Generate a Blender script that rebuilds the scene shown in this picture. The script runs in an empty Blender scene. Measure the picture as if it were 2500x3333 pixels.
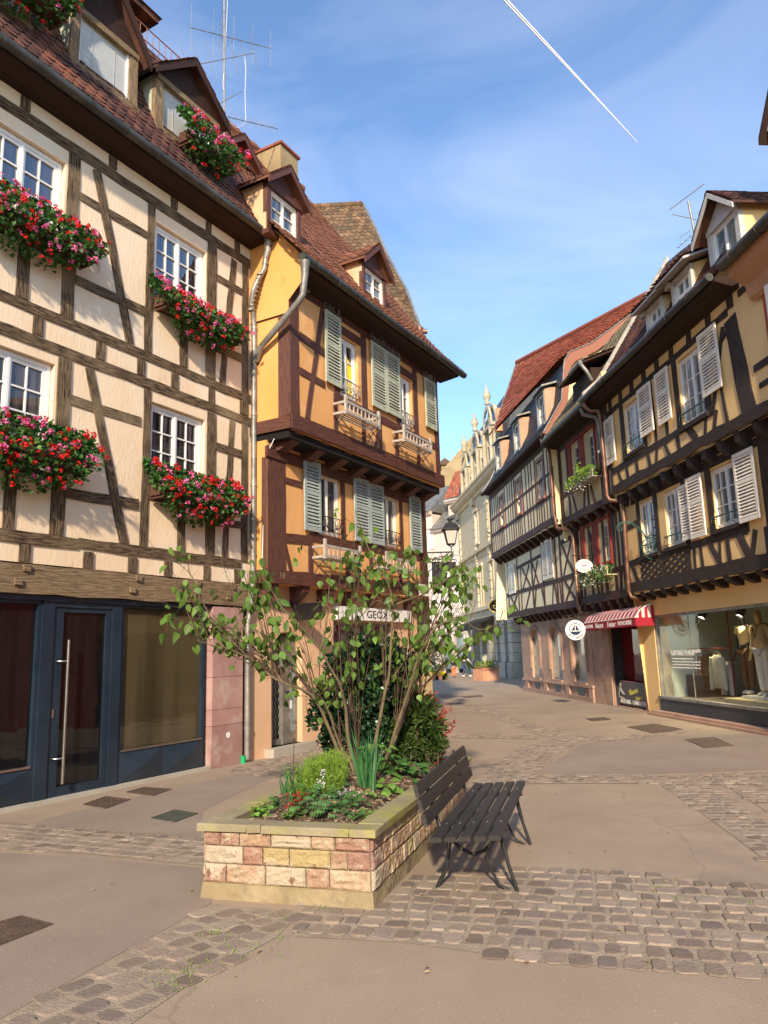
import bpy, math, random
from mathutils import Vector, Matrix
R = math.radians
rnd = random.Random(7)
sc = bpy.context.scene
C = sc.collection
# ------------------------------------------------------------------ camera
W_, H_ = 2500, 3333
FPX = 2456.0
PITCH = math.atan(458/2456.0)
ROLL = math.atan(380/13166.0)
CH = 1.65
cp, sp_ = math.cos(PITCH), math.sin(PITCH)
cam = bpy.data.cameras.new('camera'); camo = bpy.data.objects.new('camera', cam); C.objects.link(camo)
cam.sensor_fit = 'HORIZONTAL'; cam.sensor_width = 36; cam.lens = 36*FPX/W_
cam.clip_start = .05; cam.clip_end = 20000
cr_, sr_ = math.cos(ROLL), math.sin(ROLL)
_f = Vector((0, cp, sp_)); _r0 = Vector((1, 0, 0)); _u0 = Vector((0, -sp_, cp))
_r = _r0*cr_ - _u0*sr_; _u = _r0*sr_ + _u0*cr_
m = Matrix((( _r.x, _u.x, -_f.x, 0), (_r.y, _u.y, -_f.y, 0), (_r.z, _u.z, -_f.z, CH), (0, 0, 0, 1)))
camo.matrix_world = m
sc.camera = camo

def ray(px, py):
    x = px-W_/2; y = H_/2-py
    return _r*x + _u*y + _f*FPX
def gnd(px, py, z=0):
    r = ray(px, py); t = (z-CH)/r.z
    return Vector((r.x*t, r.y*t, z))
def atY(px, py, Y):
    r = ray(px, py); t = Y/r.y
    return Vector((r.x*t, Y, CH+r.z*t))

class Fr:                       # facade frame: u along, z up, o out towards the street
    def __init__(s, x, y, az, side=1):
        a = R(az); s.o = Vector((x, y, 0)); s.d = Vector((math.sin(a), math.cos(a), 0))
        s.n = Vector((math.cos(a), -math.sin(a), 0))*side
    def pt(s, u, z, o=0): return s.o + s.d*u + s.n*o + Vector((0, 0, z))
    def P(s, c, x, y, off=0):   # measured point of the facade plane
        r = ray(c[0]+c[2]*x, c[1]+c[2]*y)
        t = (s.o.dot(s.n)+off)/r.dot(s.n)
        p = Vector((r.x*t, r.y*t, CH+r.z*t))
        return ((p-s.o).dot(s.d), p.z)
LA = Fr(-2.75, 11.84, 29.5, 1)
RR = Fr(6.17, 23.27, -5, -1)
c1 = (0, 0, .5425); c2 = (0, 900, .5425); c3 = (0, 1800, .5425); c4 = (700, 400, .5124); c5 = (700, 1300, .5124)
cr2 = (1800, 500, .4219); cr3 = (1800, 1300, .4972); f3 = (1600, 1150, .2486); f4 = (1600, 1650, .3014)
s5 = (2000, 1900, .3014); e1 = (1380, 1400, .2411); e2 = (1360, 1780, .2411); g6 = (1250, 2200, .7535); g5 = (0, 2500, .7535)
full = (0, 0, 1)

# ------------------------------------------------------------------ materials
def _rgb(c): return (c[0], c[1], c[2], 1)
MATS = {}
def M(name, ca, cb=None, sc_=3, rough=.8, bump=.15, bsc=40, st=(1, 1, 1), co='Object', isl=0, c3=None, s3=1.5, t3=.6,
      w3=.1, metal=0, spec=.3, pal=None, transl=0, det=6, lo=.35, hi=.65, c4_=None, s4=6, t4=.68, bd=.02, emit=0, crack=0):
    mt = bpy.data.materials.new(name); mt.use_nodes = True; nt = mt.node_tree; N = nt.nodes; L = nt.links
    b = N['Principled BSDF']; tc = N.new('ShaderNodeTexCoord'); mp = N.new('ShaderNodeMapping')
    mp.inputs['Scale'].default_value = st; L.new(tc.outputs[co], mp.inputs['Vector'])
    def noise(s, v, d=6, rg=.55):
        n = N.new('ShaderNodeTexNoise'); n.inputs['Scale'].default_value = s; n.inputs['Detail'].default_value = d
        n.inputs['Roughness'].default_value = rg; L.new(v, n.inputs['Vector']); return n.outputs['Fac']
    def ramp(f, a, c, x0, x1):
        r = N.new('ShaderNodeValToRGB'); e = r.color_ramp.elements
        e[0].position = x0; e[0].color = _rgb(a); e[1].position = x1; e[1].color = _rgb(c); L.new(f, r.inputs[0]); return r.outputs[0]
    def mix(f, a, c, mode='MIX'):
        x = N.new('ShaderNodeMix'); x.data_type = 'RGBA'; x.blend_type = mode
        if isinstance(f, float): x.inputs[0].default_value = f
        else: L.new(f, x.inputs[0])
        L.new(a, x.inputs[6])
        if isinstance(c, tuple): x.inputs[7].default_value = _rgb(c)
        else: L.new(c, x.inputs[7])
        return x.outputs[2]
    n1 = noise(sc_, mp.outputs[0], det)
    col = ramp(n1, ca, cb or ca, lo, hi)
    isn = None
    if isl or pal:
        g = N.new('ShaderNodeNewGeometry'); isn = g.outputs['Random Per Island']
    if pal:
        r = N.new('ShaderNodeValToRGB'); e = r.color_ramp.elements; r.color_ramp.interpolation = 'CONSTANT'
        while len(e) < len(pal): e.new(.5)
        for i, c in enumerate(pal): e[i].position = i/len(pal); e[i].color = _rgb(c)
        L.new(isn, r.inputs[0])
        r2 = N.new('ShaderNodeValToRGB'); r2.color_ramp.elements[0].color = (.72, .72, .72, 1); r2.color_ramp.elements[1].color = (1.25, 1.25, 1.25, 1)
        L.new(n1, r2.inputs[0]); col = mix(1.0, r.outputs[0], r2.outputs[0], 'MULTIPLY')
    if isl:
        h = N.new('ShaderNodeHueSaturation'); ml = N.new('ShaderNodeMath'); ml.operation = 'MULTIPLY_ADD'
        wn = N.new('ShaderNodeTexWhiteNoise'); wn.noise_dimensions = '1D'; L.new(isn, wn.inputs['W'])
        ml.inputs[1].default_value = 2*isl; ml.inputs[2].default_value = 1-isl; L.new(wn.outputs['Value'], ml.inputs[0])
        L.new(ml.outputs[0], h.inputs['Value']); L.new(col, h.inputs['Color']); col = h.outputs[0]
    if c3:
        n3 = noise(s3, tc.outputs['Object'], 5, .65); r = N.new('ShaderNodeMapRange'); r.inputs[1].default_value = t3; r.inputs[2].default_value = t3+w3
        L.new(n3, r.inputs[0]); col = mix(r.outputs[0], col, c3)
    if c4_:
        n3 = noise(s4, mp.outputs[0], 8, .7); r = N.new('ShaderNodeMapRange'); r.inputs[1].default_value = t4; r.inputs[2].default_value = t4+.05
        L.new(n3, r.inputs[0]); col = mix(r.outputs[0], col, c4_)
    if crack:
        v = N.new('ShaderNodeTexVoronoi'); v.feature = 'DISTANCE_TO_EDGE'; v.inputs['Scale'].default_value = crack
        nn = N.new('ShaderNodeTexNoise'); nn.inputs['Scale'].default_value = 2.5; nn.inputs['Detail'].default_value = 6; L.new(tc.outputs['Object'], nn.inputs['Vector'])
        va = N.new('ShaderNodeMix'); va.data_type = 'VECTOR'; va.inputs[0].default_value = .22; L.new(tc.outputs['Object'], va.inputs[4]); L.new(nn.outputs['Color'], va.inputs[5]); L.new(va.outputs[1], v.inputs['Vector'])
        r = N.new('ShaderNodeMapRange'); r.inputs[1].default_value = .002; r.inputs[2].default_value = .005; r.inputs[3].default_value = .18; r.inputs[4].default_value = 0; L.new(v.outputs['Distance'], r.inputs[0])
        col = mix(r.outputs[0], col, (.09, .07, .055))
    L.new(col, b.inputs['Base Color'])
    b.inputs['Roughness'].default_value = rough; b.inputs['Metallic'].default_value = metal
    b.inputs['Specular IOR Level'].default_value = spec
    if bump:
        nb = noise(bsc, mp.outputs[0], 4); bp = N.new('ShaderNodeBump'); bp.inputs['Strength'].default_value = bump; bp.inputs['Distance'].default_value = bd
        ad = N.new('ShaderNodeMath'); ad.operation = 'ADD'; L.new(nb, ad.inputs[0]); L.new(n1, ad.inputs[1])
        L.new(ad.outputs[0], bp.inputs['Height']); L.new(bp.outputs[0], b.inputs['Normal'])
    if emit:
        b.inputs['Emission Strength'].default_value = emit; L.new(col, b.inputs['Emission Color'])
    if transl:
        t = N.new('ShaderNodeBsdfTranslucent'); L.new(col, t.inputs[0]); ms = N.new('ShaderNodeMixShader'); ms.inputs[0].default_value = transl
        L.new(b.outputs[0], ms.inputs[1]); L.new(t.outputs[0], ms.inputs[2]); L.new(ms.outputs[0], N['Material Output'].inputs[0])
    MATS[name] = mt
    return mt

def glass_mat(name, dark, dark2, refl=.12, see=0.0, sc_=2, tint=(1, 1, 1)):
    mt = bpy.data.materials.new(name); mt.use_nodes = True; nt = mt.node_tree; N = nt.nodes; L = nt.links
    N.remove(N['Principled BSDF']); out = N['Material Output']
    gl = N.new('ShaderNodeBsdfGlossy'); gl.inputs['Roughness'].default_value = .015; gl.inputs['Color'].default_value = _rgb(tint)
    lw = N.new('ShaderNodeLayerWeight'); lw.inputs['Blend'].default_value = .5
    pw = N.new('ShaderNodeMath'); pw.operation = 'POWER'; pw.inputs[1].default_value = 5; L.new(lw.outputs['Facing'], pw.inputs[0])
    ad = N.new('ShaderNodeMath'); ad.operation = 'MULTIPLY_ADD'; ad.use_clamp = True; ad.inputs[1].default_value = .9-refl; ad.inputs[2].default_value = refl+.04; L.new(pw.outputs[0], ad.inputs[0])
    if see: base = N.new('ShaderNodeBsdfTransparent'); base.inputs[0].default_value = (.93, .97, .95, 1)
    else:
        base = N.new('ShaderNodeBsdfDiffuse'); tc = N.new('ShaderNodeTexCoord'); mp = N.new('ShaderNodeMapping'); mp.inputs['Scale'].default_value = (6, 6, .5)
        n = N.new('ShaderNodeTexNoise'); n.inputs['Scale'].default_value = sc_; r = N.new('ShaderNodeValToRGB')
        r.color_ramp.elements[0].position = .4; r.color_ramp.elements[1].position = .62
        r.color_ramp.elements[0].color = _rgb(dark); r.color_ramp.elements[1].color = _rgb(dark2)
        L.new(tc.outputs['Object'], mp.inputs[0]); L.new(mp.outputs[0], n.inputs['Vector']); L.new(n.outputs['Fac'], r.inputs[0]); L.new(r.outputs[0], base.inputs[0])
    # wavy old panes
    nb = N.new('ShaderNodeTexNoise'); nb.inputs['Scale'].default_value = 3.0; bp = N.new('ShaderNodeBump'); bp.inputs['Strength'].default_value = .04; bp.inputs['Distance'].default_value = .05
    tc2 = N.new('ShaderNodeTexCoord'); L.new(tc2.outputs['Object'], nb.inputs['Vector']); L.new(nb.outputs['Fac'], bp.inputs['Height']); L.new(bp.outputs[0], gl.inputs['Normal'])
    ms = N.new('ShaderNodeMixShader'); L.new(ad.outputs[0], ms.inputs[0]); L.new(base.outputs[0], ms.inputs[1]); L.new(gl.outputs[0], ms.inputs[2]); L.new(ms.outputs[0], out.inputs[0])
    return mt

WST = (1.3, 16, 1)
plA = M('cream_plaster', (.80, .61, .40), (.86, .68, .47), 1.3, .9, .3, 26, st=(1, 1, .35), c3=(.82, .70, .52), s3=.55, t3=.5, w3=.15, c4_=(.60, .43, .27), s4=1.9, t4=.62)
wdA = M('weathered_grey_timber', (.035, .022, .013), (.22, .15, .085), 3.5, .85, 1, 9, WST, 'UV', c3=(.28, .21, .12), s3=.7, t3=.52, w3=.15, c4_=(.40, .35, .28), s4=3.0, t4=.64, lo=.40, hi=.62, bd=.012)
wdA2 = M('old_oak_beam', (.15, .095, .05), (.33, .235, .135), 3, .85, 1, 9, WST, 'UV', c4_=(.07, .045, .03), s4=2.2, t4=.60, bd=.015)
plB = M('orange_plaster', (.70, .35, .12), (.76, .42, .17), 1.2, .9, .35, 28, st=(1, 1, .35), c3=(.80, .48, .22), s3=.8, t3=.55, c4_=(.58, .25, .07), s4=2.0, t4=.63)
plBs = M('ochre_side_plaster', (.72, .32, .085), (.78, .39, .13), 1.1, .9, .35, 30, st=(1, 1, .5), c4_=(.60, .22, .04), s4=1.6, t4=.62)
plB0 = M('salmon_plaster', (.68, .42, .24), (.74, .48, .29), 1.1, .9, .2, 35, c3=(.60, .35, .2), s3=.9, t3=.6)
wdB = M('red_brown_timber', (.065, .022, .014), (.15, .055, .035), 3, .6, .9, 9, WST, 'UV', c4_=(.52, .42, .34), s4=9, t4=.74, bd=.012, spec=.45)
plC = M('yellow_plaster', (.82, .55, .23), (.86, .60, .28), 1.3, .9, .25, 35, st=(1, 1, .4), c3=(.80, .55, .27), s3=.8, t3=.55, c4_=(.56, .34, .14), s4=2.0, t4=.63)
wdC = M('black_brown_timber', (.018, .011, .008), (.065, .042, .030), 3, .75, 1, 10, WST, 'UV', bd=.015, spec=.4)
plF = M('pale_yellow_plaster', (.86, .74, .48), (.89, .79, .56), 1.3, .9, .25, 35)
plFg = M('lemon_gable_plaster', (.84, .68, .34), (.90, .75, .42), 2.2, .9, .5, 20)
wdF = M('dark_red_timber', (.035, .014, .010), (.10, .042, .030), 3, .7, .9, 10, WST, 'UV', bd=.012)
red = M('red_painted_wood', (.26, .035, .018), (.33, .05, .028), 3, .7, .4, 12, WST, 'UV', spec=.15)
fasc = M('brown_painted_fascia', (.27, .10, .06), (.34, .14, .085), 3, .6, .4, 12, WST, 'UV')
white = M('white_painted_wood', (.76, .75, .70), (.84, .83, .79), 4, .5, .1, 30, spec=.4)
cream = M('cream_painted_wood', (.80, .74, .62), (.86, .80, .69), 4, .55, .1, 30, c4_=(.55, .47, .36), s4=5, t4=.72)
sage = M('sage_green_shutter_paint', (.38, .41, .31), (.48, .50, .38), 5, .65, .3, 20, c4_=(.56, .54, .45), s4=9, t4=.66)
sageg = M('grey_green_shutter_paint', (.30, .36, .33), (.40, .45, .41), 5, .65, .3, 20, c4_=(.20, .20, .17), s4=9, t4=.68)
greywood = M('bare_grey_wood', (.33, .29, .24), (.48, .43, .37), 6, .85, .4, 20)
navy = M('navy_painted_metal', (.012, .024, .040), (.022, .038, .058), 2, .35, .08, 30, spec=.5, c4_=(.07, .09, .11), s4=3, t4=.68)
steel = M('brushed_steel', (.52, .50, .46), (.62, .60, .56), 8, .3, .05, 60, metal=1)
gutter = M('dark_zinc_gutter', (.045, .045, .038), (.10, .095, .08), 3, .5, .2, 20, spec=.5, metal=.4)
zinc = M('weathered_zinc', (.20, .19, .165), (.34, .32, .28), 4, .5, .3, 15, metal=.5, c4_=(.12, .105, .09), s4=5, t4=.6)
copper = M('brown_copper_pipe', (.16, .075, .045), (.30, .16, .10), 4, .45, .2, 15, metal=.5)
iron = M('black_wrought_iron', (.012, .012, .012), (.03, .03, .03), 4, .5, .2, 30, spec=.5)
green_iron = M('dark_green_wrought_iron', (.010, .055, .045), (.02, .09, .07), 4, .45, .2, 30, spec=.5)
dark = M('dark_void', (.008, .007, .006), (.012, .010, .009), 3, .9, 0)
soff = M('dark_soffit_boards', (.022, .010, .007), (.05, .022, .014), 3, .8, .5, 9, (1.5, 8, 1), 'UV')
tileA = M('dark_brown_roof_tiles', (.07, .032, .025), (.12, .052, .038), 3, .8, .4, 20, isl=.35, c3=(.26, .09, .045), s3=.5, t3=.55)
tileB = M('red_brown_roof_tiles', (.19, .078, .044), (.26, .11, .064), 3, .85, .4, 20, isl=.28, c4_=(.13, .07, .045), s4=2, t4=.62)
tileD = M('mossy_brown_roof_tiles', (.11, .066, .036), (.19, .115, .062), 3, .9, .5, 20, isl=.38, c3=(.10, .075, .045), s3=.8, t3=.55, c4_=(.32, .13, .07), s4=1.2, t4=.6)
tileF = M('bright_red_roof_tiles', (.29, .08, .045), (.36, .11, .06), 3, .8, .3, 20, isl=.3)
slate = M('blue_black_slate', (.028, .030, .036), (.065, .068, .078), 3, .5, .3, 20, isl=.4, spec=.5)
tilem = M('mossy_tan_tiles', (.20, .16, .09), (.30, .25, .15), 3, .9, .5, 20, isl=.3)
sandst = M('red_sandstone', (.38, .235, .165), (.50, .33, .24), 2, .9, .4, 22, isl=.16, c3=(.30, .19, .14), s3=1, t3=.55)
pinkst = M('pink_sandstone_slabs', (.36, .20, .17), (.46, .28, .24), 2.2, .7, .2, 20, isl=.15, c3=(.50, .36, .31), s3=1.6, t3=.55)
beigest = M('beige_cut_stone', (.54, .45, .29), (.62, .53, .36), 2, .85, .25, 22, isl=.12, c4_=(.40, .34, .25), s4=2, t4=.64)
greyst = M('grey_cut_stone', (.40, .37, .30), (.50, .46, .38), 2, .85, .3, 22, isl=.12)
pinkpl = M('pinkish_render', (.60, .50, .43), (.66, .56, .49), 1, .9, .15, 22)
peach = M('peach_render', (.68, .52, .42), (.74, .58, .48), 1, .9, .15, 22)
gablep = M('stained_ochre_render', (.29, .21, .105), (.37, .28, .15), .8, .95, .5, 6, c3=(.21, .16, .095), s3=.7, t3=.52, w3=.2)
asph = M('warm_brown_asphalt', (.335, .255, .180), (.385, .295, .21), .9, .85, .7, 110, c3=(.265, .205, .152), s3=.55, t3=.50, w3=.2, c4_=(.62, .50, .38), s4=60, t4=.605, bd=.006, spec=.3, crack=.42)
asph2 = M('grey_brown_asphalt', (.265, .21, .165), (.315, .25, .195), 1.1, .85, .55, 140, c4_=(.52, .43, .33), s4=60, t4=.605, bd=.006)
sett = M('porphyry_setts', (.23, .16, .13), (.30, .21, .17), 6, .8, .9, 45, isl=.24, bd=.008, pal=[(.25, .19, .145), (.29, .225, .17), (.235, .18, .135), (.31, .25, .19), (.27, .215, .165), (.23, .18, .145)])
joint = M('sandy_joint', (.40, .32, .23), (.28, .225, .165), 5, .95, .6, 60, c3=(.10, .12, .05), s3=1.6, t3=.62)
coping = M('mossy_stone_coping', (.26, .215, .13), (.34, .29, .185), 2.5, .9, .5, 30, c3=(.34, .33, .07), s3=2.0, t3=.50, w3=.18, c4_=(.17, .14, .09), s4=5, t4=.66)
blocks = M('mixed_sandstone_blocks', (.4, .3, .2), (.5, .4, .3), 9, .9, .9, 22, bd=.03, c3=(.50, .41, .29), s3=7, t3=.48, w3=.14, c4_=(.20, .10, .07), s4=9, t4=.60,
           pal=[(.40, .26, .165), (.44, .33, .22), (.38, .24, .155), (.42, .32, .15), (.34, .19, .135), (.45, .32, .205), (.42, .28, .18), (.46, .38, .27), (.33, .19, .14)])
plinth = M('yellowish_cement_plinth', (.27, .21, .115), (.36, .285, .165), 5, .9, .8, 18, c3=(.20, .155, .10), s3=3.0, t3=.54)
soil = M('bark_mulch_soil', (.06, .038, .022), (.20, .14, .085), 16, .95, 1, 60, c4_=(.40, .31, .2), s4=28, t4=.63, bd=.03)
benchm = M('black_brown_bench_slats', (.018, .016, .014), (.055, .047, .041), 3, .5, .4, 10, WST, 'UV', spec=.5)
terra = M('terracotta', (.55, .25, .13), (.64, .32, .18), 3, .85, .2, 20)
grn = M('heart_leaf_green', (.10, .19, .03), (.165, .275, .05), 3, .5, 0, isl=.35, transl=.35, spec=.4)
grnd = M('dark_glossy_leaf', (.012, .045, .018), (.03, .085, .03), 4, .32, 0, isl=.4, transl=.1, spec=.5)
grnn = M('olive_bamboo_leaf', (.035, .075, .015), (.09, .13, .03), 4, .45, 0, isl=.4, transl=.25)
redl = M('red_leaf', (.30, .02, .02), (.42, .05, .03), 4, .5, 0, isl=.35, transl=.3)
grnf = M('lime_feathery_leaf', (.20, .34, .04), (.30, .46, .07), 4, .55, 0, isl=.3, transl=.4)
grng = M('geranium_leaf', (.035, .11, .022), (.09, .19, .04), 4, .5, 0, isl=.45, transl=.3)
petr = M('red_petals', (.62, .006, .012), (.75, .02, .02), 4, .5, 0, isl=.3, transl=.25)
petp = M('pink_petals', (.70, .06, .24), (.80, .22, .42), 4, .5, 0, isl=.3, transl=.25)
petw = M('white_petals', (.80, .78, .72), (.85, .83, .8), 4, .5, 0, isl=.1, transl=.2)
pety = M('yellow_petals', (.85, .62, .02), (.90, .72, .04), 4, .5, 0, isl=.15, transl=.2)
bark = M('grey_green_bark', (.10, .075, .04), (.20, .155, .09), 6, .85, .5, 30)
barkd = M('brown_twig_bark', (.07, .04, .025), (.12, .075, .05), 6, .8, .4, 30)
skin = M('skin', (.55, .32, .22), (.58, .35, .25), 3, .5, 0)
blackcl = M('black_cloth', (.015, .015, .018), (.03, .03, .035), 5, .85, .2, 60)
whitecl = M('white_cloth', (.78, .74, .68), (.82, .78, .72), 5, .85, .3, 30)
jean = M('blue_denim', (.05, .07, .11), (.08, .11, .16), 8, .85, .2, 60)
blindm = M('white_slat_blind', (.50, .50, .47), (.56, .56, .52), 5, .45, 0)
creamst = M('striped_knit', (.74, .62, .34), (.80, .70, .42), 5, .9, .3, 80)
brownc = M('brown_cloth', (.12, .07, .04), (.17, .10, .06), 5, .9, .3, 60)
tanc = M('tan_cloth', (.52, .38, .20), (.60, .46, .26), 5, .9, .3, 60)
mann = M('black_mannequin', (.02, .018, .018), (.03, .03, .03), 5, .3, 0, spec=.6)
manng = M('gold_mannequin', (.65, .45, .16), (.70, .5, .2), 5, .4, 0)
shopw = M('pale_green_shop_wall', (.50, .56, .47), (.56, .61, .52), 2, .7, 0)
shopd = M('taupe_shop_wall', (.24, .20, .15), (.28, .23, .17), 2, .8, 0)
dgreen = M('deep_green_panel', (.01, .06, .035), (.015, .08, .045), 2, .6, 0)
maroon = M('maroon_glossy_door', (.13, .004, .010), (.17, .008, .014), 2, .2, .03, spec=.6)
awn_r = M('red_awning_canvas', (.30, .010, .022), (.36, .018, .03), 3, .75, .2, 20)
awn_w = M('pink_white_awning_canvas', (.74, .52, .48), (.80, .60, .55), 3, .75, .2, 20)
signw = M('white_sign_face', (.82, .81, .76), (.86, .85, .80), 3, .4, 0)
signb = M('black_sign_face', (.010, .010, .010), (.016, .014, .014), 3, .35, 0)
navyp = M('navy_ink', (.010, .018, .055), (.014, .022, .065), 3, .4, 0)
redink = M('red_ink', (.50, .04, .04), (.55, .06, .05), 3, .5, 0)
yelink = M('yellow_ink', (.62, .55, .06), (.68, .60, .1), 3, .5, 0)
gold = M('gold_leaf', (.55, .42, .12), (.65, .5, .2), 3, .4, 0, metal=.6)
lampgl = M('frosted_lamp_glass', (.70, .66, .56), (.76, .72, .62), 3, .35, 0, transl=.3)
manhole = M('rusty_iron_cover', (.12, .085, .065), (.17, .12, .09), 6, .6, .5, 50, metal=.3)
manholeg = M('green_grey_iron_cover', (.085, .095, .075), (.12, .13, .10), 6, .6, .5, 50, metal=.3)
ylw = M('yellow_curtain', (.85, .60, .01), (.90, .70, .04), 8, .8, .3, 10, st=(6, 6, 1))
redpl = M('brick_red_render', (.36, .07, .045), (.40, .09, .055), 2, .9, .3, 30)
bulb = M('spotlight_lens', (1, .93, .75), (1, .95, .8), 3, .5, 0, emit=30)
g_sky = glass_mat('reflecting_pane', (.02, .022, .03), (.05, .05, .055), .22)
g_dark = glass_mat('dark_curtained_pane', (.015, .012, .014), (.10, .085, .085), .05)
g_white = glass_mat('net_curtained_pane', (.12, .12, .12), (.42, .42, .40), .06)
g_old = glass_mat('old_house_pane', (.05, .055, .06), (.30, .29, .26), .16)
g_shop = glass_mat('dark_shop_pane', (.006, .006, .007), (.012, .010, .010), .015)
g_shop2 = glass_mat('brown_shop_pane', (.03, .02, .009), (.085, .065, .034), .05, sc_=.35)
g_clear = glass_mat('clear_shop_pane', (0, 0, 0), (0, 0, 0), .0, see=1)
g_pale = glass_mat('pale_backed_pane', (.38, .37, .28), (.50, .48, .38), .05, sc_=.7)
g_blue = glass_mat('blue_grey_pane', (.10, .16, .18), (.20, .28, .30), .10)

# ------------------------------------------------------------------ mesh builder
class MB:
    def __init__(s): s.v = []; s.f = []; s.uv = {}; s.mi = []; s.m = 0; s.smooth = []
    def face(s, pts, uv=None, smooth=False):
        i = len(s.v); s.v += [Vector(p) for p in pts]; s.f.append(tuple(range(i, i+len(pts)))); s.mi.append(s.m); s.smooth.append(smooth)
        if uv: s.uv[len(s.f)-1] = uv
    def idx(s, pts, faces, uvs=None, smooth=False):
        i = len(s.v); s.v += [Vector(p) for p in pts]
        for k, f in enumerate(faces):
            s.f.append(tuple(i+j for j in f)); s.mi.append(s.m); s.smooth.append(smooth)
            if uvs: s.uv[len(s.f)-1] = [uvs[j] for j in f]
    def box(s, p, a, b, c):     # corner + 3 edge vectors, with wood uv along the longest
        p = Vector(p); E = [a, b, c]; q = [p+a*i+b*j+c*k for i in (0, 1) for j in (0, 1) for k in (0, 1)]
        l = max(range(3), key=lambda i: E[i].length); o = rnd.random()*50
        uvs = []
        for i in (0, 1):
            for j in (0, 1):
                for k in (0, 1):
                    t = [i*a.length, j*b.length, k*c.length]; x = t.pop(l); uvs.append((o+x, o+t[0]+t[1]*1.001))
        s.idx(q, [(0, 1, 3, 2), (4, 6, 7, 5), (0, 4, 5, 1), (2, 3, 7, 6), (0, 2, 6, 4), (1, 5, 7, 3)], uvs)
    def fb(s, fr, u0, u1, z0, z1, o0, o1):
        s.box(fr.pt(u0, z0, o0), fr.d*(u1-u0), Vector((0, 0, z1-z0)), fr.n*(o1-o0))
    def cbox(s, c, sx, sy, sz, az=0):
        a = R(az); d = Vector((math.cos(a), -math.sin(a), 0)); e = Vector((math.sin(a), math.cos(a), 0))
        s.box(Vector(c)-d*sx/2-e*sy/2, d*sx, e*sy, Vector((0, 0, sz)))
    def prism(s, pts, ext, uv=None):   # world polygon extruded by vector ext
        n = len(pts); q = [Vector(p) for p in pts]+[Vector(p)+ext for p in pts]
        u = None
        if uv: u = uv+uv
        s.idx(q, [tuple(range(n-1, -1, -1)), tuple(range(n, 2*n))]+[(i, (i+1) % n, n+(i+1) % n, n+i) for i in range(n)], u)
    def fp(s, fr, pts, o0, o1):        # facade polygon
        o = rnd.random()*40
        s.prism([fr.pt(u, z, o0) for u, z in pts], fr.n*(o1-o0), [(o+u, o+z) for u, z in pts])
    def xp(s, fr, prof, u0, u1):       # profile (o,z) extruded along u
        o = rnd.random()*40
        s.prism([fr.pt(u0, z, oo) for oo, z in prof], fr.d*(u1-u0), [(o+z, o+oo) for oo, z in prof])
    def beam(s, fr, a, b, w, off, th=.03, w2=None, rough=.006):
        a = Vector(a); b = Vector(b); L = (b-a).length
        if L < .02: return
        t = (b-a)/L; nn = Vector((-t.y, t.x)); k = max(2, int(L/.35)+1); w2 = w2 or w
        s.bi = getattr(s, 'bi', 0)+1; off = off+(s.bi % 9)*.0013
        up = []; dn = []
        for i in range(k):
            f = i/(k-1); p = a+(b-a)*f; ww = (w+(w2-w)*f)/2
            j1 = rnd.uniform(-rough, rough); j2 = rnd.uniform(-rough, rough)
            up.append((p+nn*(ww+j1), f*L, ww*2)); dn.append((p-nn*(ww+j2), f*L, 0))
        o = rnd.random()*60; q = []; uv = []
        for grp in (up, dn):
            for p, x, y in grp: q.append(fr.pt(p.x, p.y, off)); uv.append((o+x, o+y))
        for grp in (up, dn):
            for p, x, y in grp: q.append(fr.pt(p.x, p.y, off-th)); uv.append((o+x, o+y+.03))
        fs = []
        for i in range(k-1):
            fs += [(i, i+1, k+i+1, k+i), (i, 2*k+i, 2*k+i+1, i+1), (k+i, k+i+1, 3*k+i+1, 3*k+i)]
        fs += [(0, k, 3*k, 2*k), (k-1, 3*k-1, 4*k-1, 2*k-1)]
        s.idx(q, fs, uv)
    def tube(s, pts, r, n=8, caps=True, smooth=True):
        pts = [Vector(p) for p in pts]; k = len(pts); rs = r if isinstance(r, (list, tuple)) else [r]*k
        q = []; prev = None
        for i in range(k):
            t = (pts[min(i+1, k-1)]-pts[max(i-1, 0)])
            if t.length < 1e-9: t = Vector((0, 0, 1))
            t.normalize()
            if prev is None:
                a = t.cross(Vector((0, 0, 1)) if abs(t.z) < .9 else Vector((1, 0, 0))).normalized()
            else: a = (prev-t*prev.dot(t)).normalized()
            prev = a; b = t.cross(a)
            for j in range(n):
                an = 2*math.pi*j/n; q.append(pts[i]+(a*math.cos(an)+b*math.sin(an))*rs[i])
        fs = [(i*n+j, i*n+(j+1) % n, (i+1)*n+(j+1) % n, (i+1)*n+j) for i in range(k-1) for j in range(n)]
        s.idx(q, fs, None, smooth)
        if caps:
            s.face(q[:n][::-1]); s.face(q[-n:])
    def lathe(s, c, prof, n=16, axis=Vector((0, 0, 1))):
        s.tube([Vector(c)+axis*z for r_, z in prof], [max(r_, .0005) for r_, z in prof], n)
    def disc(s, c, nrm, r, th, n=32, sx=1, up=Vector((0, 0, 1))):
        nrm = nrm.normalized(); a = up.cross(nrm).normalized(); b = nrm.cross(a)
        s.prism([Vector(c)+a*math.cos(2*math.pi*i/n)*r*sx+b*math.sin(2*math.pi*i/n)*r for i in range(n)], nrm*th)
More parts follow.
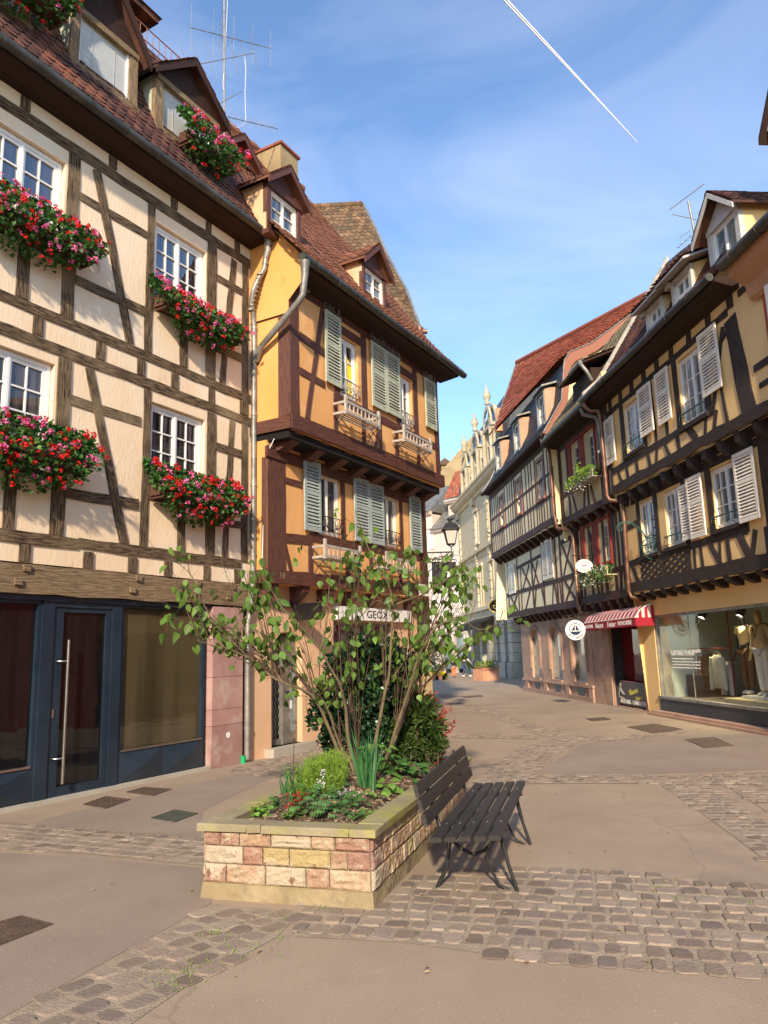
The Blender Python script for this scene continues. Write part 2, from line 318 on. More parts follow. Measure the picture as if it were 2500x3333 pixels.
    def build(s, name, mats, parent=None, base=None, stuff=False):
        if not isinstance(mats, (list, tuple)): mats = [mats]
        o = BASE.get(parent.name, Vector()) if parent else (Vector(base) if base is not None else Vector())
        me = bpy.data.meshes.new(name); me.from_pydata([tuple(v-o) for v in s.v], [], s.f)
        for mt in mats: me.materials.append(mt)
        if len(mats) > 1: me.polygons.foreach_set('material_index', s.mi)
        if any(s.smooth): me.polygons.foreach_set('use_smooth', s.smooth)
        if s.uv:
            ul = me.uv_layers.new(name='UVMap'); d = [0.0]*(2*len(me.loops))
            for p in me.polygons:
                u = s.uv.get(p.index)
                if u:
                    for j, li in enumerate(p.loop_indices): d[2*li] = u[j][0]; d[2*li+1] = u[j][1]
            ul.data.foreach_set('uv', d)
        me.update()
        ob = bpy.data.objects.new(name, me); C.objects.link(ob)
        if parent: ob.parent = parent; BASE[ob.name] = o
        else: ob.location = o; BASE[ob.name] = o
        if stuff: ob['kind'] = 'stuff'
        return ob
BASE = {}
def thing(name, label, cat, loc=(0, 0, 0), group=None):
    o = bpy.data.objects.new(name, None); C.objects.link(o); o.location = loc; BASE[o.name] = Vector(loc); o.empty_display_size = .2
    o['label'] = label; o['category'] = cat
    if group: o['group'] = group
    return o
def tag(o, label, cat, group=None):
    o['label'] = label; o['category'] = cat
    if group: o['group'] = group
    return o
def struct(o): o['kind'] = 'structure'; return o
def text(s, fr, u, z, off, h, mat, name, parent, flip=1, width=None, font_shear=0, rot=0, align='CENTER', up=None):
    cu = bpy.data.curves.new('txt', 'FONT'); cu.body = s; cu.size = h; cu.extrude = .002; cu.align_x = align; cu.align_y = 'CENTER'; cu.shear = font_shear; cu.resolution_u = 3
    to = bpy.data.objects.new('txt', cu); C.objects.link(to); bpy.context.view_layer.update()
    dg = bpy.context.evaluated_depsgraph_get(); me = bpy.data.meshes.new_from_object(to.evaluated_get(dg)); bpy.data.objects.remove(to)
    xs = [v.co.x for v in me.vertices]; k = 1
    if width and xs: k = width/(max(xs)-min(xs))
    mb = MB(); c, s_ = math.cos(rot), math.sin(rot)
    if isinstance(fr, Fr): O = fr.pt(u, z, off); X = fr.d*flip; Y = Vector((0, 0, 1)); Z = fr.n
    else: O, X, Y = fr; Z = X.cross(Y)
    q = [O+X*((v.co.x*k)*c-v.co.y*s_)+Y*((v.co.x*k)*s_+v.co.y*c)+Z*v.co.z for v in me.vertices]
    mb.idx(q, [tuple(p.vertices) for p in me.polygons]); bpy.data.meshes.remove(me)
    return mb.build(name, mat, parent)

def wall(mb, fr, u0, u1, z0, z1, holes, off=0, th=.2):
    us = sorted({u0, u1, *[min(max(h[i], u0), u1) for h in holes for i in (0, 1)]}); zs = sorted({z0, z1, *[min(max(h[i], z0), z1) for h in holes for i in (2, 3)]})
    for i in range(len(us)-1):
        for j in range(len(zs)-1):
            cu, cz = (us[i]+us[i+1])/2, (zs[j]+zs[j+1])/2
            if any(h[0] < cu < h[1] and h[2] < cz < h[3] for h in holes): continue
            mb.face([fr.pt(us[i], zs[j], off), fr.pt(us[i+1], zs[j], off), fr.pt(us[i+1], zs[j+1], off), fr.pt(us[i], zs[j+1], off)])
    for a, b, c, d in holes:
        for (p, q) in (((a, c), (b, c)), ((b, c), (b, d)), ((b, d), (a, d)), ((a, d), (a, c))):
            mb.face([fr.pt(p[0], p[1], off), fr.pt(q[0], q[1], off), fr.pt(q[0], q[1], off-th), fr.pt(p[0], p[1], off-th)])

def window(fr, u0, u1, z0, z1, off, parent, leaves=2, rows=4, cols=2, fm=white, gm=g_sky, fw=.045, extra=None, name='window', bars=None):
    if isinstance(fm, str): fm = MATS[fm]
    mb = MB(); d = .05
    mb.fb(fr, u0, u1, z1-fw, z1, off-d, off); mb.fb(fr, u0, u1, z0, z0+fw, off-d, off)
    mb.fb(fr, u0, u0+fw, z0+fw, z1-fw, off-d, off); mb.fb(fr, u1-fw, u1, z0+fw, z1-fw, off-d, off)
    L = (u1-u0-2*fw)/leaves; s = fw*.85; o1 = off-.012
    for i in range(leaves):
        a = u0+fw+L*i; b = a+L
        mb.fb(fr, a+.002, a+s, z0+fw, z1-fw, o1-.03, o1); mb.fb(fr, b-s, b-.002, z0+fw, z1-fw, o1-.03, o1)
        mb.fb(fr, a+s, b-s, z1-fw-s, z1-fw-.001, o1-.03, o1-.002); mb.fb(fr, a+s, b-s, z0+fw+.001, z0+fw+s, o1-.03, o1-.002)
        for j in range(1, rows):
            z = z0+fw+s+(z1-z0-2*fw-2*s)*j/rows; mb.fb(fr, a+s, b-s, z-.011, z+.011, o1-.03, o1-.004)
        for j in range(1, cols):
            u = a+s+(L-2*s)*j/cols; mb.fb(fr, u-.011, u+.011, z0+fw+s, z1-fw-s, o1-.03, o1-.006)
        if leaves == 2 and i == 1: mb.fb(fr, a-.018, a+.018, z0+fw, z1-fw, o1, o1+.012)
    w = mb.build(name, fm, parent)
    g = MB(); g.fb(fr, u0+fw*.5, u1-fw*.5, z0+fw*.5, z1-fw*.5, off-.046, off-.040); g.build('glass', gm, w)
    return w

def shutter(fr, u0, u1, z0, z1, off, parent, mat, fields=(.42, .58), th=.03, mid=.07, name='shutter'):
    mb = MB(); s = .065
    mb.fb(fr, u0, u0+s, z0, z1, off, off+th); mb.fb(fr, u1-s, u1, z0, z1, off, off+th)
    mb.fb(fr, u0+s, u1-s, z0, z0+s*1.3, off+.001, off+th-.001); mb.fb(fr, u0+s, u1-s, z1-s*1.1, z1, off+.001, off+th-.001)
    za = z0+s*1.3; zb = z1-s*1.1; H = zb-za-mid*(len(fields)-1); z = zb
    for k, f in enumerate(fields):
        h = H*f; n = max(3, int(h/.062)); zt = z
        for i in range(n):
            zc = zt-h*(i+.5)/n; q = h/n
            mb.box(fr.pt(u0+s, zc-q*.42, off+th*1.0), fr.d*(u1-u0-2*s), fr.n*(-th*.9)+Vector((0, 0, q*.75)), Vector((0, 0, .009))+fr.n*.004)
        z = zt-h
        if k < len(fields)-1: mb.fb(fr, u0+s, u1-s, z-mid, z, off+.001, off+th-.001); z -= mid
    for zz in (z0+.18, z1-.18): mb.fb(fr, u0+.01, u1-.01, zz-.01, zz+.01, off+th, off+th+.006)
    return mb.build(name, mat, parent)

def tiles(S, rows, cols, mat, name, parent, mask=None, lift=.022, round_=True, under=True, thk=.014):
    mb = MB()
    def nrm(a, b):
        e = 1e-3; p = S(a, b); x = S(min(a+e, 1.0), b)-S(max(a-e, 0), b); y = S(a, min(b+e, 1))-S(a, max(b-e, 0)); n = x.cross(y)
        return n.normalized() if n.length > 0 else Vector((0, 0, 1))
    n0 = nrm(.5, .5); sg = 1 if (n0.z > 0) else -1
    for r_ in range(rows):
        b0 = r_/rows; b1 = min(1.0, (r_+1.35)/rows)
        for c_ in range(-1, cols+1):
            o = .5*(r_ % 2); a0 = (c_+o)/cols; a1 = (c_+o+1)/cols
            if a1 <= 0 or a0 >= 1: continue
            a0 = max(0, a0+.02/cols); a1 = min(1, a1-.02/cols)
            if a1-a0 < .15/cols: continue
            if mask and not mask((a0+a1)/2, b0): continue
            n = nrm((a0+a1)/2, b0)*sg; l = lift*(1+rnd.uniform(-.25, .35)); jb = rnd.uniform(-.06, .06)/rows
            bb = max(0, b0+jb)
            p = [S(a1, b1)+n*.002, S(a0, b1)+n*.002]
            m1 = S(a0, bb+(.35/rows if round_ else 0))+n*l*.9; m4 = S(a1, bb+(.35/rows if round_ else 0))+n*l*.9
            m2 = S(a0+(a1-a0)*.28, bb)+n*l; m3 = S(a0+(a1-a0)*.72, bb)+n*l
            top = [p[0], p[1], m1, m2, m3, m4] if round_ else [p[0], p[1], S(a0, bb)+n*l, S(a1, bb)+n*l]
            k = len(top); low = [t-n*thk for t in top[2:]]
            mb.idx(top+low, [tuple(range(k))]+[(2+i, 3+i, k+1+i, k+i) for i in range(k-3)])
    ob = mb.build(name, mat, parent)
    return ob

def tmat(fr): pass
def leaf(mb, p, d, up, L, w, fold=.25, droop=.15, n=2, heart=True):
    d = d.normalized(); s = d.cross(up)
    if s.length < 1e-4: s = d.cross(Vector((1, 0, 0)))
    s.normalize(); nn = s.cross(d).normalized()
    if heart:
        prof = [(0, 0), (.12, .36), (.38, .5), (.7, .32), (1, 0)]
    else: prof = [(0, 0), (.3, .42), (.65, .4), (1, 0)]
    c = []; l = []; r = []
    for t, ww in prof:
        q = p+d*(L*t)-nn*(droop*L*t*t); c.append(q); l.append(q+s*(ww*w)+nn*(fold*ww*w)); r.append(q-s*(ww*w)+nn*(fold*ww*w))
    k = len(prof); pts = c+l[1:-1]+r[1:-1]; fs = []
    Lf = lambda i: k+i-1; Rf = lambda i: k+(k-2)+i-1
    fs.append((0, 1, Lf(1))); fs.append((0, Rf(1), 1))
    for i in range(1, k-2): fs += [(i, i+1, Lf(i+1), Lf(i)), (i, Rf(i), Rf(i+1), i+1)]
    fs += [(k-2, k-1, Lf(k-2)), (k-2, Rf(k-2), k-1)]
    mb.idx(pts, fs, None, True)
def rv(s=1):
    while 1:
        v = Vector((rnd.uniform(-1, 1), rnd.uniform(-1, 1), rnd.uniform(-1, 1)))
        if .05 < v.length < 1: return v.normalized()*s
# ================================================================== GROUND
gm = MB(); gm.face([(-60, -60, 0), (80, -60, 0), (80, 160, 0), (-60, 160, 0)]); struct(gm.build('asphalt_street', asph))
def in_poly(x, y, P):
    c = False; n = len(P)
    for i in range(n):
        x1, y1 = P[i][:2]; x2, y2 = P[(i+1) % n][:2]
        if (y1 > y) != (y2 > y) and x < (x2-x1)*(y-y1)/(y2-y1)+x1: c = not c
    return c
def patch(name, pts, mat, z):
    mb = MB(); mb.face([(p[0], p[1], z) for p in pts]); return struct(mb.build(name, mat))
COBN = [0]
def cobbles(name, poly, az, sx=.13, sy=.135, gap=.026, h=.009, joint_m=None, jit=.006):
    COBN[0] += 1
    a = R(az); d = Vector((math.sin(a), math.cos(a))); e = Vector((d.y, -d.x)); mb = MB()
    us = [p[0]*d.x+p[1]*d.y for p in poly]; vs = [p[0]*e.x+p[1]*e.y for p in poly]
    v = min(vs); row = 0
    while v < max(vs):
        hy = sy*rnd.uniform(.88, 1.12); u = min(us)-rnd.random()*sx
        while u < max(us):
            hx = sx*rnd.uniform(.72, 1.28); cu, cv = u+hx/2, v+hy/2; x, y = d.x*cu+e.x*cv, d.y*cu+e.y*cv
            if in_poly(x, y, poly):
                hh = h+rnd.uniform(-.004, .004); tx, ty = rnd.uniform(-.002, .002), rnd.uniform(-.002, .002); q = []
                N_ = 12
                for ring, (s_, z) in enumerate(((1, .0035), (.96, hh*.8), (.86, hh))):
                    for k in range(N_):
                        an = 2*math.pi*(k+.5)/N_; cx, cy = math.cos(an), math.sin(an); f = (abs(cx)**5+abs(cy)**5)**(-.2)
                        if ring == 0 and k == 0: jj = [rnd.uniform(-jit, jit) for _ in range(24)]
                        du = (cx*f*(hx-gap)/2)*s_+jj[k]*s_; dv = (cy*f*(hy-gap)/2)*s_+jj[k+12]*s_
                        U, V = cu+du, cv+dv; q.append((d.x*U+e.x*V, d.y*U+e.y*V, z+tx*cx+ty*cy if ring else z))
                mb.idx(q, [tuple(range(24, 36))]+[(r*12+k, r*12+(k+1) % 12, r*12+12+(k+1) % 12, r*12+12+k) for r in (0, 1) for k in range(12)], None, False)
            u += hx
        v += hy
    struct(mb.build(name, sett)); return patch(name.replace('setts', 'sett_joints'), poly, joint_m or joint, .0028+.0004*COBN[0])
def G(*q): return [tuple(gnd(x, y)[:2]) for x, y in q]
cobbles('cobbled_setts_front', G((1000, 2905), (1450, 2840), (1640, 2822), (1900, 2832), (2520, 2885), (2800, 2930), (2800, 3215), (2500, 3182), (2250, 3160), (1820, 3140), (1310, 3068), (960, 3050), (950, 2975)), 105, .14, .165, h=.012)
cobbles('cobbled_setts_left', G((690, 2945), (1230, 2985), (960, 2992), (897, 3055), (640, 3190), (430, 3333), (300, 3420), (-150, 3420), (0, 3325), (300, 3165), (550, 3030)), 36, .165, .15)
cobbles('cobbled_setts_crossing', G((-300, 2640), (98, 2690), (652, 2735), (800, 2745), (800, 2830), (652, 2818), (300, 2782), (0, 2762), (-300, 2740)), 113, .14, .14)
cobbles('cobbled_setts_doorstep', G((760, 2500), (1000, 2440), (1100, 2420), (1100, 2500), (900, 2530), (760, 2520)), 29.5, .14, .11)
def g6p(*q): return G(*[(1250+.7535*x, 2200+.7535*y) for x, y in q])
cobbles('cobbled_setts_right', g6p((1160, 436), (1400, 428), (1659, 415), (1850, 410), (1900, 560), (1659, 590), (1480, 476), (1400, 470), (1659, 640), (1900, 900), (1659, 806), (1450, 650), (1190, 466)), 100, .14, .14)
cobbles('cobbled_setts_band', g6p((380, 462), (620, 425), (1180, 430), (1195, 466), (700, 466), (400, 470)), 97, .14, .14)
cobbles('cobbled_setts_diagonal', g6p((380, 460), (470, 390), (600, 310), (700, 272), (860, 284), (760, 340), (650, 424), (600, 450)), 20, .14, .13)
cobbles('cobbled_setts_branch', g6p((700, 270), (480, 180), (300, 110), (225, 80), (280, 80), (400, 130), (600, 195), (800, 255), (1000, 266), (1300, 236), (1300, 246), (1000, 280), (850, 286)), 95, .16, .12, h=.01)
cobbles('cobbled_setts_thin_band', g6p((280, 252), (700, 262), (700, 275), (280, 268)), 92, .16, .12, h=.01)
# left asphalt strips: the shade lying there put into a cooler, darker colour
patch('asphalt_shade_left', G((0, 2775), (300, 2795), (652, 2825), (690, 2940), (540, 3025), (300, 3155), (-150, 3400), (-900, 3300), (-700, 2800)), asph2, .0025)
patch('asphalt_shade_far_left', G((100, 2684), (652, 2728), (660, 2640), (820, 2560), (1020, 2470), (760, 2525), (678, 2540), (420, 2600), (150, 2665)), asph2, .0025)
patch('asphalt_grey_right', g6p((860, 292), (1300, 255), (1700, 250), (1900, 400), (1659, 405), (1180, 424), (660, 420)), asph2, .0025)  # area of greyer, darker asphalt
# iron covers
def cover(pts, mat, label, studs=True, name='manhole_cover'):
    P = [gnd(*q) for q in pts]; c = sum(P, Vector())/4; t = thing(name, label, 'manhole cover', c)
    rim = MB(); 
    for i in range(4):
        a, b = P[i], P[(i+1) % 4]; ai = a+(c-a)*.07; bi = b+(c-b)*.07
        rim.idx([a+Vector((0, 0, .004)), b+Vector((0, 0, .004)), b+Vector((0, 0, .012)), a+Vector((0, 0, .012)), ai+Vector((0, 0, .012)), bi+Vector((0, 0, .012)), bi+Vector((0, 0, .005)), ai+Vector((0, 0, .005))], [(0, 1, 2, 3), (3, 2, 5, 4), (4, 5, 6, 7)])
    rim.build('rim', mat, t)
    pl = MB(); I = [p+(c-p)*.08+Vector((0, 0, .008)) for p in P]; pl.face(I)
    if studs:
        n = studs
        for i in range(n):
            for j in range(n):
                u, v = (i+.5)/n, (j+.5)/n; q = I[0]*(1-u)*(1-v)+I[1]*u*(1-v)+I[2]*u*v+I[3]*(1-u)*v
                ex = (I[1]-I[0])/n*.3; ey = (I[3]-I[0])/n*.18
                if (i+j) % 2: ex, ey = (I[1]-I[0])/n*.18, (I[3]-I[0])/n*.3
                pl.prism([q-ex-ey, q+ex-ey, q+ex+ey, q-ex+ey], Vector((0, 0, .004)))
    pl.build('plate', mat, t)
g = 'iron covers let into the paving'
cover([(491, 2665), (570, 2638), (645, 2650), (570, 2678)], manholeg, 'square green-grey iron cover in the asphalt left of the stone planter', 0)
cover([(-60, 3020), (70, 2985), (172, 3012), (0, 3080)], manhole, 'patterned iron drain cover at the bottom left corner of the street', 9)
cover([(270, 2620), (345, 2594), (425, 2604), (345, 2634)], manhole, 'reddish checkered cover in front of the dark glass door', 8)
cover([(410, 2580), (470, 2564), (560, 2570), (500, 2592)], manhole, 'worn iron cover before the diamond panel of the shop window', 0)
def g6q(*q): return [(1250+.7535*x, 2200+.7535*y) for x, y in q]
cover(g6q((1300, 276), (1425, 266), (1512, 303), (1385, 314)), manhole, 'large rectangular cover in the right half of the street', 0)
cover(g6q((870, 186), (950, 180), (982, 190), (900, 196)), manhole, 'small cover in the street in front of the butcher', 0)
cover(g6q((1050, 222), (1170, 208), (1290, 232), (1170, 250)), manhole, 'faint double cover near the clothes shop window', 0)
cover(g6q((330, 90), (420, 84), (430, 90), (350, 95)), manhole, 'narrow far cover in the street behind the lamp corner', 0)

# ================================================================== HOUSE A (cream timber frame)
hA = thing('timber_house', 'cream half-timbered house with weathered beams and geranium boxes above a dark shop front', 'house', LA.pt(-2, 0, 0))
F = LA
holes = [(-4.15, -2.97, 6.95, 8.36), (-1.345, -.23, 6.95, 8.34), (-4.15, -2.97, 4.0, 5.45), (-1.33, -.19, 4.0, 5.42)]
w = MB(); wall(w, F, -10, .95, 2.84, 8.93, holes)
wall_A = w.build('wall', plA, hA)
# side and rear shell
w = MB(); w.fb(F, -10, .9, 3.0, 9.0, -8, -.3)
w.build('rear_wall', plA, hA)
b = MB()
tr = lambda a, c, wd, **k: b.beam(F, a, c, wd*.90, .014, **{'rough': .009, **k})
for s0, s1, z, wd in ((-10, -4.2, 8.64, .18), (-4.2, .9, 8.64, .18), (-10, -3, 6.08, .16), (-3, .95, 6.08, .16), (-10, -2.2, 5.66, .17), (-2.2, .95, 5.67, .165), (-10, -2.5, 3.14, .16), (-2.5, .7, 3.16, .155)):
    tr((s0, z), (s1, z), wd, rough=.011)
for u in [-9.2, -8.2, -6.6, -5.2, -4.55, -3.25, -2.28, -1.55, -.88, -.05, .72]:      # joist ends
    tr((u, 5.75), (u, 6.0), .16, rough=.004)
for u in [-8.8, -7.4, -6, -4.3, -3.25, -2.33, -1.59, -.92, -.1, .62]: tr((u, 2.85), (u, 3.06), .17, rough=.003)
for u in [-8, -6.5, -5.2, -3.62, -2.2, -.98, -.18, .55]: tr((u, 8.74), (u, 8.92), .15, rough=.003)
for u, z0, z1, wd in ((-2.84, 6.16, 8.55, .22), (-4.28, 6.16, 8.55, .2), (-1.44, 6.16, 8.55, .155), (-.09, 6.16, 8.55, .24), (.77, 5.76, 8.55, .17), (-2.83, 3.22, 5.58, .22), (-4.28, 3.22, 5.58, .2), (-1.40, 3.23, 5.58, .155), (-.04, 3.23, 5.58, .23), (.78, 3.2, 5.6, .17),
                       (-3.5, 6.16, 6.95, .19), (-.70, 6.16, 6.95, .18), (-3.49, 3.22, 4.0, .18), (-.67, 3.22, 4.0, .17)):
    tr((u, z0), (u, z1), wd)
tr((-2.47, 8.54), (-1.77, 6.16), .155); tr((-2.45, 5.57), (-1.75, 3.22), .15)
tr((.47, 8.53), (.20, 6.16), .15); tr((.46, 5.57), (.30, 3.22), .14)
for z, zb in ((8.0, 5.04),):
    for a, c in ((-2.73, -1.52), (.04, .70)): tr((a, z), (c, z+.01), .14); tr((a, zb), (c, zb), .14)
for a, c in ((-2.73, -1.52), (.04, .70)): tr((a, 6.74), (c, 6.76), .15); tr((a, 3.78), (c, 3.82), .15)
for a, c in ((-4.2, -2.95), (-1.36, -.2)): tr((a, 6.92), (c, 6.92), .10); tr((a, 3.97), (c, 3.97), .10)
for a, c in ((-9.4, -4.4),):
    for z in (8.0, 6.75, 5.04, 3.8): tr((a, z), (c, z), .14)
for u in (-5.2, -6.4, -7.6): tr((u, 6.16), (u, 8.55), .17); tr((u, 3.22), (u, 5.58), .17)
b.build('timber_frame', wdA, hA)
b = MB(); b.beam(F, (-10, 2.64), (-1.0, 2.645), .36, .05, .14, rough=.012); b.beam(F, (-1.2, 2.645), (.80, 2.64), .35, .052, .14, rough=.012)
for u in (-3.35, -1.62, -.45, .35):
    for dz in (.09, -.08): b.fb(F, u+dz*.6, u+dz*.6+.09, 2.64+dz, 2.72+dz, .05, .085)
b.build('bressummer_beam', wdA2, hA)
for (a, c, z0, z1), gmat in zip(holes, (g_sky, g_sky, g_dark, g_dark)):
    window(F, a+.01, c-.01, z0+.01, z1-.01, -.07, hA, 2, 4, 2, white, gmat, .055)
# soffit, gutter, roof, dormers
s_ = MB(); s_.xp(F, [(0, 8.93), (.42, 8.97), (.42, 9.03), (-.2, 9.03)], -10, .95); s_.build('eaves_soffit', soff, hA)
gt = MB(); gt.tube([F.pt(u, 9.055+.004*math.sin(u), .47) for u in [-10+.55*i for i in range(20)]]+[F.pt(.86, 9.03, .47)], .075, 12)
for i in range(16):
    u = -8+.62*i; gt.tube([F.pt(u, 9.055, .47), F.pt(u+.025, 9.055, .47)], .083, 12)
    gt.tube([F.pt(u+.01, 9.0, .40), F.pt(u+.01, 9.12, .54)], .008, 5)
gt.build('gutter', gutter, hA)
prA = [(.40, 9.06), (-1.2, 12.62)]
def SA(a, b_): 
    k = max(0, .25-b_)
    return F.pt(-10+10.98*a, 9.06+3.56*b_+0, .42-1.62*b_+ .0 + k*k*1.2)
rb = MB(); rb.xp(F, [(.42, 9.04), (-1.22, 12.60), (-5.5, 15.0), (-5.5, 9.0)], -10, .94); rb.build('roof', tileA, hA)
tiles(SA, 25, 64, tileA, 'roof_tiles', hA)
sg = MB()
for z in (12.70, 12.98): sg.tube([F.pt(-6, z, -1.18), F.pt(.98, z, -1.18)], .012, 6)
for i in range(47): sg.tube([F.pt(-6+.15*i, 12.62, -1.18), F.pt(-6+.15*i, 12.99, -1.18)], .008, 5)
sg.build('snow_guard', fasc, hA)
# upper roof lantern
lt = MB(); lt.fb(F, -1.1, -.15, 12.6, 13.98, -2.9, -2.0); l_ = lt.build('roof_lantern', soff, hA)
lt = MB(); lt.fb(F, -1.35, .2, 14.0, 14.12, -3.2, -1.75); lt.xp(F, [(-1.7, 14.12), (-2.45, 14.5), (-3.25, 14.12)], -1.4, .25); lt.build('lantern_roof', tileA, l_)

def dormer(fr, parent, ua, ub, z0, z1, zapex, off, back, jamb, face_m, cheek_m, roof_m, win=None, over=.14, gab_m=None, jw=.12, sill=.0, blind=False, leaves=2, rows=3, gm=g_old, backroof=None, fm=white, plain=False, eave=.06):
    """gabled dormer: front frame at off, side walls run back to off-back"""
    mb = MB(); bz = backroof if backroof else z1
    mb.fb(fr, ua+.052, ub-.052, z1-.12, z1-.02, off-back*.6, off-.05)
    for u, du in ((ua, .05), (ub, -.05)):
        mb.prism([fr.pt(u, z0, off-.02), fr.pt(u, z1, off-.02), fr.pt(u, z1, off-back), fr.pt(u, z1-.02, off-back)], fr.d*du)
    D = mb.build('dormer', cheek_m, parent)
    j = MB()
    for u in (ua, ub-jw): j.beam(fr, (u+jw/2, z0), (u+jw/2, z1), jw, off+.01, .1)
    j.beam(fr, (ua, z1-.05), (ub, z1-.05), .1, off+.03, .12); j.beam(fr, (ua-.02, z0-.03), (ub+.02, z0-.03), .09, off+.04, .14)
    um = (ua+ub)/2
    j.build('dormer_frame', jamb, D)
    gb = MB(); gb.fp(fr, [(ua-.05, z1+.0), (ub+.05, z1+.0), (um, zapex-.05)], off-.06, off+.0); gb.build('dormer_gable', gab_m or jamb, D)
    rf = MB()
    for sgn, ue in ((-1, ua), (1, ub)):
        e = ue+sgn*over; sl = (zapex-z1)/(um-ue) if sgn > 0 else (zapex-z1)/(um-ua)
        ze = z1-abs(over*(zapex-z1)/((ub-ua)/2))+eave
        rf.prism([fr.pt(e, ze, off+over), fr.pt(um, zapex+eave, off+over), fr.pt(um, zapex+eave, off-back-.6), fr.pt(e, ze, off-back)], Vector((0, 0, .05)))
        # barge board
        rf.m = 1; rf.prism([fr.pt(e, ze-.10, off+over), fr.pt(um, zapex+eave-.11, off+over), fr.pt(um, zapex+eave+.0, off+over), fr.pt(e, ze+.0, off+over)], fr.n*.03); rf.m = 0
    rfo = rf.build('dormer_roof', [roof_m, gab_m or jamb], D)
    if not plain:
        for sgn, ue in ((-1, ua), (1, ub)):
            e = ue+sgn*over; ze = z1-abs(over*(zapex-z1)/((ub-ua)/2))+eave+.055
            A0 = fr.pt(e, ze, off+over+.03); A1 = fr.pt(um, zapex+eave+.055, off+over+.03); B0 = fr.pt(e, ze, off-back); B1 = fr.pt(um, zapex+eave+.055, off-back-.5)
            tiles((lambda A0, A1, B0, B1: lambda a, b_: (A0*(1-a)+B0*a)*(1-b_)+(A1*(1-a)+B1*a)*b_)(A0, A1, B0, B1), max(4, int((A1-A0).length/.15)), max(5, int((B0-A0).length/.17)), roof_m, 'dormer_tiles', D)
    if blind:
        bl = MB(); n = int((z1-z0-.12)/.042)
        for i in range(n):
            z = z0+.02+.042*i; bl.box(fr.pt(ua+jw+.03, z, off-.07), fr.d*(ub-ua-2*jw-.06), fr.n*.022+Vector((0, 0, -.010)), Vector((0, 0, .036)))
        for u in (ua+jw+.25, ub-jw-.25): bl.tube([fr.pt(u, z0, off-.04), fr.pt(u, z1-.1, off-.04)], .004, 4)
        bl.build('window_blind', blindm, D)
        bk = MB(); bk.fb(fr, ua+jw, ub-jw, z0, z1-.1, off-.14, off-.10); bk.m = 0; bk.build('glass', g_sky, D)
        fb_ = MB(); fb_.fb(fr, ua+jw, ua+jw+.03, z0, z1-.1, off-.10, off-.02); fb_.fb(fr, ub-jw-.03, ub-jw, z0, z1-.1, off-.10, off-.02); fb_.fb(fr, ua+jw+.03, ub-jw-.03, z0, z0+.03, off-.10, off-.021); fb_.build('window_frame', white, D)
    else:
        window(fr, ua+jw, ub-jw, z0+.01, z1-.1, off-.03, D, leaves, rows, 1, fm, gm, .045, name='window')
    return D
dormer(F, hA, -3.02, -1.80, 9.98, 10.92, 11.75, .0, .62, wdA2, None, sage, tileA, blind=True, gab_m=soff, jw=.16)
dormer(F, hA, -1.42, .03, 9.98, 10.92, 11.55, .0, .62, wdA2, None, sage, tileA, blind=True, gab_m=soff, jw=.16)
dormer(F, hA, -5.0, -3.62, 9.98, 10.92, 11.7, .0, .62, wdA2, None, sage, tileA, blind=True, gab_m=soff, jw=.16)

# shop front
shopA = MB(); 
shopA.fb(F, -10, .02, 2.40, 2.46, -.5, .0); shopA.build('shop_head', navy, hA)
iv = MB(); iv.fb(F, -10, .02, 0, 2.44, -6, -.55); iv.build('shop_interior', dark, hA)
def shop_panel(ua, ub, gz0, gz1, gmat, panel=True):
    fm_ = MB()
    for u in (ua, ub-.05): fm_.fb(F, u, u+.05, .04, 2.4, -.14, -.05)
    fm_.fb(F, ua+.05, ub-.05, gz1, 2.4, -.14, -.051); fm_.fb(F, ua+.05, ub-.05, .04, gz0, -.14, -.06)
    o = fm_.build('shop_window', navy, hA)
    gg = MB(); gg.fb(F, ua+.05, ub-.05, gz0, gz1, -.11, -.10); gg.build('glass', gmat, o)
    gg = MB(); gg.fb(F, ua+.05, ub-.05, gz0-.012, gz0+.014, -.08, -.035); gg.build('sill_strip', steel, o)
    pm = MB(); n = 2 if ub-ua < 2.5 else 3; L = (ub-ua-.06)/n      # pyramid-folded panel
    for i in range(n):
        a = ua+.03+L*i; c = a+L; z0_, z1_ = .06, gz0-.02; pk = F.pt((a+c)/2, (z0_+z1_)/2, .015); q = [F.pt(a, z0_, -.05), F.pt(c, z0_, -.05), F.pt(c, z1_, -.05), F.pt(a, z1_, -.05)]
        for k in range(4): pm.face([q[k], q[(k+1) % 4], pk])
    pm.build('folded_panel', navy, o)
shop_panel(-6.4, -2.93, .44, 2.36, g_shop); shop_panel(-1.70, -.06, .46, 2.36, g_shop2)
shop_panel(-9.9, -6.5, .44, 2.36, g_shop)
dm = MB()
dm.fb(F, -2.93, -2.76, .03, 2.40, -.16, -.03); dm.fb(F, -1.86, -1.70, .03, 2.40, -.16, -.03); dm.fb(F, -2.76, -1.86, 2.33, 2.40, -.16, -.031)
dfr = dm.build('door_frame', navy, hA)
dm = MB(); dm.fb(F, -2.755, -2.61, .02, 2.325, -.12, -.05); dm.fb(F, -1.95, -1.865, .02, 2.325, -.12, -.05); dm.fb(F, -2.61, -1.95, 2.27, 2.325, -.12, -.051); dm.fb(F, -2.61, -1.95, .02, .155, -.12, -.051)
door = dm.build('door', navy, hA)
dm = MB(); dm.fb(F, -2.61, -1.95, .155, 2.27, -.09, -.08); dm.build('glass', g_shop, door)
h = MB(); h.tube([F.pt(-2.60, .20, .05), F.pt(-2.60, 1.92, .05)], .019, 14)
for z in (.50, 1.66): h.tube([F.pt(-2.60, z, .05), F.pt(-2.70, z, .03), F.pt(-2.70, z, -.05)], .010, 8)
h.build('door_handle', steel, door)
h = MB(); h.fb(F, -2.725, -2.695, .98, 1.08, -.05, -.04); h.build('lock_plate', steel, door)
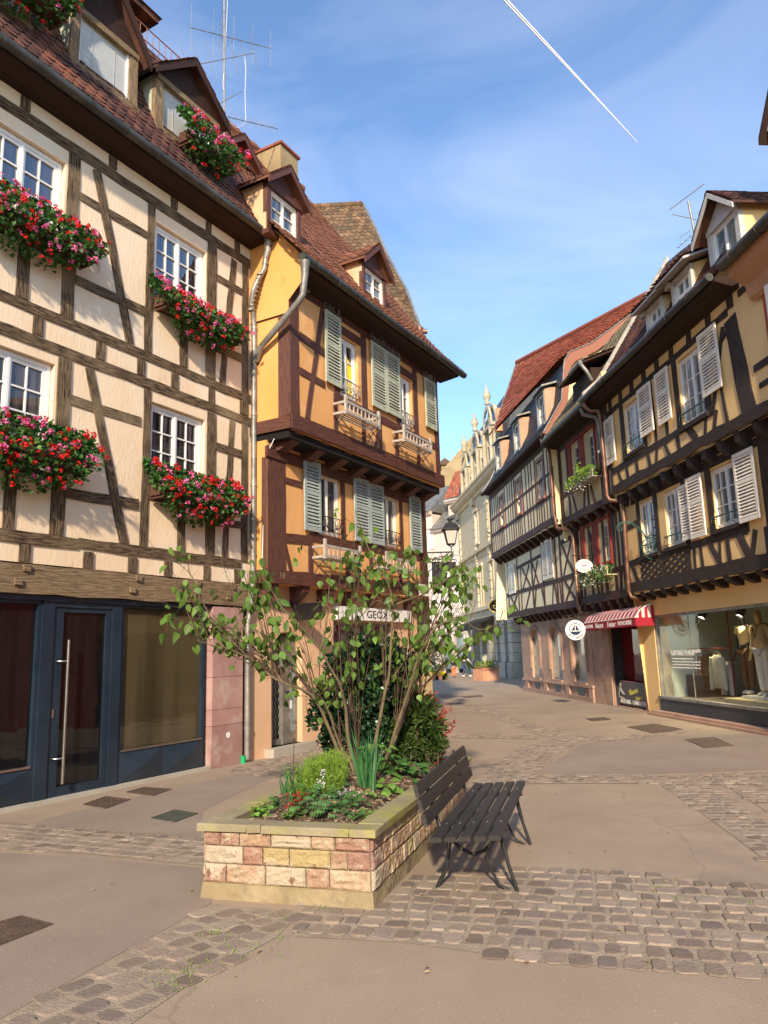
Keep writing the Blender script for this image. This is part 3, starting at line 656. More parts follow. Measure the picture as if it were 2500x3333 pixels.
th_ = MB(); th_.fb(F, -10, .02, 0, .045, -.3, .03); th_.build('threshold', greyst, hA)
# sandstone pier at the right end of the shop
ps = MB(); zz = [0, .62, .86, 1.35, 1.75, 2.10, 2.44]
for i in range(6): ps.fb(F, .03, .74, zz[i]+.004, zz[i+1]-.002, -.3, .03)
ps.build('stone_pier', pinkst, hA)
d = MB(); d.disc(F.pt(.40, .46, .031), F.n, .045, .004, 20); d.build('round_plaque', signw, hA)
# downpipe A
dp = MB(); dp.tube([F.pt(.86, 9.03, .47), F.pt(.86, 8.75, .45), F.pt(.86, 8.62, .40)], [.085, .06, .055], 12)
path = [(.86, 8.62, .40), (.85, 8.42, .38), (.78, 8.22, .30), (.74, 8.0, .22), (.76, 7.8, .16), (.86, 7.6, .12), (.90, 7.4, .11), (.90, 6.6, .11), (.90, 5.0, .11), (.89, 3.0, .11), (.86, 2.5, .10), (.80, 2.2, .08), (.80, .05, .08)]
dp.tube([F.pt(*p) for p in path], .05, 12)
for u, z, o in ((.86, 8.5, .39), (.90, 7.35, .11), (.90, 6.9, .11), (.90, 5.75, .11), (.90, 4.5, .11), (.895, 3.3, .11), (.80, 1.7, .08), (.80, .5, .08)): dp.tube([F.pt(u, z, o), F.pt(u, z+.05, o)], .058, 12)
for i in range(9):
    f = i/8; u = .80+.08*math.cos(3*f+1.2)-.02; dp.tube([F.pt(.78-.0*f, 8.3-.62*f, .33-.20*f), F.pt(.78, 8.28-.62*f, .33-.20*f)], .057, 10)
dp.build('downpipe', zinc, hA)
dp = MB(); dp.tube([F.pt(.775, 0.1, .05), F.pt(.775, 2.3, .05)], .014, 8); dp.tube([F.pt(.83, 0.1, .05), F.pt(.83, 2.3, .05)], .010, 8); dp.build('conduit', copper, hA)
dp = MB(); dp.cbox(F.pt(.72, .0, .07), .06, .05, .11, 29); tag(dp.build('rat_bait_box', M('bright_green_plastic', (.01, .38, .14), (.02, .42, .16), 3, .5, 0)), 'tiny bright green box on the pavement beside the drainpipe foot', 'bait box')

# ================================================================== HOUSE B (orange, red-brown timber, jettied)
hB = thing('corner_timber_house', 'orange half-timbered corner house with red-brown beams, jetties and grey-green shutters', 'house', LA.pt(3.5, 0, 0))
US = .95; UE = 6.85
# ground floor
w = MB(); wall(w, F, .84, 6.95, 0, 2.9, [(1.48, 2.36, .14, 1.35), (3.42, 6.3, .35, 2.28)], .03, .22)
# arch opening head
AN = 16; uc, rr_, zc = 1.92, .44, 1.62
w2 = MB(); wall(w2, F, .84, 6.95, 0, 2.9, [(1.48, 2.36, .14, 2.06), (3.42, 5.75, .35, 2.28)], .03, .22)
for i in range(AN):
    a0 = math.pi*i/AN; a1 = math.pi*(i+1)/AN
    for s0 in (0,):
        x0, y0, x1, y1 = uc+rr_*math.cos(a0), zc+rr_*math.sin(a0), uc+rr_*math.cos(a1), zc+rr_*math.sin(a1)
        w2.face([F.pt(x0, y0, .03), F.pt(x0, 2.06, .03), F.pt(x1, 2.06, .03), F.pt(x1, y1, .03)]); w2.face([F.pt(x0, y0, .03), F.pt(x1, y1, .03), F.pt(x1, y1, -.2), F.pt(x0, y0, -.2)])
w2.build('ground_wall', plB0, hB)
w = MB(); w.face([F.pt(6.95, 0, .03), F.pt(6.95, 2.9, .03), F.pt(6.95, 2.9, -6), F.pt(6.95, 0, -6)]); w.build('end_wall', plB0, hB)
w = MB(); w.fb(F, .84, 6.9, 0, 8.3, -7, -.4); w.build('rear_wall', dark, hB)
# arched door
D = MB(); D.fb(F, 1.50, 1.93, .14, .24, -.16, -.10); D.fb(F, 1.92, 1.97, .14, 2.0, -.15, -.07)
for u in (1.97, 2.30): D.fb(F, u, u+.06 if u > 2 else u+.14, .14, 1.98, -.15, -.08)
D.fb(F, 2.11, 2.30, .14, .34, -.15, -.081); D.fb(F, 2.11, 2.30, 1.6, 1.9, -.15, -.081)
D.fb(F, 1.49, 1.52, .24, 1.9, -.15, -.10); D.fb(F, 1.66, 1.69, .24, 1.98, -.15, -.10)
Do = D.build('arched_door', zinc, hB)
D = MB(); D.fb(F, 1.48, 2.36, .14, 2.05, -.19, -.17); D.build('glass', g_shop, Do)
D = MB(); D.fb(F, 2.12, 2.30, .34, 1.6, -.13, -.125); D.build('side_pane', g_blue, Do)
D = MB()
for k, u in enumerate((1.52, 1.60, 1.72, 1.80, 1.88)):
    for i in range(9):
        z = .3+.14*i; D.tube([F.pt(u, z, -.155), F.pt(u+.035, z+.035, -.155), F.pt(u+.04, z+.07, -.155), F.pt(u+.005, z+.10, -.155), F.pt(u, z+.14, -.155)], .005, 4)
D.build('security_grille', steel, Do)
D = MB(); D.fb(F, 2.14, 2.26, .72, .86, -.124, -.120); D.fb(F, 2.14, 2.20, .55, .66, -.124, -.120); D.build('door_notices', signw, Do)
D = MB(); D.tube([F.pt(2.04, 1.02, -.08), F.pt(2.04, 1.02, -.03)], .02, 8); D.build('door_knob', iron, Do)
st_ = MB(); st_.fb(F, 1.3, 2.6, 0, .14, -.2, .22); st_.build('doorstep', greyst, hB)
# shop window
D = MB()
for u in (3.42, 5.70): D.fb(F, u, u+.05, .35, 2.28, -.12, -.04)
D.fb(F, 3.47, 5.70, .35, .42, -.12, -.041); D.fb(F, 4.7, 4.75, .42, 2.28, -.12, -.045); D.fb(F, 3.47, 5.70, 2.22, 2.28, -.12, -.042)
Dw = D.build('shop_window', zinc, hB)
D = MB(); D.fb(F, 3.45, 5.72, .4, 2.25, -.10, -.09); D.build('glass', g_dark, Dw)
# fascia sign GEOX
D = MB(); D.fb(F, 3.36, 6.42, 2.31, 2.57, .04, .16); fs_ = D.build('fascia_sign', signw, hB)
ua_, _z = F.P(full, 1190, 1990, .165); ub_, _z2 = F.P(full, 1259, 1995, .165)
text('GEOX', F, (ua_+ub_)/2+.05, 2.43, .163, .22, signb, 'sign_lettering', fs_, 1, (ub_-ua_)*1.0)
# black projecting shop sign at left of ground floor
D = MB(); D.fb(F, 2.0, 2.06, 2.25, 2.55, .1, .7); D.fb(F, 1.6, 2.5, 2.50, 2.56, .05, .12); sgn = D.build('black_shop_awning_box', signb, hB)

def jetty_floor(off, z0, z1, holes, pl, side_pl, ue):
    w = MB(); wall(w, F, US, ue, z0, z1, holes, off, .16); w.build('wall', pl, hB)
    w = MB(); w.face([F.pt(US, z0, off), F.pt(US, z1, off), F.pt(US, z1, -.3), F.pt(US, z0, -.3)]); w.build('side_wall', side_pl, hB)
    w = MB(); w.face([F.pt(ue, z0, off), F.pt(ue, z1, off), F.pt(ue, z1, -6), F.pt(ue, z0, -6)]); w.face([F.pt(US, z0, off), F.pt(ue, z0, off), F.pt(ue, z0, -.3), F.pt(US, z0, -.3)]); w.build('end_wall', pl, hB)
o1, o2 = .35, .85
h1 = [(2.47, 3.27, 3.86, 5.06), (4.86, 5.62, 3.90, 5.06)]
h2 = [(2.50, 3.20, 6.48, 7.70), (4.90, 5.50, 6.48, 7.66)]
jetty_floor(o1, 2.86, 5.3, h1, plB, plBs, UE); jetty_floor(o2, 5.42, 8.12, h2, plB, plBs, UE)
b = MB()
def tB(a, c, wd, off, **k): b.beam(F, a, c, wd, off+.014, **k)
# floor 1
tB((US, 2.96), (UE+.1, 3.06), .24, o1+.02, th=.1, rough=.01)
tB((US+.26, 3.06), (US+.26, 5.02), .50, o1, rough=.01); tB((US, 5.10), (UE, 5.18), .20, o1)
tB((1.40, 3.65), (2.2, 3.70), .16, o1); tB((1.43, 4.68), (1.95, 4.68), .11, o1); tB((1.42, 3.55), (1.62, 3.06), .09, o1); tB((2.2, 3.10), (2.2, 3.8), .13, o1)
tB((2.2, 3.76), (6.7, 3.80), .15, o1)
for u in (2.40, 3.33, 4.80, 5.72): tB((u, 3.84), (u, 5.08), .13, o1)
for u, wd in ((3.45, .14), (4.35, .12), (5.6, .12), (6.72, .26)): tB((u, 3.08), (u, 3.74), wd, o1)
tB((6.70, 3.1), (6.70, 5.2), .30, o1); tB((3.9, 3.1), (3.7, 3.7), .1, o1)
# floor 2
tB((US, 5.56), (UE+.12, 5.60), .27, o2+.03, th=.12, rough=.012)
tB((US+.12, 5.68), (US+.12, 8.05), .26, o2, rough=.008); tB((US, 8.05), (UE, 8.05), .14, o2)
tB((1.22, 7.18), (2.0, 7.12), .15, o2); tB((1.22, 6.53), (2.0, 6.50), .13, o2); tB((1.96, 7.95), (1.43, 5.72), .115, o2)
tB((2.3, 6.38), (6.75, 6.38), .15, o2)
for u in (2.42, 3.42, 4.82, 5.66): tB((u, 6.42), (u, 8.0), .20 if u in (3.42, 5.66) else .14, o2)
for u, wd in ((2.35, .12), (3.35, .14), (4.0, .12), (4.7, .14), (5.7, .12)): tB((u, 5.7), (u, 6.35), wd, o2)
tB((3.8, 5.72), (3.98, 6.3), .1, o2); tB((6.72, 5.7), (6.72, 8.05), .24, o2)
for a, c, z in ((2.42, 3.42, 7.80), (4.82, 5.66, 7.76)): tB((a, z), (c, z), .15, o2+.02)
for a, c, z in ((2.40, 3.33, 5.12), (4.80, 5.72, 5.12)): tB((a, z), (c, z), .13, o2 if 0 else o1+.02)
# corner post left face and side beams
for o, z0, z1 in ((o2, 5.66, 8.0), (o1, 2.9, 5.0)):
    b.box(F.pt(US-.012, z0, o-.24 if o == o2 else o-.10), F.n*(.24 if o == o2 else .10), Vector((0, 0, z1-z0)), F.d*.05)
b.box(F.pt(US-.03, 5.42, -.0), F.n*(o2+.02), Vector((0, 0, .22)), F.d*.08)
b.box(F.pt(US-.03, 2.85, -.0), F.n*(o1+.02), Vector((0, 0, .22)), F.d*.08)
b.build('timber_frame', wdB, hB)
for u in (1.25, 2.05, 2.85, 3.63, 4.38, 5.15, 5.92, 6.68):
    cb = MB(); cb.xp(F, [(o1-.05, 5.12), (o1+.12, 5.14), (o1+.40, 5.28), (o2-.02, 5.42), (o2-.02, 5.50), (o1-.05, 5.50)], u-.12, u+.12)
    cb.build('corbel', wdB, hB)
for u in (1.2, 2.1, 2.95, 3.8, 4.65, 5.5, 6.4):
    cb = MB(); cb.xp(F, [(.0, 2.55), (.12, 2.58), (.33, 2.76), (.34, 2.86), (.0, 2.86)], u-.10, u+.10); cb.build('corbel', wdB, hB)
cb = MB(); cb.fb(F, US-.05, 6.7, 5.0, 5.18, o1, o1+.05); cb.build('moulding', wdB, hB)
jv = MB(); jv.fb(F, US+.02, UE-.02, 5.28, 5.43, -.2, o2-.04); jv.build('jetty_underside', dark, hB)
text('18', F, F.P(c5, 430, 1130, o1+.05)[0], 2.98, o1+.046, .16, wdA2, 'house_number', hB, 1)
for hs, o, cur in ((h1[0], o1, g_dark), (h1[1], o1, g_old), (h2[0], o2, g_dark), (h2[1], o2, g_dark)):
    window(F, hs[0]+.01, hs[1]-.01, hs[2]+.01, hs[3]-.01, o-.06, hB, 2, 3 if o == o2 else 1, 1, cream if o == o1 else white, cur, .05)
yc = MB(); 
for i in range(12): yc.tube([F.pt(2.86+.025*i, 6.55, o2-.105+.008*(i % 2)), F.pt(2.86+.025*i, 7.45-.02*i, o2-.105)], .016, 5)
yc.build('yellow_curtain', ylw, hB)
for (a, c), z0, z1, o, mt in (((1.96, 2.49), 6.56, 7.97, o2, sage), ((3.63, 4.22), 6.56, 7.95, o2, sage), ((4.24, 4.83), 6.58, 7.95, o2, sage), ((6.06, 6.62), 6.74, 7.93, o2, sage),
                              ((1.95, 2.47), 3.86, 5.18, o1, sageg), ((3.66, 4.24), 3.86, 5.17, o1, sageg), ((4.26, 4.84), 3.87, 5.16, o1, sageg), ((6.05, 6.60), 3.9, 5.2, o1, sageg)):
    shutter(F, a, c, z0, z1, o+.05, hB, mt, (.46, .54))
for a, c, z, o in ((1.96, 2.5, 8.0, o2+.06), (3.6, 4.2, 7.98, o2+.06), (4.2, 4.9, 7.97, o2+.06), (6.0, 6.6, 7.95, o2+.06), (6.1, 6.5, 5.2, o1+.06), (.98, 1.4, 8.05, o2+.1)):
    sp = MB(); sp.fb(F, a, c, z-.008, z, o-.03, o+.03)
    for i in range(16):
        u = a+(c-a)*i/15; sp.tube([F.pt(u, z, o), F.pt(u+rnd.uniform(-.04, .04), z+.13, o+rnd.uniform(-.05, .05))], .0025, 4)
    sp.build('bird_spikes', steel, hB)
# balconettes
for a, c, z, o in ((2.50, 3.20, 6.50, o2), (4.90, 5.50, 6.50, o2), (2.47, 3.27, 3.9, o1), (4.86, 5.62, 3.93, o1)):
    r_ = MB()
    for zz in (z+.02, z+.30): r_.tube([F.pt(a, zz, o+.05), F.pt(c, zz, o+.05)], .010, 6)
    n = 5
    for i in range(n):
        cu = a+(c-a)*(i+.5)/n; q = (c-a)/n*.42
        for k in (1, -1): r_.tube([F.pt(cu+q*.9*k*math.sin(t*.7)*(1-t/9), z+.16+.12*math.cos(t*.7)*(1-t/12), o+.05) for t in range(9)], .006, 4)
        r_.tube([F.pt(cu-q, z+.02, o+.05), F.pt(cu-q, z+.30, o+.05)], .006, 4)
    r_.build('balconet_railing', iron if o == o1 else zinc, hB)
# eaves, gutter, roof
s_ = MB(); s_.xp(F, [(o2-.02, 8.10), (1.32, 8.16), (1.32, 8.24), (.6, 8.26)], US-.02, 7.1); s_.build('eaves_soffit', soff, hB)
gt = MB(); gt.tube([F.pt(.60, 8.25, 1.38)]+[F.pt(.6+.66*i, 8.25+.01*math.sin(i), 1.38) for i in range(1, 11)]+[F.pt(7.32, 8.25, 1.38)], .075, 12)
for i in range(10): gt.tube([F.pt(1.0+.68*i, 8.25, 1.38), F.pt(1.025+.68*i, 8.25, 1.38)], .084, 12)
gt.build('gutter', gutter, hB)
dp = MB(); dp.tube([F.pt(.68, 8.2, 1.38), F.pt(.70, 7.95, 1.36), F.pt(.72, 7.62, 1.30), F.pt(.70, 7.50, 1.22), F.pt(.84, 6.95, .30), F.pt(.90, 6.75, .16)], [.085, .06, .055, .055, .055, .055], 12); dp.build('downpipe', zinc, hB)
dp = MB(); dp.tube([F.pt(.97, 5.3, .5), F.pt(.97, 5.0, .3), F.pt(.93, 3.1, .27), F.pt(.93, 2.85, .2)], .009, 5); dp.build('cable', white, hB)
w = MB()
w.face([F.pt(US-.04, z_, o_) for o_, z_ in ((.86, 7.72), (1.10, 7.95), (1.30, 8.20), (1.32, 8.30), (.97, 8.70), (.60, 9.12), (.35, 9.45), (-.4, 9.5), (-.4, 7.5), (.86, 7.5))]); w.build('party_wall', plBs, hB)
w = MB(); w.box(F.pt(US-.02, 7.50, -.1), F.n*.95, Vector((0, 0, .13)), F.d*.1); w.build('wall_plate', wdB, hB)
PB = [(1.42, 8.30), (1.0, 8.74), (.60, 9.22), (-3.4, 14.95)]
def prof_at(P, t):
    Ls = [math.dist(P[i], P[i+1]) for i in range(len(P)-1)]; s = t*sum(Ls)
    for i, l in enumerate(Ls):
        if s <= l or i == len(Ls)-1: f = s/l; return (P[i][0]+(P[i+1][0]-P[i][0])*f, P[i][1]+(P[i+1][1]-P[i][1])*f)
        s -= l
def SBf(a, b_):
    o, z = prof_at(PB, b_); u0 = .55+(.5*b_); u1 = 7.15
    return F.pt(u0+(u1-u0)*a, z, o)
tiles(SBf, 46, 38, tileB, 'roof_tiles', hB)
w = MB(); w.xp(F, [(1.40, 8.26), (.58, 9.18), (-3.4, 14.9), (-7.4, 9), (-7.4, 8.2)], US, 7.1); w.build('roof', tileB, hB)
rd = MB()
for i in range(18): rd.tube([F.pt(.8+.36*i, 14.95, -3.4), F.pt(1.18+.36*i, 14.97, -3.4)], [.11, .13], 8)
rd.build('ridge_tiles', tileB, hB)
dormer(F, hB, .62, 1.62, 9.0, 9.95, 10.38, .62, 1.5, wdB, None, plB0, tileB, rows=3, gm=g_old, gab_m=wdB, jw=.1, fm=cream)
dormer(F, hB, 3.86, 4.86, 9.05, 9.95, 10.42, .62, 1.5, wdB, None, plB0, tileB, rows=3, gm=g_old, gab_m=wdB, jw=.1, fm=cream)
# far upper small roof hatch
dormer(F, hB, 1.35, 2.25, 11.3, 11.75, 12.15, -1.05, 1.2, wdB, None, plB0, tileB, rows=1, gm=g_dark, gab_m=wdB, jw=.1, leaves=1, fm=cream)
ch = MB(); ch.fb(F, 4.45, 5.17, 12.0, 14.12, -2.75, -2.0); cho = ch.build('chimney', gablep, hB)
ch = MB(); ch.fb(F, 4.41, 5.21, 14.124, 14.19, -2.8, -1.95); ch.build('chimney_cap', tileF, cho)
# rack boxes, things hung under the windows
def rack(a, c, z, o, label, name='window_rack', m=greywood):
    t = thing(name, label, 'window box rack', F.pt((a+c)/2, z, o), 'empty wooden racks under the windows of the orange house'); mb = MB()
    H_, D_ = .24, .30
    for zz in (z, z+H_-.05): mb.fb(F, a, c, zz, zz+.05, o+D_-.025, o+D_)
    for u in (a, c-.05): mb.fb(F, u, u+.05, z-.02, z+H_+.10, o+D_-.05, o+D_-.001); mb.fb(F, u+.01, u+.04, z, z+.045, o, o+D_-.05); mb.fb(F, u+.01, u+.04, z+H_-.05, z+H_-.005, o, o+D_-.05)
    n = int((c-a)/.13)
    for i in range(1, n): u = a+(c-a)*i/n; mb.fb(F, u-.012, u+.012, z+.05, z+H_-.05, o+D_-.022, o+D_-.004)
    mb.build('rail_frame', m, t); mb = MB()
    for k in range(4): mb.fb(F, a+.05, c-.05, z-.012, z+.0, o+.02+.07*k, o+.05+.07*k)
    mb.build('floor_slats', m, t)
    for u in (a+.04, c-.06):
        mb = MB(); mb.tube([F.pt(u, z-.01, o+.26), F.pt(u, z-.16, o+.10), F.pt(u, z-.28, o+.02), F.pt(u+.0, z-.33, o+.08)], .008, 5); mb.tube([F.pt(u, z-.12+.06*math.sin(k*.8)*(1-k/9), o+.10+.06*math.cos(k*.8)*(1-k/9)) for k in range(8)], .006, 4); mb.build('iron_bracket', iron, t)
rack(2.2, 3.45, 5.98, o2+.04, 'empty grey wooden rack under the upper window nearest the cream house')
rack(4.45, 5.75, 5.98, o2+.04, 'empty grey wooden rack under the upper window nearest the street corner')
rack(2.2, 3.45, 3.36, o1+.04, 'empty grey wooden rack under the lower window nearest the cream house')
rack(4.45, 5.75, 3.36, o1+.04, 'empty grey wooden rack under the lower window nearest the street corner')

# ---- antenna on the roofs
at_ = thing('tv_antenna', 'tall mast with several television aerials above the cream house roof', 'antenna', F.pt(2.4, 12.6, -2))
def A2(x, y): u, z = F.P(c1, x, y, -2); return F.pt(u, z, -2)
mb = MB(); mb.tube([F.pt(2.42, 11.5, -2), A2(1345, 790), A2(1345, 20), A2(1358, -160)], .022, 8); mb.build('mast', zinc, at_)
for (a, c, n, L, dr, ver) in (((1145, 165), (1625, 290), 5, .62, 0, 1), ((1120, 400), (1525, 318), 7, .5, 0, .8), ((1290, 635), (1410, 570), 3, .25, 0, 0), ((1350, 697), (1665, 772), 14, .17, 0, .9)):
    mb = MB(); pa, pc = A2(*a), A2(*c); mb.tube([pa, pc], .011, 6)
    for i in range(n):
        p = pa+(pc-pa)*(i+.02)/(n-1.0+.04); dv = (Vector((0, 0, 1))*ver+F.n*(1-ver)).normalized()*L*(1-.03*i)
        if a[0] == 1120: dv = (F.d*-.35+Vector((0, 0, .75))).normalized()*L*.85
        mb.tube([p-dv, p+dv], .005, 5)
    mb.build('aerial', zinc, at_)
mb = MB(); 
for i in range(9): mb.tube([A2(1345, 40+26*i)-F.n*.0-F.d*.14, A2(1345, 40+26*i)+F.d*.14], .004, 4)
mb.tube([A2(1310, 130), A2(1305, 265)], .004, 4); mb.tube([A2(1330, 125), A2(1322, 268)], .004, 4)
mb.build('aerial', zinc, at_)
mb = MB(); mb.tube([A2(1468, 335), A2(1475, 420), A2(1470, 560), A2(1475, 740), A2(1420, 768), A2(1355, 720)], .006, 5); mb.tube([A2(1365, 0), A2(1352, 300), A2(1338, 500), A2(1352, 640)], .006, 5); mb.build('cable', white, at_)

# ---- house D behind (steep mossy roof)
hD = thing('steep_roofed_house', 'house behind the orange one, only its tall mossy brown tiled roof visible', 'house', (-2, 22, 0))
_v = [(1290, 1290, 19.3), (1210, 1070, 20.3), (1110, 890, 21.3), (1020, 690, 22.5), (935, 520, 23.7)]
DV = [atY(700+.5124*x, 400+.5124*y, Y) for x, y, Y in _v]
DV = [DV[0]+(DV[0]-DV[1])*.7]+DV
TD = Vector((-1, .04, 0))
def dverge(b_):
    k = b_*(len(DV)-1); i = min(int(k), len(DV)-2); return DV[i]+(DV[i+1]-DV[i])*(k-i)
tiles(lambda a, b_: dverge(b_)+TD*(7*(1-a)), 44, 40, tileD, 'roof_tiles', hD)
w = MB(); base_ = [p-Vector((0, 0, .06)) for p in DV]; w.prism(base_+[Vector((base_[-1].x-.4, base_[-1].y+3.5, base_[0].z))], TD*7); w.build('roof', tileD, hD)
w = MB(); q = DV[0]; w.box(Vector((q.x-7, q.y+.6, 0)), Vector((6.8, -.27, 0)), Vector((0, 7, 0)), Vector((0, 0, q.z-.1))); w.build('wall', gablep, hD)
w = MB(); w.tube([p+Vector((.03, 0, .04)) for p in DV], .045, 6); w.build('verge_flashing', zinc, hD)
w = MB(); q = atY(700+.5124*1300, 400+.5124*1330, 18.9); w.tube([q+Vector((0, 0, .12)), q-Vector((0, 0, 1.2))], .11, 12); w.tube([q-Vector((.5, 0, 0)), q+Vector((.2, 0, .02))], .07, 10); w.build('downpipe', copper, hD)
w = MB()
for i in range(19): w.tube([DV[-1]+TD*(.36*i), DV[-1]+TD*(.36*i+.4)+Vector((0, 0, .02))], [.13, .10], 8)
w.build('ridge_tiles', tileD, hD)
# ================================================================== RIGHT SIDE
F = RR
def corbels(fr, us, prof, w_, mat, parent, name='corbel'):
    for u in us:
        c = MB(); c.xp(fr, prof, u-w_/2, u+w_/2); c.build(name, mat, parent)
def pipe(pts, r, mat, parent, name='downpipe', rings=()):
    d = MB(); d.tube(pts, r, 12)
    for p in rings: d.tube([p, p+Vector((0, 0, .05))], r*1.16, 12)
    return d.build(name, mat, parent)
# ---------------------------------------------------------------- house C (yellow, black timber, clothes shop)
hC = thing('yellow_timber_house', 'yellow half-timbered house with near-black beams, white shutters and a clothes shop window on the right', 'house', F.pt(-8, 0, 0))
C1, C2 = .30, .55
UR = -16.0; UL = -3.75
SW = (-12.5, -4.47, .40, 2.36)
w = MB(); wall(w, F, UR, UL, 0, 2.95, [(SW[0], SW[1], .08, SW[3])], 0, .35); w.build('ground_wall', plC, hC)
w = MB(); w.face([F.pt(UL, 0, 0), F.pt(UL, 9, .5), F.pt(UL, 9, -6), F.pt(UL, 0, -6)]); w.build('party_wall', plC, hC)
w1 = [(-5.98, -4.98, 3.78, 5.12), (-7.20, -6.10, 3.80, 5.10), (-9.42, -8.28, 3.82, 5.12)]
w1 = [(-5.75, -4.93, 3.80, 5.10), (-7.12, -6.28, 3.82, 5.08), (-9.36, -8.40, 3.88, 5.08)]
w2_ = [(-6.05, -5.10, 6.30, 7.50), (-8.98, -8.02, 6.12, 7.55)]
wl = MB(); wall(wl, F, UR, UL-.1, 2.9, 5.55, w1, C1, .18); wl.build('wall', plC, hC)
wl = MB(); wall(wl, F, UR, -10.56, 8.0, 8.62, [], C2, .1); wall(wl, F, UR, UL-.25, 5.47, 8.0, w2_, C2, .18); wl.build('wall', plC, hC)
b = MB()
def tc_(a, c, wd, off, **k): b.beam(F, a, c, wd, off+.014, **k)
o = C1
tc_((UR, 3.04), (-3.85, 3.08), .26, o+.02, th=.12, rough=.02); tc_((UR, 5.42), (-3.85, 5.42), .22, o, rough=.015)
tc_((-3.9, 3.7), (-9.5, 3.70), .16, o, rough=.012); tc_((-4.5, 5.22), (-10.2, 5.2), .16, o, rough=.012); tc_((-4.0, 3.15), (-3.95, 5.4), .13, o)
tc_((-4.15, 4.62), (-4.9, 4.66), .14, o)
for u, wd in ((-4.86, .16), (-5.85, .19), (-7.24, .18), (-8.30, .20), (-9.47, .2), (-10.3, .34)): tc_((u, 3.65), (u, 5.3), wd, o)
tc_((-4.55, 3.15), (-4.22, 3.68), .16, o); tc_((-5.95, 3.15), (-5.95, 3.65), .10, o); tc_((-7.2, 3.15), (-7.2, 3.65), .16, o)
def lattice(ua, ub, za, zb):
    n = 3
    for k in range(-n+1, n):
        for s in (1, -1):
            x0, x1 = ua+(ub-ua)*k/n, ua+(ub-ua)*(k+n)/n; pts = []
            for t in [i/40 for i in range(41)]:
                x = x0+(x1-x0)*t
                if min(ua, ub) <= x <= max(ua, ub): pts.append((x, (za+(zb-za)*t) if s > 0 else (zb-(zb-za)*t)))
            if len(pts) > 4: b.beam(F, pts[0], pts[-1], .055, C1+.018)
lattice(-4.72, -5.90, 3.15, 3.62); lattice(-5.98, -7.15, 3.15, 3.62)
for a, c, wd in (((-7.45, 3.65), (-7.42, 3.15), .10), ((-7.72, 3.65), (-7.75, 3.15), .10), ((-8.1, 3.65), (-8.45, 3.15), .15), ((-8.5, 3.65), (-8.42, 3.15), .08), ((-8.78, 3.65), (-8.8, 3.15), .14),
                 ((-9.2, 3.65), (-9.5, 3.15), .2), ((-9.75, 3.65), (-9.55, 3.15), .12), ((-10.1, 3.65), (-10.1, 3.15), .14), ((-10.6, 3.65), (-10.4, 3.15), .12), ((-11.2, 3.65), (-11.5, 3.15), .12)): tc_(a, c, wd, o)
for u in (-11.5, -12.6, -14): tc_((u, 3.1), (u, 5.4), .18, o)
o = C2
tc_((UR, 5.56), (-4.0, 5.62), .22, o+.02, th=.12, rough=.025); tc_((-4.0, 7.66), (-10.1, 7.70), .13, o, rough=.015)
tc_((-4.0, 6.10), (-9.3, 6.06), .15, o, rough=.012); tc_((-4.05, 5.6), (-4.02, 8), .10, o)
for u, wd in ((-4.98, .22), (-6.17, .20), (-7.88, .20), (-9.10, .22)): tc_((u, 6.05), (u, 7.68), wd, o)
tc_((-7.3, 6.1), (-7.3, 7.7), .12, o); tc_((-6.75, 6.1), (-6.72, 7.7), .09, o)
tc_((-10.42, 5.6), (-10.15, 7.55), .46, o, w2=.40, rough=.02)
tc_((-9.9, 7.5), (-9.25, 6.1), .10, o); tc_((-9.45, 7.68), (-9.7, 5.7), .09, o); tc_((-9.15, 6.95), (-10.1, 7.4), .10, o)
tc_((-10.5, 7.86), (-11.5, 7.86), .13, o+.005); tc_((-10.7, 6.34), (-11.6, 6.34), .13, o+.005); tc_((-10.8, 6.0), (-12, 6.0), .1, o)
for a, c, wd in (((-4.45, 6.05), (-4.65, 5.7), .10), ((-5.0, 6.05), (-5.05, 5.7), .13), ((-5.6, 6.05), (-5.62, 5.7), .13), ((-6.25, 6.05), (-6.32, 5.7), .13), ((-6.75, 6.05), (-6.65, 5.7), .10),
                 ((-7.1, 6.05), (-7.3, 5.7), .10), ((-7.7, 6.05), (-7.75, 5.7), .14), ((-8.2, 6.05), (-8.5, 5.7), .20), ((-8.95, 6.05), (-8.85, 5.7), .10), ((-9.35, 6.05), (-9.2, 5.7), .12)): tc_(a, c, wd, o)
for u in (-4.3, -5.0, -5.7, -6.4, -7.1, -7.8, -8.6, -9.4, -10.2): tc_((u, 7.72), (u-.02, 7.95), .20, o, rough=.015)
b.build('timber_frame', wdC, hC)
corbels(F, [-4.3-.62*i for i in range(19)], [(C1-.04, 5.15), (C1+.06, 5.16), (C1+.22, 5.28), (C2+.0, 5.44), (C1-.04, 5.46)], .17, wdC, hC)
corbels(F, [-4.1-.56*i for i in range(21)], [(0.0, 2.74), (.08, 2.75), (.28, 2.84), (C1+.02, 2.94), (0, 2.95)], .2, wdC, hC)
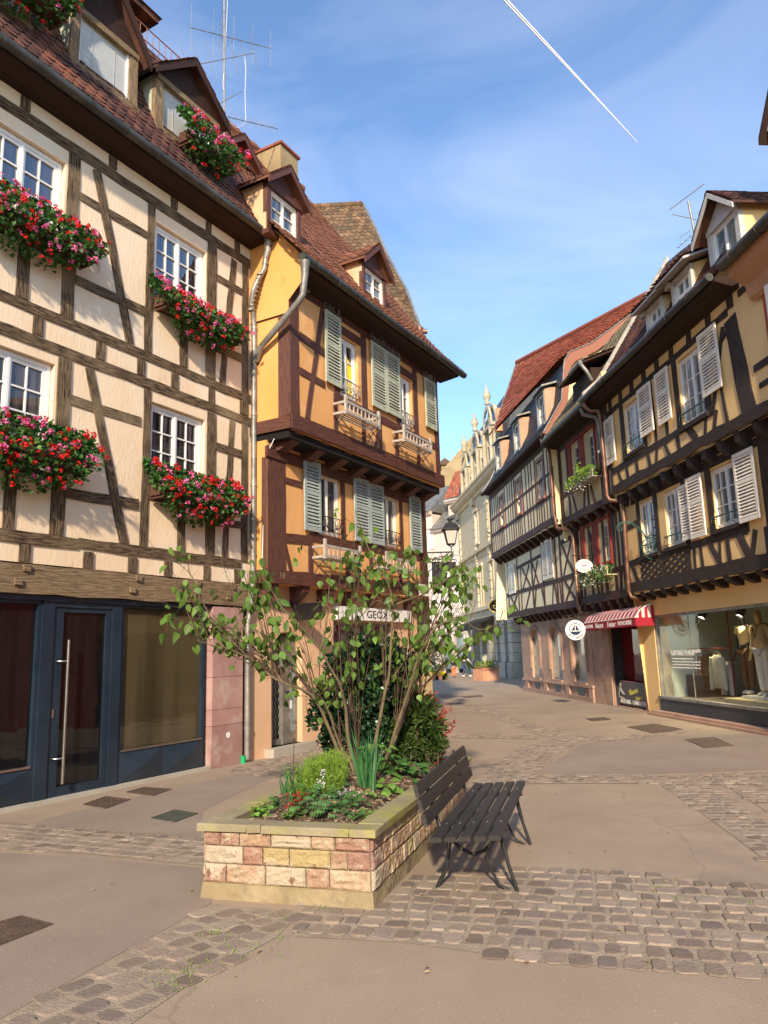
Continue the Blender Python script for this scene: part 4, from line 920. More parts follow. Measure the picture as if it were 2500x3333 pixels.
for (a, c, z0, z1), oo in zip(w1+w2_, [C1]*3+[C2]*2):
    window(F, c-.01, a+.01, z0+.01, z1-.01, oo-.05, hC, 2, 3, 2, white, g_white, .05)
    r_ = MB(); r_.tube([F.pt(c+.0, z0+.22, oo+.07), F.pt(a, z0+.22, oo+.07)], .016, 6); n = 5
    for i in range(n+1):
        u = c+(a-c)*i/n; r_.tube([F.pt(u, z0+.22, oo+.07), F.pt(u-.03, z0+.12, oo+.09), F.pt(u+.03, z0+.06, oo+.08), F.pt(u, z0+.02, oo+.02)], .007, 4)
    r_.tube([F.pt(c, z0+.22, oo+.07), F.pt(c, z0+.2, oo-.02)], .01, 4); r_.tube([F.pt(a, z0+.22, oo+.07), F.pt(a, z0+.2, oo-.02)], .01, 4)
    r_.build('window_rail', green_iron, hC)
    if oo == C1:
        bl = MB()
        for i in range(16): bl.box(F.pt(c-.1, z0+.1+.05*i, oo-.10), F.d*(a-c+.2), F.n*.004, Vector((0, 0, .028)))
        bl.build('window_blind', blindm, hC)
    sl_ = MB(); sl_.fb(F, a-.12, c+.12, z0-.10, z0-.02, oo-.02, oo+.07); sl_.build('window_sill', wdC, hC)
for a, c, z0, z1, oo in ((-4.55, -3.95, 6.30, 7.50, C2), (-6.82, -6.12, 6.42, 7.58, C2), (-7.70, -7.08, 6.42, 7.60, C2), (-9.76, -9.06, 6.38, 7.66, C2),
                         (-8.20, -7.12, 3.80, 5.12, C1), (-10.06, -9.40, 3.82, 5.13, C1)):
    if c-a > .9:
        shutter(F, a, a+.62, z0, z1-.03, oo+.09, hC, cream, (.42, .58)); shutter(F, a+.63, c, z0+.03, z1-.10, oo+.05, hC, cream, (.42, .58))
    else: shutter(F, a, c, z0, z1, oo+.06, hC, cream, (.42, .58))
s_ = MB(); s_.xp(F, [(C2-.02, 7.95), (1.0, 8.08), (1.0, 8.16), (.3, 8.2)], -10.55, UL); s_.build('eaves_soffit', soff, hC)
gt = MB(); gt.tube([F.pt(-3.62, 8.19, 1.06)]+[F.pt(-4.2-.8*i, 8.19+.012*math.sin(i*1.3), 1.06) for i in range(8)]+[F.pt(-10.5, 8.19, 1.06)], .08, 12)
for i in range(7): gt.tube([F.pt(-4.3-.9*i, 8.19, 1.06), F.pt(-4.33-.9*i, 8.19, 1.06)], .09, 12)
gt.build('gutter', gutter, hC)
rp_ = [F.pt(-3.72, 8.16, 1.06), F.pt(-3.75, 7.98, 1.0), F.pt(-3.78, 7.86, .9), F.pt(-3.92, 7.82, .72), F.pt(-3.95, 7.6, .70), F.pt(-3.95, 5.5, .70), F.pt(-3.98, 5.38, .64), F.pt(-4.2, 5.3, .42), F.pt(-4.22, 5.15, .40), F.pt(-4.1, 3.0, .40), F.pt(-4.1, 2.85, .34), F.pt(-4.35, 2.78, .2)]
pipe(rp_, .05, copper, hC, rings=(F.pt(-3.95, 7.0, .70), F.pt(-3.95, 6.2, .70), F.pt(-4.2, 4.8, .40), F.pt(-4.12, 3.2, .40)))
prC = [(1.02, 8.24), (.55, 8.62), (-1.75, 12.3)]
def SC(a, b_): o_, z = prof_at(prC, b_*(1-.52*a**1.2)); return F.pt(-3.60-6.3*a, z, o_)
tiles(SC, 40, 38, tileA, 'roof_tiles', hC)
w = MB(); gC = [SC(i/16, j/10)-F.n*.04-Vector((0, 0, .05)) for i in range(17) for j in range(11)]
w.idx(gC+[SC(i/16, 1)-F.n*3-Vector((0, 0, 3)) for i in range(17)], [(i*11+j, (i+1)*11+j, (i+1)*11+j+1, i*11+j+1) for i in range(16) for j in range(10)]+[(i*11+10, (i+1)*11+10, 187+i+1, 187+i) for i in range(16)]); w.build('roof', tileA, hC)
w = MB(); pr = [(1.02, 8.26), (.55, 8.66), (-1.8, 12.36)]
for i in range(2): w.prism([F.pt(-3.66, pr[i][1], pr[i][0]), F.pt(-3.66, pr[i+1][1], pr[i+1][0]), F.pt(-3.66, pr[i+1][1]+.18, pr[i+1][0]), F.pt(-3.66, pr[i][1]+.18, pr[i][0])], F.d*.09)
w.build('verge_board', greywood, hC)
mc = M('grey_white_painted_wood', (.50, .48, .43), (.62, .60, .55), 4, .6, .2, 30)
dk = dict(win=None, gab_m=mc, jw=.14, eave=.03, fm=white)
dormer(F, hC, -10.42, -9.30, 8.95, 9.78, 10.28, .30, 1.3, mc, None, plC, tileA, rows=1, gm=g_blue, over=.22, **dk)
def shed(ua, ub, z0, z1):
    D = MB()
    for u, du in ((ua, .05), (ub, -.05)): D.prism([F.pt(u, z0, .28), F.pt(u, z1, .28), F.pt(u, z1+.42, -.9), F.pt(u, z0, -.9)], F.d*du)
    D.fb(F, ua+.06, ub-.06, z1-.06, z1+.0, -.5, .25); Do_ = D.build('dormer', plC, hC); D = MB()
    for u in (ua, ub-.12): D.fb(F, u, u+.12, z0, z1, .26, .36)
    D.fb(F, ua+.12, ub-.12, z1-.12, z1, .262, .358); D.fb(F, ua+.12, ub-.12, z0, z0+.08, .262, .358); D.fb(F, ub-.02, ub+.16, z1-.12, z1+.02, .1, .42); D.build('dormer_frame', mc, Do_)
    window(F, ua+.12, ub-.12, z0+.08, z1-.12, .30, Do_, 2, 1, 1, white, g_blue, .04)
    D = MB(); D.prism([F.pt(ub+.24, z1-.04, .62), F.pt(ua-.24, z1-.04, .62), F.pt(ua-.24, z1+.52, -.95), F.pt(ub+.24, z1+.52, -.95)], Vector((0, 0, .05))); D.build('dormer_roof', mc, Do_)
    tiles(lambda a, b_: F.pt(ub+.27-(ub-ua+.54)*a, z1+.03+.56*b_, .68-1.6*b_), 10, 8, tileA, 'dormer_tiles', Do_)
shed(-8.62, -7.72, 8.95, 9.52); shed(-7.25, -6.38, 8.95, 9.48)
# shop window with its room
sf = MB(); sf.fb(F, SW[0], SW[1], .08, .38, -.08, .02); sf.build('shop_base', M('dark_slate_panel', (.035, .035, .042), (.05, .05, .06), 2, .5, .2), hC)
sf = MB(); sf.fb(F, SW[0], SW[1]+.02, .38, .44, -.12, .05); sf.fb(F, SW[1]-.05, SW[1], .44, SW[3], -.12, -.02); sf.fb(F, SW[0], SW[1], SW[3]-.06, SW[3], -.12, -.03); sfo = sf.build('shop_window', zinc, hC)
gl = MB(); gl.face([F.pt(SW[0], .44, -.07), F.pt(SW[1]-.05, .44, -.07), F.pt(SW[1]-.05, SW[3]-.06, -.07), F.pt(SW[0], SW[3]-.06, -.07)]); gl.build('glass', g_clear, sfo)
gl = MB(); gl.fb(F, -6.12, -6.11, .46, SW[3]-.07, -.08, -.06); gl.build('glass_joint', zinc, sfo)
st2 = MB(); st2.fb(F, SW[0]-1, SW[1]+.15, 0, .05, -.1, .30); st2.fb(F, SW[0]-1, SW[1]+.12, .05, .10, -.1, .22); st2.build('doorstep', sandst, hC)
rm = MB(); rm.face([F.pt(SW[1], .1, -.1), F.pt(SW[1], 2.7, -.1), F.pt(SW[1], 2.7, -2.6), F.pt(SW[1], .1, -2.6)]); rm.face([F.pt(-6.2, .1, -2.3), F.pt(SW[1], .1, -2.3), F.pt(SW[1], 2.9, -2.3), F.pt(-6.2, 2.9, -2.3)]); rm.build('shop_side_wall', shopw, hC)
rm = MB(); rm.face([F.pt(-12.6, .1, -2.35), F.pt(-6.2, .1, -2.35), F.pt(-6.2, 2.9, -2.35), F.pt(-12.6, 2.9, -2.35)]); rm.face([F.pt(-12.6, 0, 0-.1), F.pt(-12.6, 2.9, -.1), F.pt(-12.6, 2.9, -2.4), F.pt(-12.6, 0, -2.4)]); rm.build('shop_back_wall', shopd, hC)
rm = MB(); rm.face([F.pt(-12.6, .40, -.1), F.pt(SW[1], .40, -.1), F.pt(SW[1], .40, -2.35), F.pt(-12.6, .40, -2.35)]); rm.build('shop_floor', shopd, hC)
rm = MB(); rm.face([F.pt(-12.6, 2.75, -.1), F.pt(SW[1], 2.75, -.1), F.pt(SW[1], 2.75, -2.4), F.pt(-12.6, 2.75, -2.4)]); rm.build('shop_ceiling', dark, hC)
rm = MB(); rm.fb(F, -9.4, -6.9, .42, 1.35, -2.2, -2.15); rm.build('green_panel', dgreen, hC)
def SPt(x, y, off): u, z = F.P(s5, x, y, off); return u, z
ua, z = SPt(615, 750, -.06); ub, _ = SPt(860, 755, -.06)
text('LUI FAIRE PLAISIR', F, (ua+ub)/2, z, -.064, .17, signw, 'window_lettering', sfo, -1, abs(ub-ua))
u_, z_ = SPt(892, 730, -.06); text('15.06.25', F, u_, z_, -.064, .10, signw, 'window_lettering', sfo, -1, .30)
for i, (tx, y) in enumerate((('Ce pere nous accompagne toute une vie.', 808), ("La fete des peres, c'est le bon moment pour lui offrir", 840), ("un cadeau. Elegant et dans l'air du temps. Ou le choisir ?", 871), ('une attention pour lui dire simplement : je tiens a toi', 902))):
    ua, z = SPt(625, y, -.06); ub, _ = SPt(850 if i == 0 else 925, y, -.06); text(tx, F, (ua+ub)/2, z, -.064, .046, signw, 'window_lettering', sfo, -1, abs(ub-ua))
# spotlights in the shop
for i, (x, y) in enumerate(((755, 385), (940, 370), (1350, 350))):
    u, z = SPt(x, y, -.9); t = thing('spotlight', ['lit black ceiling spotlight nearest the left end of the shop window', 'second lit ceiling spotlight from the left in the shop window', 'ceiling spotlight above the mannequin in the striped polo'][i], 'spotlight', F.pt(u, z, -.9), 'ceiling spotlights in the clothes shop')
    mb = MB(); ax = Vector((0, 0, -1))+F.n*.5; ax.normalize(); p = F.pt(u, z, -.9); mb.tube([p-ax*.18, p], .085, 14, False); mb.tube([p-ax*.18, p-ax*.20], .085, 14); mb.tube([p-ax*.12, Vector((p.x, p.y, 2.75))-ax*.12*0], .015, 6); mb.build('housing', iron, t)
    mb = MB(); mb.tube([p-ax*.05, p-ax*.03], .07, 14); mb.build('lens', bulb, t)
    if i < 3:
        ld = bpy.data.lights.new('spot', 'SPOT'); ld.energy = 60; ld.color = (1, .8, .45); ld.spot_size = R(85); ld.shadow_soft_size = .06
        lo = bpy.data.objects.new('lamp', ld); C.objects.link(lo); lo.parent = t; lo.location = ax*.01
        lo.rotation_euler = (-(ax+F.d*(-.25*i))).to_track_quat('Z', 'Y').to_euler()

# ---- figure helper: skinned body
def skinmesh(name, chains, mat, parent, sub=1):
    """chains: list of lists of (Vector, radius); identical points are welded"""
    vs = []; rr = []; ed = []; key = {}
    def vid(p, r):
        k = (round(p.x, 4), round(p.y, 4), round(p.z, 4))
        if k not in key: key[k] = len(vs); vs.append(p); rr.append(r)
        return key[k]
    for ch_ in chains:
        pv = None
        for p, r in ch_:
            i = vid(p, r)
            if pv is not None and pv != i: ed.append((pv, i))
            pv = i
    o = BASE.get(parent.name, Vector())
    me = bpy.data.meshes.new(name); me.from_pydata([tuple(v-o) for v in vs], ed, []); ob = bpy.data.objects.new(name, me); C.objects.link(ob)
    sm = ob.modifiers.new('skin', 'SKIN'); sm.use_smooth_shade = True
    ld_ = me.skin_vertices[0].data
    for i, r in enumerate(rr): ld_[i].radius = (r if isinstance(r, tuple) else (r, r)); ld_[i].use_root = (i == 0)
    ob.modifiers.new('sub', 'SUBSURF').levels = sub; ob.modifiers['sub'].render_levels = sub
    bpy.context.view_layer.update(); dg = bpy.context.evaluated_depsgraph_get(); m2 = bpy.data.meshes.new_from_object(ob.evaluated_get(dg))
    m2.name = name; ob.modifiers.clear(); old = ob.data; ob.data = m2; bpy.data.meshes.remove(old)
    m2.materials.clear(); m2.materials.append(mat)
    for p in m2.polygons: p.use_smooth = True; p.material_index = 0
    ob.parent = parent; BASE[ob.name] = o
    return ob
def figure(t, O, fw, rt, H, pose, mats, head=True, hair=None, shoe=None, sleeve='long', body=skin):
    """O feet centre, fw forward, rt right unit vectors; pose gives joint offsets"""
    up = Vector((0, 0, 1)); P = lambda r, f, z: O+rt*r*H+fw*f*H+up*z*H
    j = dict(pel=(0, 0, .53), wai=(0, 0, .60), che=(0, .0, .72), neck=(0, .01, .82), hb=(0, .015, .865), hd=(0, .02, .92), top=(0, .015, .985),
             shR=(.105, 0, .80), shL=(-.105, 0, .80), elR=(.125, 0, .63), elL=(-.125, 0, .63), wrR=(.13, .05, .485), wrL=(-.13, .05, .485),
             hpR=(.052, 0, .51), hpL=(-.052, 0, .51), knR=(.055, .01, .28), knL=(-.055, .01, .28), anR=(.055, 0, .045), anL=(-.055, 0, .045)); j.update(pose)
    q = {k: P(*v) for k, v in j.items()}; h = H
    mid = lambda a, b, f=.5: q[a]+(q[b]-q[a])*f
    ch = [[(q['pel'], .070*h), (q['wai'], .066*h), (q['che'], (.085*h, .062*h)), (mid('che', 'neck', .75), .045*h), (q['neck'], .030*h), (q['hb'], .034*h), (q['hd'], (.043*h, .050*h)), (q['top'], .030*h)]]
    for s in 'RL':
        hd_ = (q['wr'+s]-q['el'+s]).normalized(); w_ = q['wr'+s]; sgn = 1 if s == 'R' else -1
        palm = w_+hd_*.035*h
        ch.append([(mid('che', 'neck', .75), .045*h), (q['sh'+s], .033*h), (mid('sh'+s, 'el'+s), .027*h), (q['el'+s], .022*h), (q['wr'+s], .015*h), (palm, (.020*h, .011*h))])
        for k in range(4):
            sp = rt*((k-1.5)*.009*h) if abs(hd_.dot(rt)) < .8 else up*((k-1.5)*.009*h); L_ = (.036, .043, .040, .030)[k]*h
            ch.append([(palm, (.020*h, .011*h)), (palm+hd_*.012*h+sp, .0052*h), (palm+hd_*(.012*h+L_*.55)+sp, .0048*h), (palm+hd_*(.012*h+L_*.95)+sp+fw*-.0*h+(-up if 0 else fw)*.008*h, .004*h)])
        ch.append([(w_, .015*h), (w_+hd_*.02*h+fw*.016*h, .007*h), (w_+hd_*.042*h+fw*.022*h, .0055*h)])
        ch.append([(q['pel'], .070*h), (q['hp'+s], .052*h), (mid('hp'+s, 'kn'+s), .046*h), (q['kn'+s], .032*h), (mid('kn'+s, 'an'+s, .35), .032*h), (q['an'+s], .020*h), (q['an'+s]+fw*.03*h-up*.022*h, .020*h), (q['an'+s]+fw*.09*h-up*.030*h, .014*h)])
    skinmesh('body', ch, body, t, 1)
    if head:
        f = MB(); c = q['hd']
        f.tube([c+fw*.048*h+up*.012*h, c+fw*.062*h-up*.006*h, c+fw*.050*h-up*.012*h], [.004*h, .007*h, .006*h], 6); f.build('nose', body, t)
        for s in (-1, 1):
            e = MB(); e.lathe(c+fw*.045*h+rt*s*.018*h+up*.008*h, [(.001, -.005*h), (.005*h, 0), (.001, .005*h)], 8); e.build('eye', signb if body == skin else body, t)
            e = MB(); e.tube([c+rt*s*.045*h+up*.012*h-fw*.004*h, c+rt*s*.050*h-fw*.008*h, c+rt*s*.045*h-up*.014*h-fw*.002*h], [.006*h, .009*h, .005*h], 6); e.build('ear', body, t)
        e = MB(); e.tube([c+fw*.046*h-rt*.012*h-up*.022*h, c+fw*.049*h-up*.023*h, c+fw*.046*h+rt*.012*h-up*.022*h], .0035*h, 5); e.build('mouth', redink if body == skin else body, t)
    if hair:
        skinmesh('hair', [[(q['hb']-fw*.030*h+up*.02*h, .020*h), (q['hd']-fw*.026*h+up*.006*h, (.048*h, .036*h)), (q['top']-fw*.010*h+up*.0*h, (.044*h, .034*h)), (q['top']+fw*.022*h-up*.010*h, (.034*h, .018*h))]], hair, t, 1)
    sm, tm = mats
    tc = [[(q['wai']-up*.03*h, (.085*h, .070*h)), (q['wai']+up*.03*h, (.082*h, .070*h)), (q['che'], (.097*h, .072*h)), (mid('che', 'neck', .70), (.062*h, .052*h)), (mid('che', 'neck', .95), .037*h)]]
    sleeves = []
    for s in 'RL':
        a = [(mid('che', 'neck', .70), (.062*h, .052*h)), (q['sh'+s], .042*h), (mid('sh'+s, 'el'+s, .5), .036*h)]
        if sleeve == 'long': a += [(q['el'+s], .030*h), (mid('el'+s, 'wr'+s, .9), .023*h)]
        tc.append(a)
    skinmesh('shirt', tc, sm, t, 1)
    lg = []
    for s in 'RL': lg.append([(q['pel']+up*.03*h, (.082*h, .068*h)), (q['hp'+s], .062*h), (mid('hp'+s, 'kn'+s), .055*h), (q['kn'+s], .043*h), (mid('kn'+s, 'an'+s, .5), .038*h), (mid('kn'+s, 'an'+s, .95), .032*h)])
    skinmesh('trousers', lg, tm, t, 1)
    if shoe:
        for s in 'RL':
            a = q['an'+s]; skinmesh('shoe', [[(a-fw*.028*h-up*.018*h, .024*h), (a+fw*.02*h-up*.012*h, .026*h), (a+fw*.075*h-up*.022*h, .021*h), (a+fw*.098*h-up*.026*h, .014*h)]], shoe, t, 1)
    return q
# mannequins (u from the photo, standing on plinths)
def mannequin(x, lab, mats, body, H_, off, fz, head, slv, pose):
    u, z = SPt(x, 700, off); O_ = F.pt(u, fz, off); t = thing('mannequin', lab, 'mannequin', O_)
    fw_ = (F.n*.9+F.d*(-.25)).normalized(); rt_ = fw_.cross(Vector((0, 0, 1))).normalized()
    return t, figure(t, O_, fw_, rt_, H_, pose, mats, False, None, whitecl, slv, body)
t, q = mannequin(1420, 'black mannequin in a striped cream polo shirt and brown trousers behind the shop glass', (creamst, brownc), mann, 1.76, -1.0, .55, 0, 'short', dict(anL=(-.055, .02, .045), anR=(.06, -.03, .045)))
t, q = mannequin(1600, 'golden-faced mannequin in a tan jacket and pale trousers at the right edge', (tanc, whitecl), manng, 1.78, -.9, .55, 0, 'long', dict(anL=(-.07, .05, .045), elL=(-.15, .02, .64)))
lp = MB(); c_ = q['che']; e_ = MB()
for s in (-1, 1): e_.prism([c_+F.n*.14+F.d*(.02*s)-Vector((0, 0, .12)), c_+F.n*.13+F.d*(.09*s)+Vector((0, 0, .10)), c_+F.n*.10+F.d*(.05*s)+Vector((0, 0, .17)), c_+F.n*.15+F.d*.01*s-Vector((0, 0, .08))], F.n*.008)
e_.build('lapel', brownc, t)
# display furniture
def block(u0, u1, z0, z1, o0, o1, mat, lab, name='display_plinth', cat='plinth'):
    mb = MB(); e = .012; mb.fb(F, u0, u1, z0, z1-e, o0, o1); mb.fb(F, u0+e, u1-e, z1-e, z1, o0+e, o1-e); ob = mb.build(name, mat, None, F.pt((u0+u1)/2, z0, (o0+o1)/2)); tag(ob, lab, cat)
u1_, _ = SPt(820, 1200, -.9); u2_, _ = SPt(1010, 1200, -.9)
block(u2_, u1_, .41, .92, -1.3, -.7, brownc, 'dark brown cube plinth left of the clothes rail in the shop window')
block(-8.6, -6.75, .41, .50, -1.3, -.35, creamst, 'low pale yellow slab plinth under the polo mannequin'); block(-8.3, -7.05, .505, .56, -1.25, -.6, signw, 'white upper slab on the low yellow plinth')
block(-9.8, -8.65, .41, .56, -1.3, -.3, brownc, 'brown low plinth at the right edge of the shop window')
# clothes rail
ur, zr = SPt(940, 700, -1.1); ur2, _ = SPt(1240, 690, -1.1); ur3, zr3 = SPt(1210, 310, -1.1); ur4, _ = SPt(1300, 1220, -1.1)
t = thing('clothes_rail', 'thin red-brown metal clothes rail behind the shop glass', 'clothes rail', F.pt(ur2, .41, -1.1)); mb = MB()
mb.tube([F.pt(ur2-.05, .41, -1.1), F.pt(ur2-.05, 2.74, -1.1)], .018, 6); mb.build('post', red, t); mb = MB(); mb.tube([F.pt(ur2-.05, zr, -1.1), F.pt(ur+.02, zr, -1.1), F.pt(ur+.02, zr, -.75)], .016, 6); mb.build('rail', red, t); zr_ = zr
def garment(u, off, zt, wd, hh, mat, lab, name, cat, trou=False, slv=True, turn=0):
    t = thing(name, lab, cat, F.pt(u, zt-hh, off)); dv = (F.d*math.cos(turn)+F.n*math.sin(turn)); nv = (F.n*math.cos(turn)-F.d*math.sin(turn)); mb = MB()
    def q(a, z, o): return F.pt(u, zt, off)+dv*a+Vector((0, 0, z))+nv*o
    mb.tube([q(-wd*.4, -.05, 0), q(0, .03, 0), q(wd*.4, -.05, 0)], .010, 5); mb.tube([q(0, .03, 0), q(0, .10, 0), q(.02, .12, 0)], .004, 4); mb.build('hanger', wdA2, t)
    rows = [(-.04, .09, .04), (-.07, wd*.36, .06), (-.14, wd*.5, .07), (-.3, wd*.49, .08), (-hh*.7, wd*.48, .085), (-hh, wd*.45, .08)]
    mb = MB(); n = 14; q_ = []
    for z, hw, th in rows:
        for k in range(n): a = 2*math.pi*k/n; q_.append(q(math.cos(a)*hw*(1+.05*math.sin(5*a+z*9)), z, math.sin(a)*th))
    mb.idx(q_, [(i*n+k, i*n+(k+1) % n, (i+1)*n+(k+1) % n, (i+1)*n+k) for i in range(len(rows)-1) for k in range(n)]+[tuple(range((len(rows)-1)*n, len(rows)*n))], None, True); mb.build('garment_body', mat, t)
    if slv:
        for s in (-1, 1): mb = MB(); mb.tube([q(s*wd*.44, -.11, 0), q(s*wd*.58, -.38, .02), q(s*wd*.66, -hh*1.05, .03)], [.075, .062, .05], 10); mb.build('sleeve', mat, t)
ug, _ = SPt(1110, 800, -.95); garment(ug, -.95, zr_-.10, .46, .80, M('pale_cream_knit', (.66, .66, .52), (.72, .72, .58), 5, .9, .4, 60), 'pale cream zip jacket hanging front-on from the clothes rail', 'jacket', 'jacket')
ug2, _ = SPt(985, 800, -1.05); garment(ug2, -1.1, zr_-.08, .34, .82, brownc, 'brown jacket hanging behind the pale cream jacket', 'jacket', 'jacket', turn=1.1)
ug2, _ = SPt(935, 800, -1.05); garment(ug2, -1.15, zr_-.08, .30, .95, whitecl, 'white shirt at the left end of the clothes rail', 'shirt', 'shirt', turn=1.2)
t = thing('trousers', 'pale trousers hanging beneath the cream zip jacket', 'trousers', F.pt(ug, .45, -1.2)); mb = MB()
for s in (-1, 1): mb.tube([F.pt(ug+s*.08, 1.15, -1.15), F.pt(ug+s*.15, .85, -1.15), F.pt(ug+s*.19, .47, -1.15)], [.09, .085, .075], 10)
mb.fb(F, ug-.16, ug+.16, 1.1, 1.22, -1.2, -1.1); mb.build('trouser_legs', whitecl, t)

# ---------------------------------------------------------------- house H at the right frame edge
hH = thing('red_house', 'brick-red house at the right edge with a dark gutter and brown cornice', 'house', F.pt(-14, 0, 0))
# red wall stands beyond the yellow house, seen at frame edge
uh = -11.28
w = MB(); w.fb(F, -15, uh, 0, 7.9, -6, .62); w.build('wall', redpl, hH)
w = MB(); w.xp(F, [(.62, 7.45), (.70, 7.5), (.74, 7.72), (.88, 7.82), (1.0, 7.9), (1.05, 8.08), (.3, 8.1)], -24, uh+.25); w.build('cornice', M('tan_painted_cornice', (.42, .22, .12), (.50, .28, .16), 2, .7, .2), hH)
w = MB(); w.tube([F.pt(uh+.24, 8.10, 1.14), F.pt(-24, 8.3, 1.14)], .10, 12)
for i in range(8): w.tube([F.pt(-11.4-.8*i, 8.11, 1.14), F.pt(-11.43-.8*i, 8.11, 1.14)], .11, 12)
w.build('gutter', gutter, hH)
w = MB(); w.fb(F, uh-.6, uh-.2, 5.9, 7.6, .60, .70); w.build('window_surround', signw, hH)
w = MB(); w.xp(F, [(1.1, 8.15), (-.8, 8.9), (-6, 8.1)], -15, uh+.2); w.build('roof', tileA, hH)
_fz = gutter
# dormer of H peeking in at the right edge
uD, zD = F.P((2380, 350, .2034), 500, 620, .2); uD -= .38; 
w = MB(); w.prism([F.pt(uD, zD, .35), F.pt(uD-.9, zD+1.3, .35), F.pt(uD-1.8, zD, .35)], F.n*-1.6)
dH = w.build('dormer', mc, hH); w = MB()
w.prism([F.pt(uD+.10, zD-.05, .45), F.pt(uD-.9, zD+1.45, .45), F.pt(uD-.9, zD+1.35, .45), F.pt(uD+.12, zD-.18, .45)], F.n*-1.8); w.build('dormer_roof', soff, dH)

# ---------------------------------------------------------------- house G (narrow, red windows, butcher)
hG = thing('narrow_timber_house', 'narrow half-timbered house with red window frames above the striped butcher awning', 'house', F.pt(-1.7, 0, 0))
GL, GR = -.02, -3.70
w = MB(); wall(w, F, GR, GL, 0, 2.9, [(-3.55, -1.50, .02, 2.45)], -.02, .5); w.build('ground_wall', sandst, hG)
gw1 = [(-1.62, -.62, 4.2, 5.05), ]
wG1 = [(-1.62, -1.08, 4.05, 5.0), (-2.72, -2.3, 4.0, 5.02)]
wG2 = [(-1.60, -1.12, 6.55, 7.62), (-2.82, -2.34, 6.55, 7.62)]
gp = M('tan_plaster', (.62, .50, .28), (.68, .56, .34), 1.4, .9, .25, 35)
w = MB(); wall(w, F, GR, GL, 2.9, 5.5, wG1, .22, .15); w.build('wall', gp, hG)
w = MB(); wall(w, F, GR, GL+.5, 5.45, 8.1, wG2, .45, .15); w.build('wall', gp, hG)
b = MB()
def tG(a, c, wd, off, **k): b.beam(F, a, c, wd, off+.014, **k)
tG((GR, 3.0), (GL, 3.04), .22, .26, th=.1, rough=.012); tG((GR, 5.38), (GL, 5.38), .16, .22); tG((GR, 3.66), (GL, 3.68), .14, .22); tG((GL-.12, 3), (GL-.12, 5.4), .22, .22); tG((GR+.14, 3), (GR+.14, 5.4), .16, .22)
for u in (-.46, -1.14, -2.25, -2.95, -3.25): tG((u, 3.1), (u, 5.3), .13, .22)
for a, c in (((-3.4, 3.7), (-3.15, 3.1)), ((-2.9, 3.1), (-3.1, 5.3)), ((-1.5, 3.6), (-1.6, 3.1)), ((-1.9, 3.6), (-1.8, 3.1))): tG(a, c, .10, .22)
tG((GR, 5.50), (GL+.4, 5.56), .20, .47, th=.1, rough=.015); tG((GR, 6.36), (GL+.4, 6.38), .13, .45); tG((GR, 7.9), (GL+.4, 7.9), .2, .45)
for u, wd in ((.36, .30), (-.34, .16), (-3.1, .18), (-3.52, .14)): tG((u, 5.6), (u, 7.95), wd, .45)
for a, c in (((-.62, 6.3), (-.9, 5.62)), ((-1.75, 6.3), (-1.55, 5.62)), ((-1.95, 6.3), (-1.98, 5.62)), ((-2.15, 6.3), (-2.45, 5.62)), ((-3.1, 6.3), (-3.3, 5.62)), ((-3.5, 7.9), (-3.35, 5.6))): tG(a, c, .11, .45)
b.build('timber_frame', wdF, hG)
corbels(F, [-.25, -.95, -1.65, -2.35, -3.05, -3.5], [(.2, 5.18), (.26, 5.18), (.44, 5.32), (.47, 5.46), (.2, 5.46)], .16, wdF, hG)
corbels(F, [-.3, -.95, -1.6, -2.25, -2.9, -3.4], [(-.02, 2.58), (.05, 2.6), (.22, 2.78), (.24, 2.92), (-.02, 2.92)], .2, wdF, hG)
r_ = MB()
for ua, ub, z0, z1, o_ in ((-2.86, -.52, 6.50, 7.74, .47), (-2.80, -.50, 3.95, 5.14, .24)):
    for u, wd in ((ub-.14, .26), ((ua+ub)/2-.02, .42), (ua+.02, .10)): r_.fb(F, u-wd/2, u+wd/2, z0, z1, o_-.1, o_+.02)
    r_.fb(F, ua-.04, ub, z1, z1+.10, o_-.1, o_+.03); r_.fb(F, ua-.04, ub, z0-.08, z0, o_-.1, o_+.05)
r_.build('window_surround', red, hG)
for (a, c, z0, z1), o_ in zip(wG1+wG2, (.22, .22, .45, .45)):
    window(F, c-.0, a+.0, z0, z1, o_-.02, hG, 1, 3, 2, white, g_white if o_ < .3 else g_dark, .04)
s_ = MB(); s_.xp(F, [(.44, 7.98), (.95, 8.08), (.95, 8.14), (.3, 8.16)], GR, GL+.6); s_.build('eaves_soffit', soff, hG)
g_ = MB(); g_.tube([F.pt(GL+.25, 8.14, 1.0), F.pt(GR+.05, 8.14, 1.0)], .08, 12); g_.build('gutter', gutter, hG)
pipe([F.pt(-3.35, 8.1, 1.0), F.pt(-3.38, 7.9, .95), F.pt(-3.62, 7.75, .7), F.pt(-3.66, 7.55, .64), F.pt(-3.62, 6.85, .62), F.pt(-3.60, 6.75, .70)], .055, zinc, hG, rings=(F.pt(-3.64, 7.2, .63), F.pt(-3.62, 6.9, .62)))
prG = [(.96, 8.18), (.55, 8.75), (-1.8, 12.0)]
def SG(a, b_): o_, z = prof_at(prG, b_); return F.pt(.58-4.2*a, z, o_)
tiles(SG, 26, 24, tilem, 'roof_tiles', hG)
w = MB(); w.xp(F, [(.94, 8.14), (.52, 8.72), (-1.85, 11.95), (-5, 8)], -3.64, .56); w.build('roof', tilem, hG)
w = MB()
for i in range(2): a_, b__ = prG[i], prG[i+1]; w.prism([F.pt(.60, a_[1]+.03, a_[0]), F.pt(.60, b__[1]+.03, b__[0]), F.pt(.44, b__[1]+.06, b__[0]), F.pt(.44, a_[1]+.06, a_[0])], Vector((0, 0, .02)))
w.build('flashing', zinc, hG)
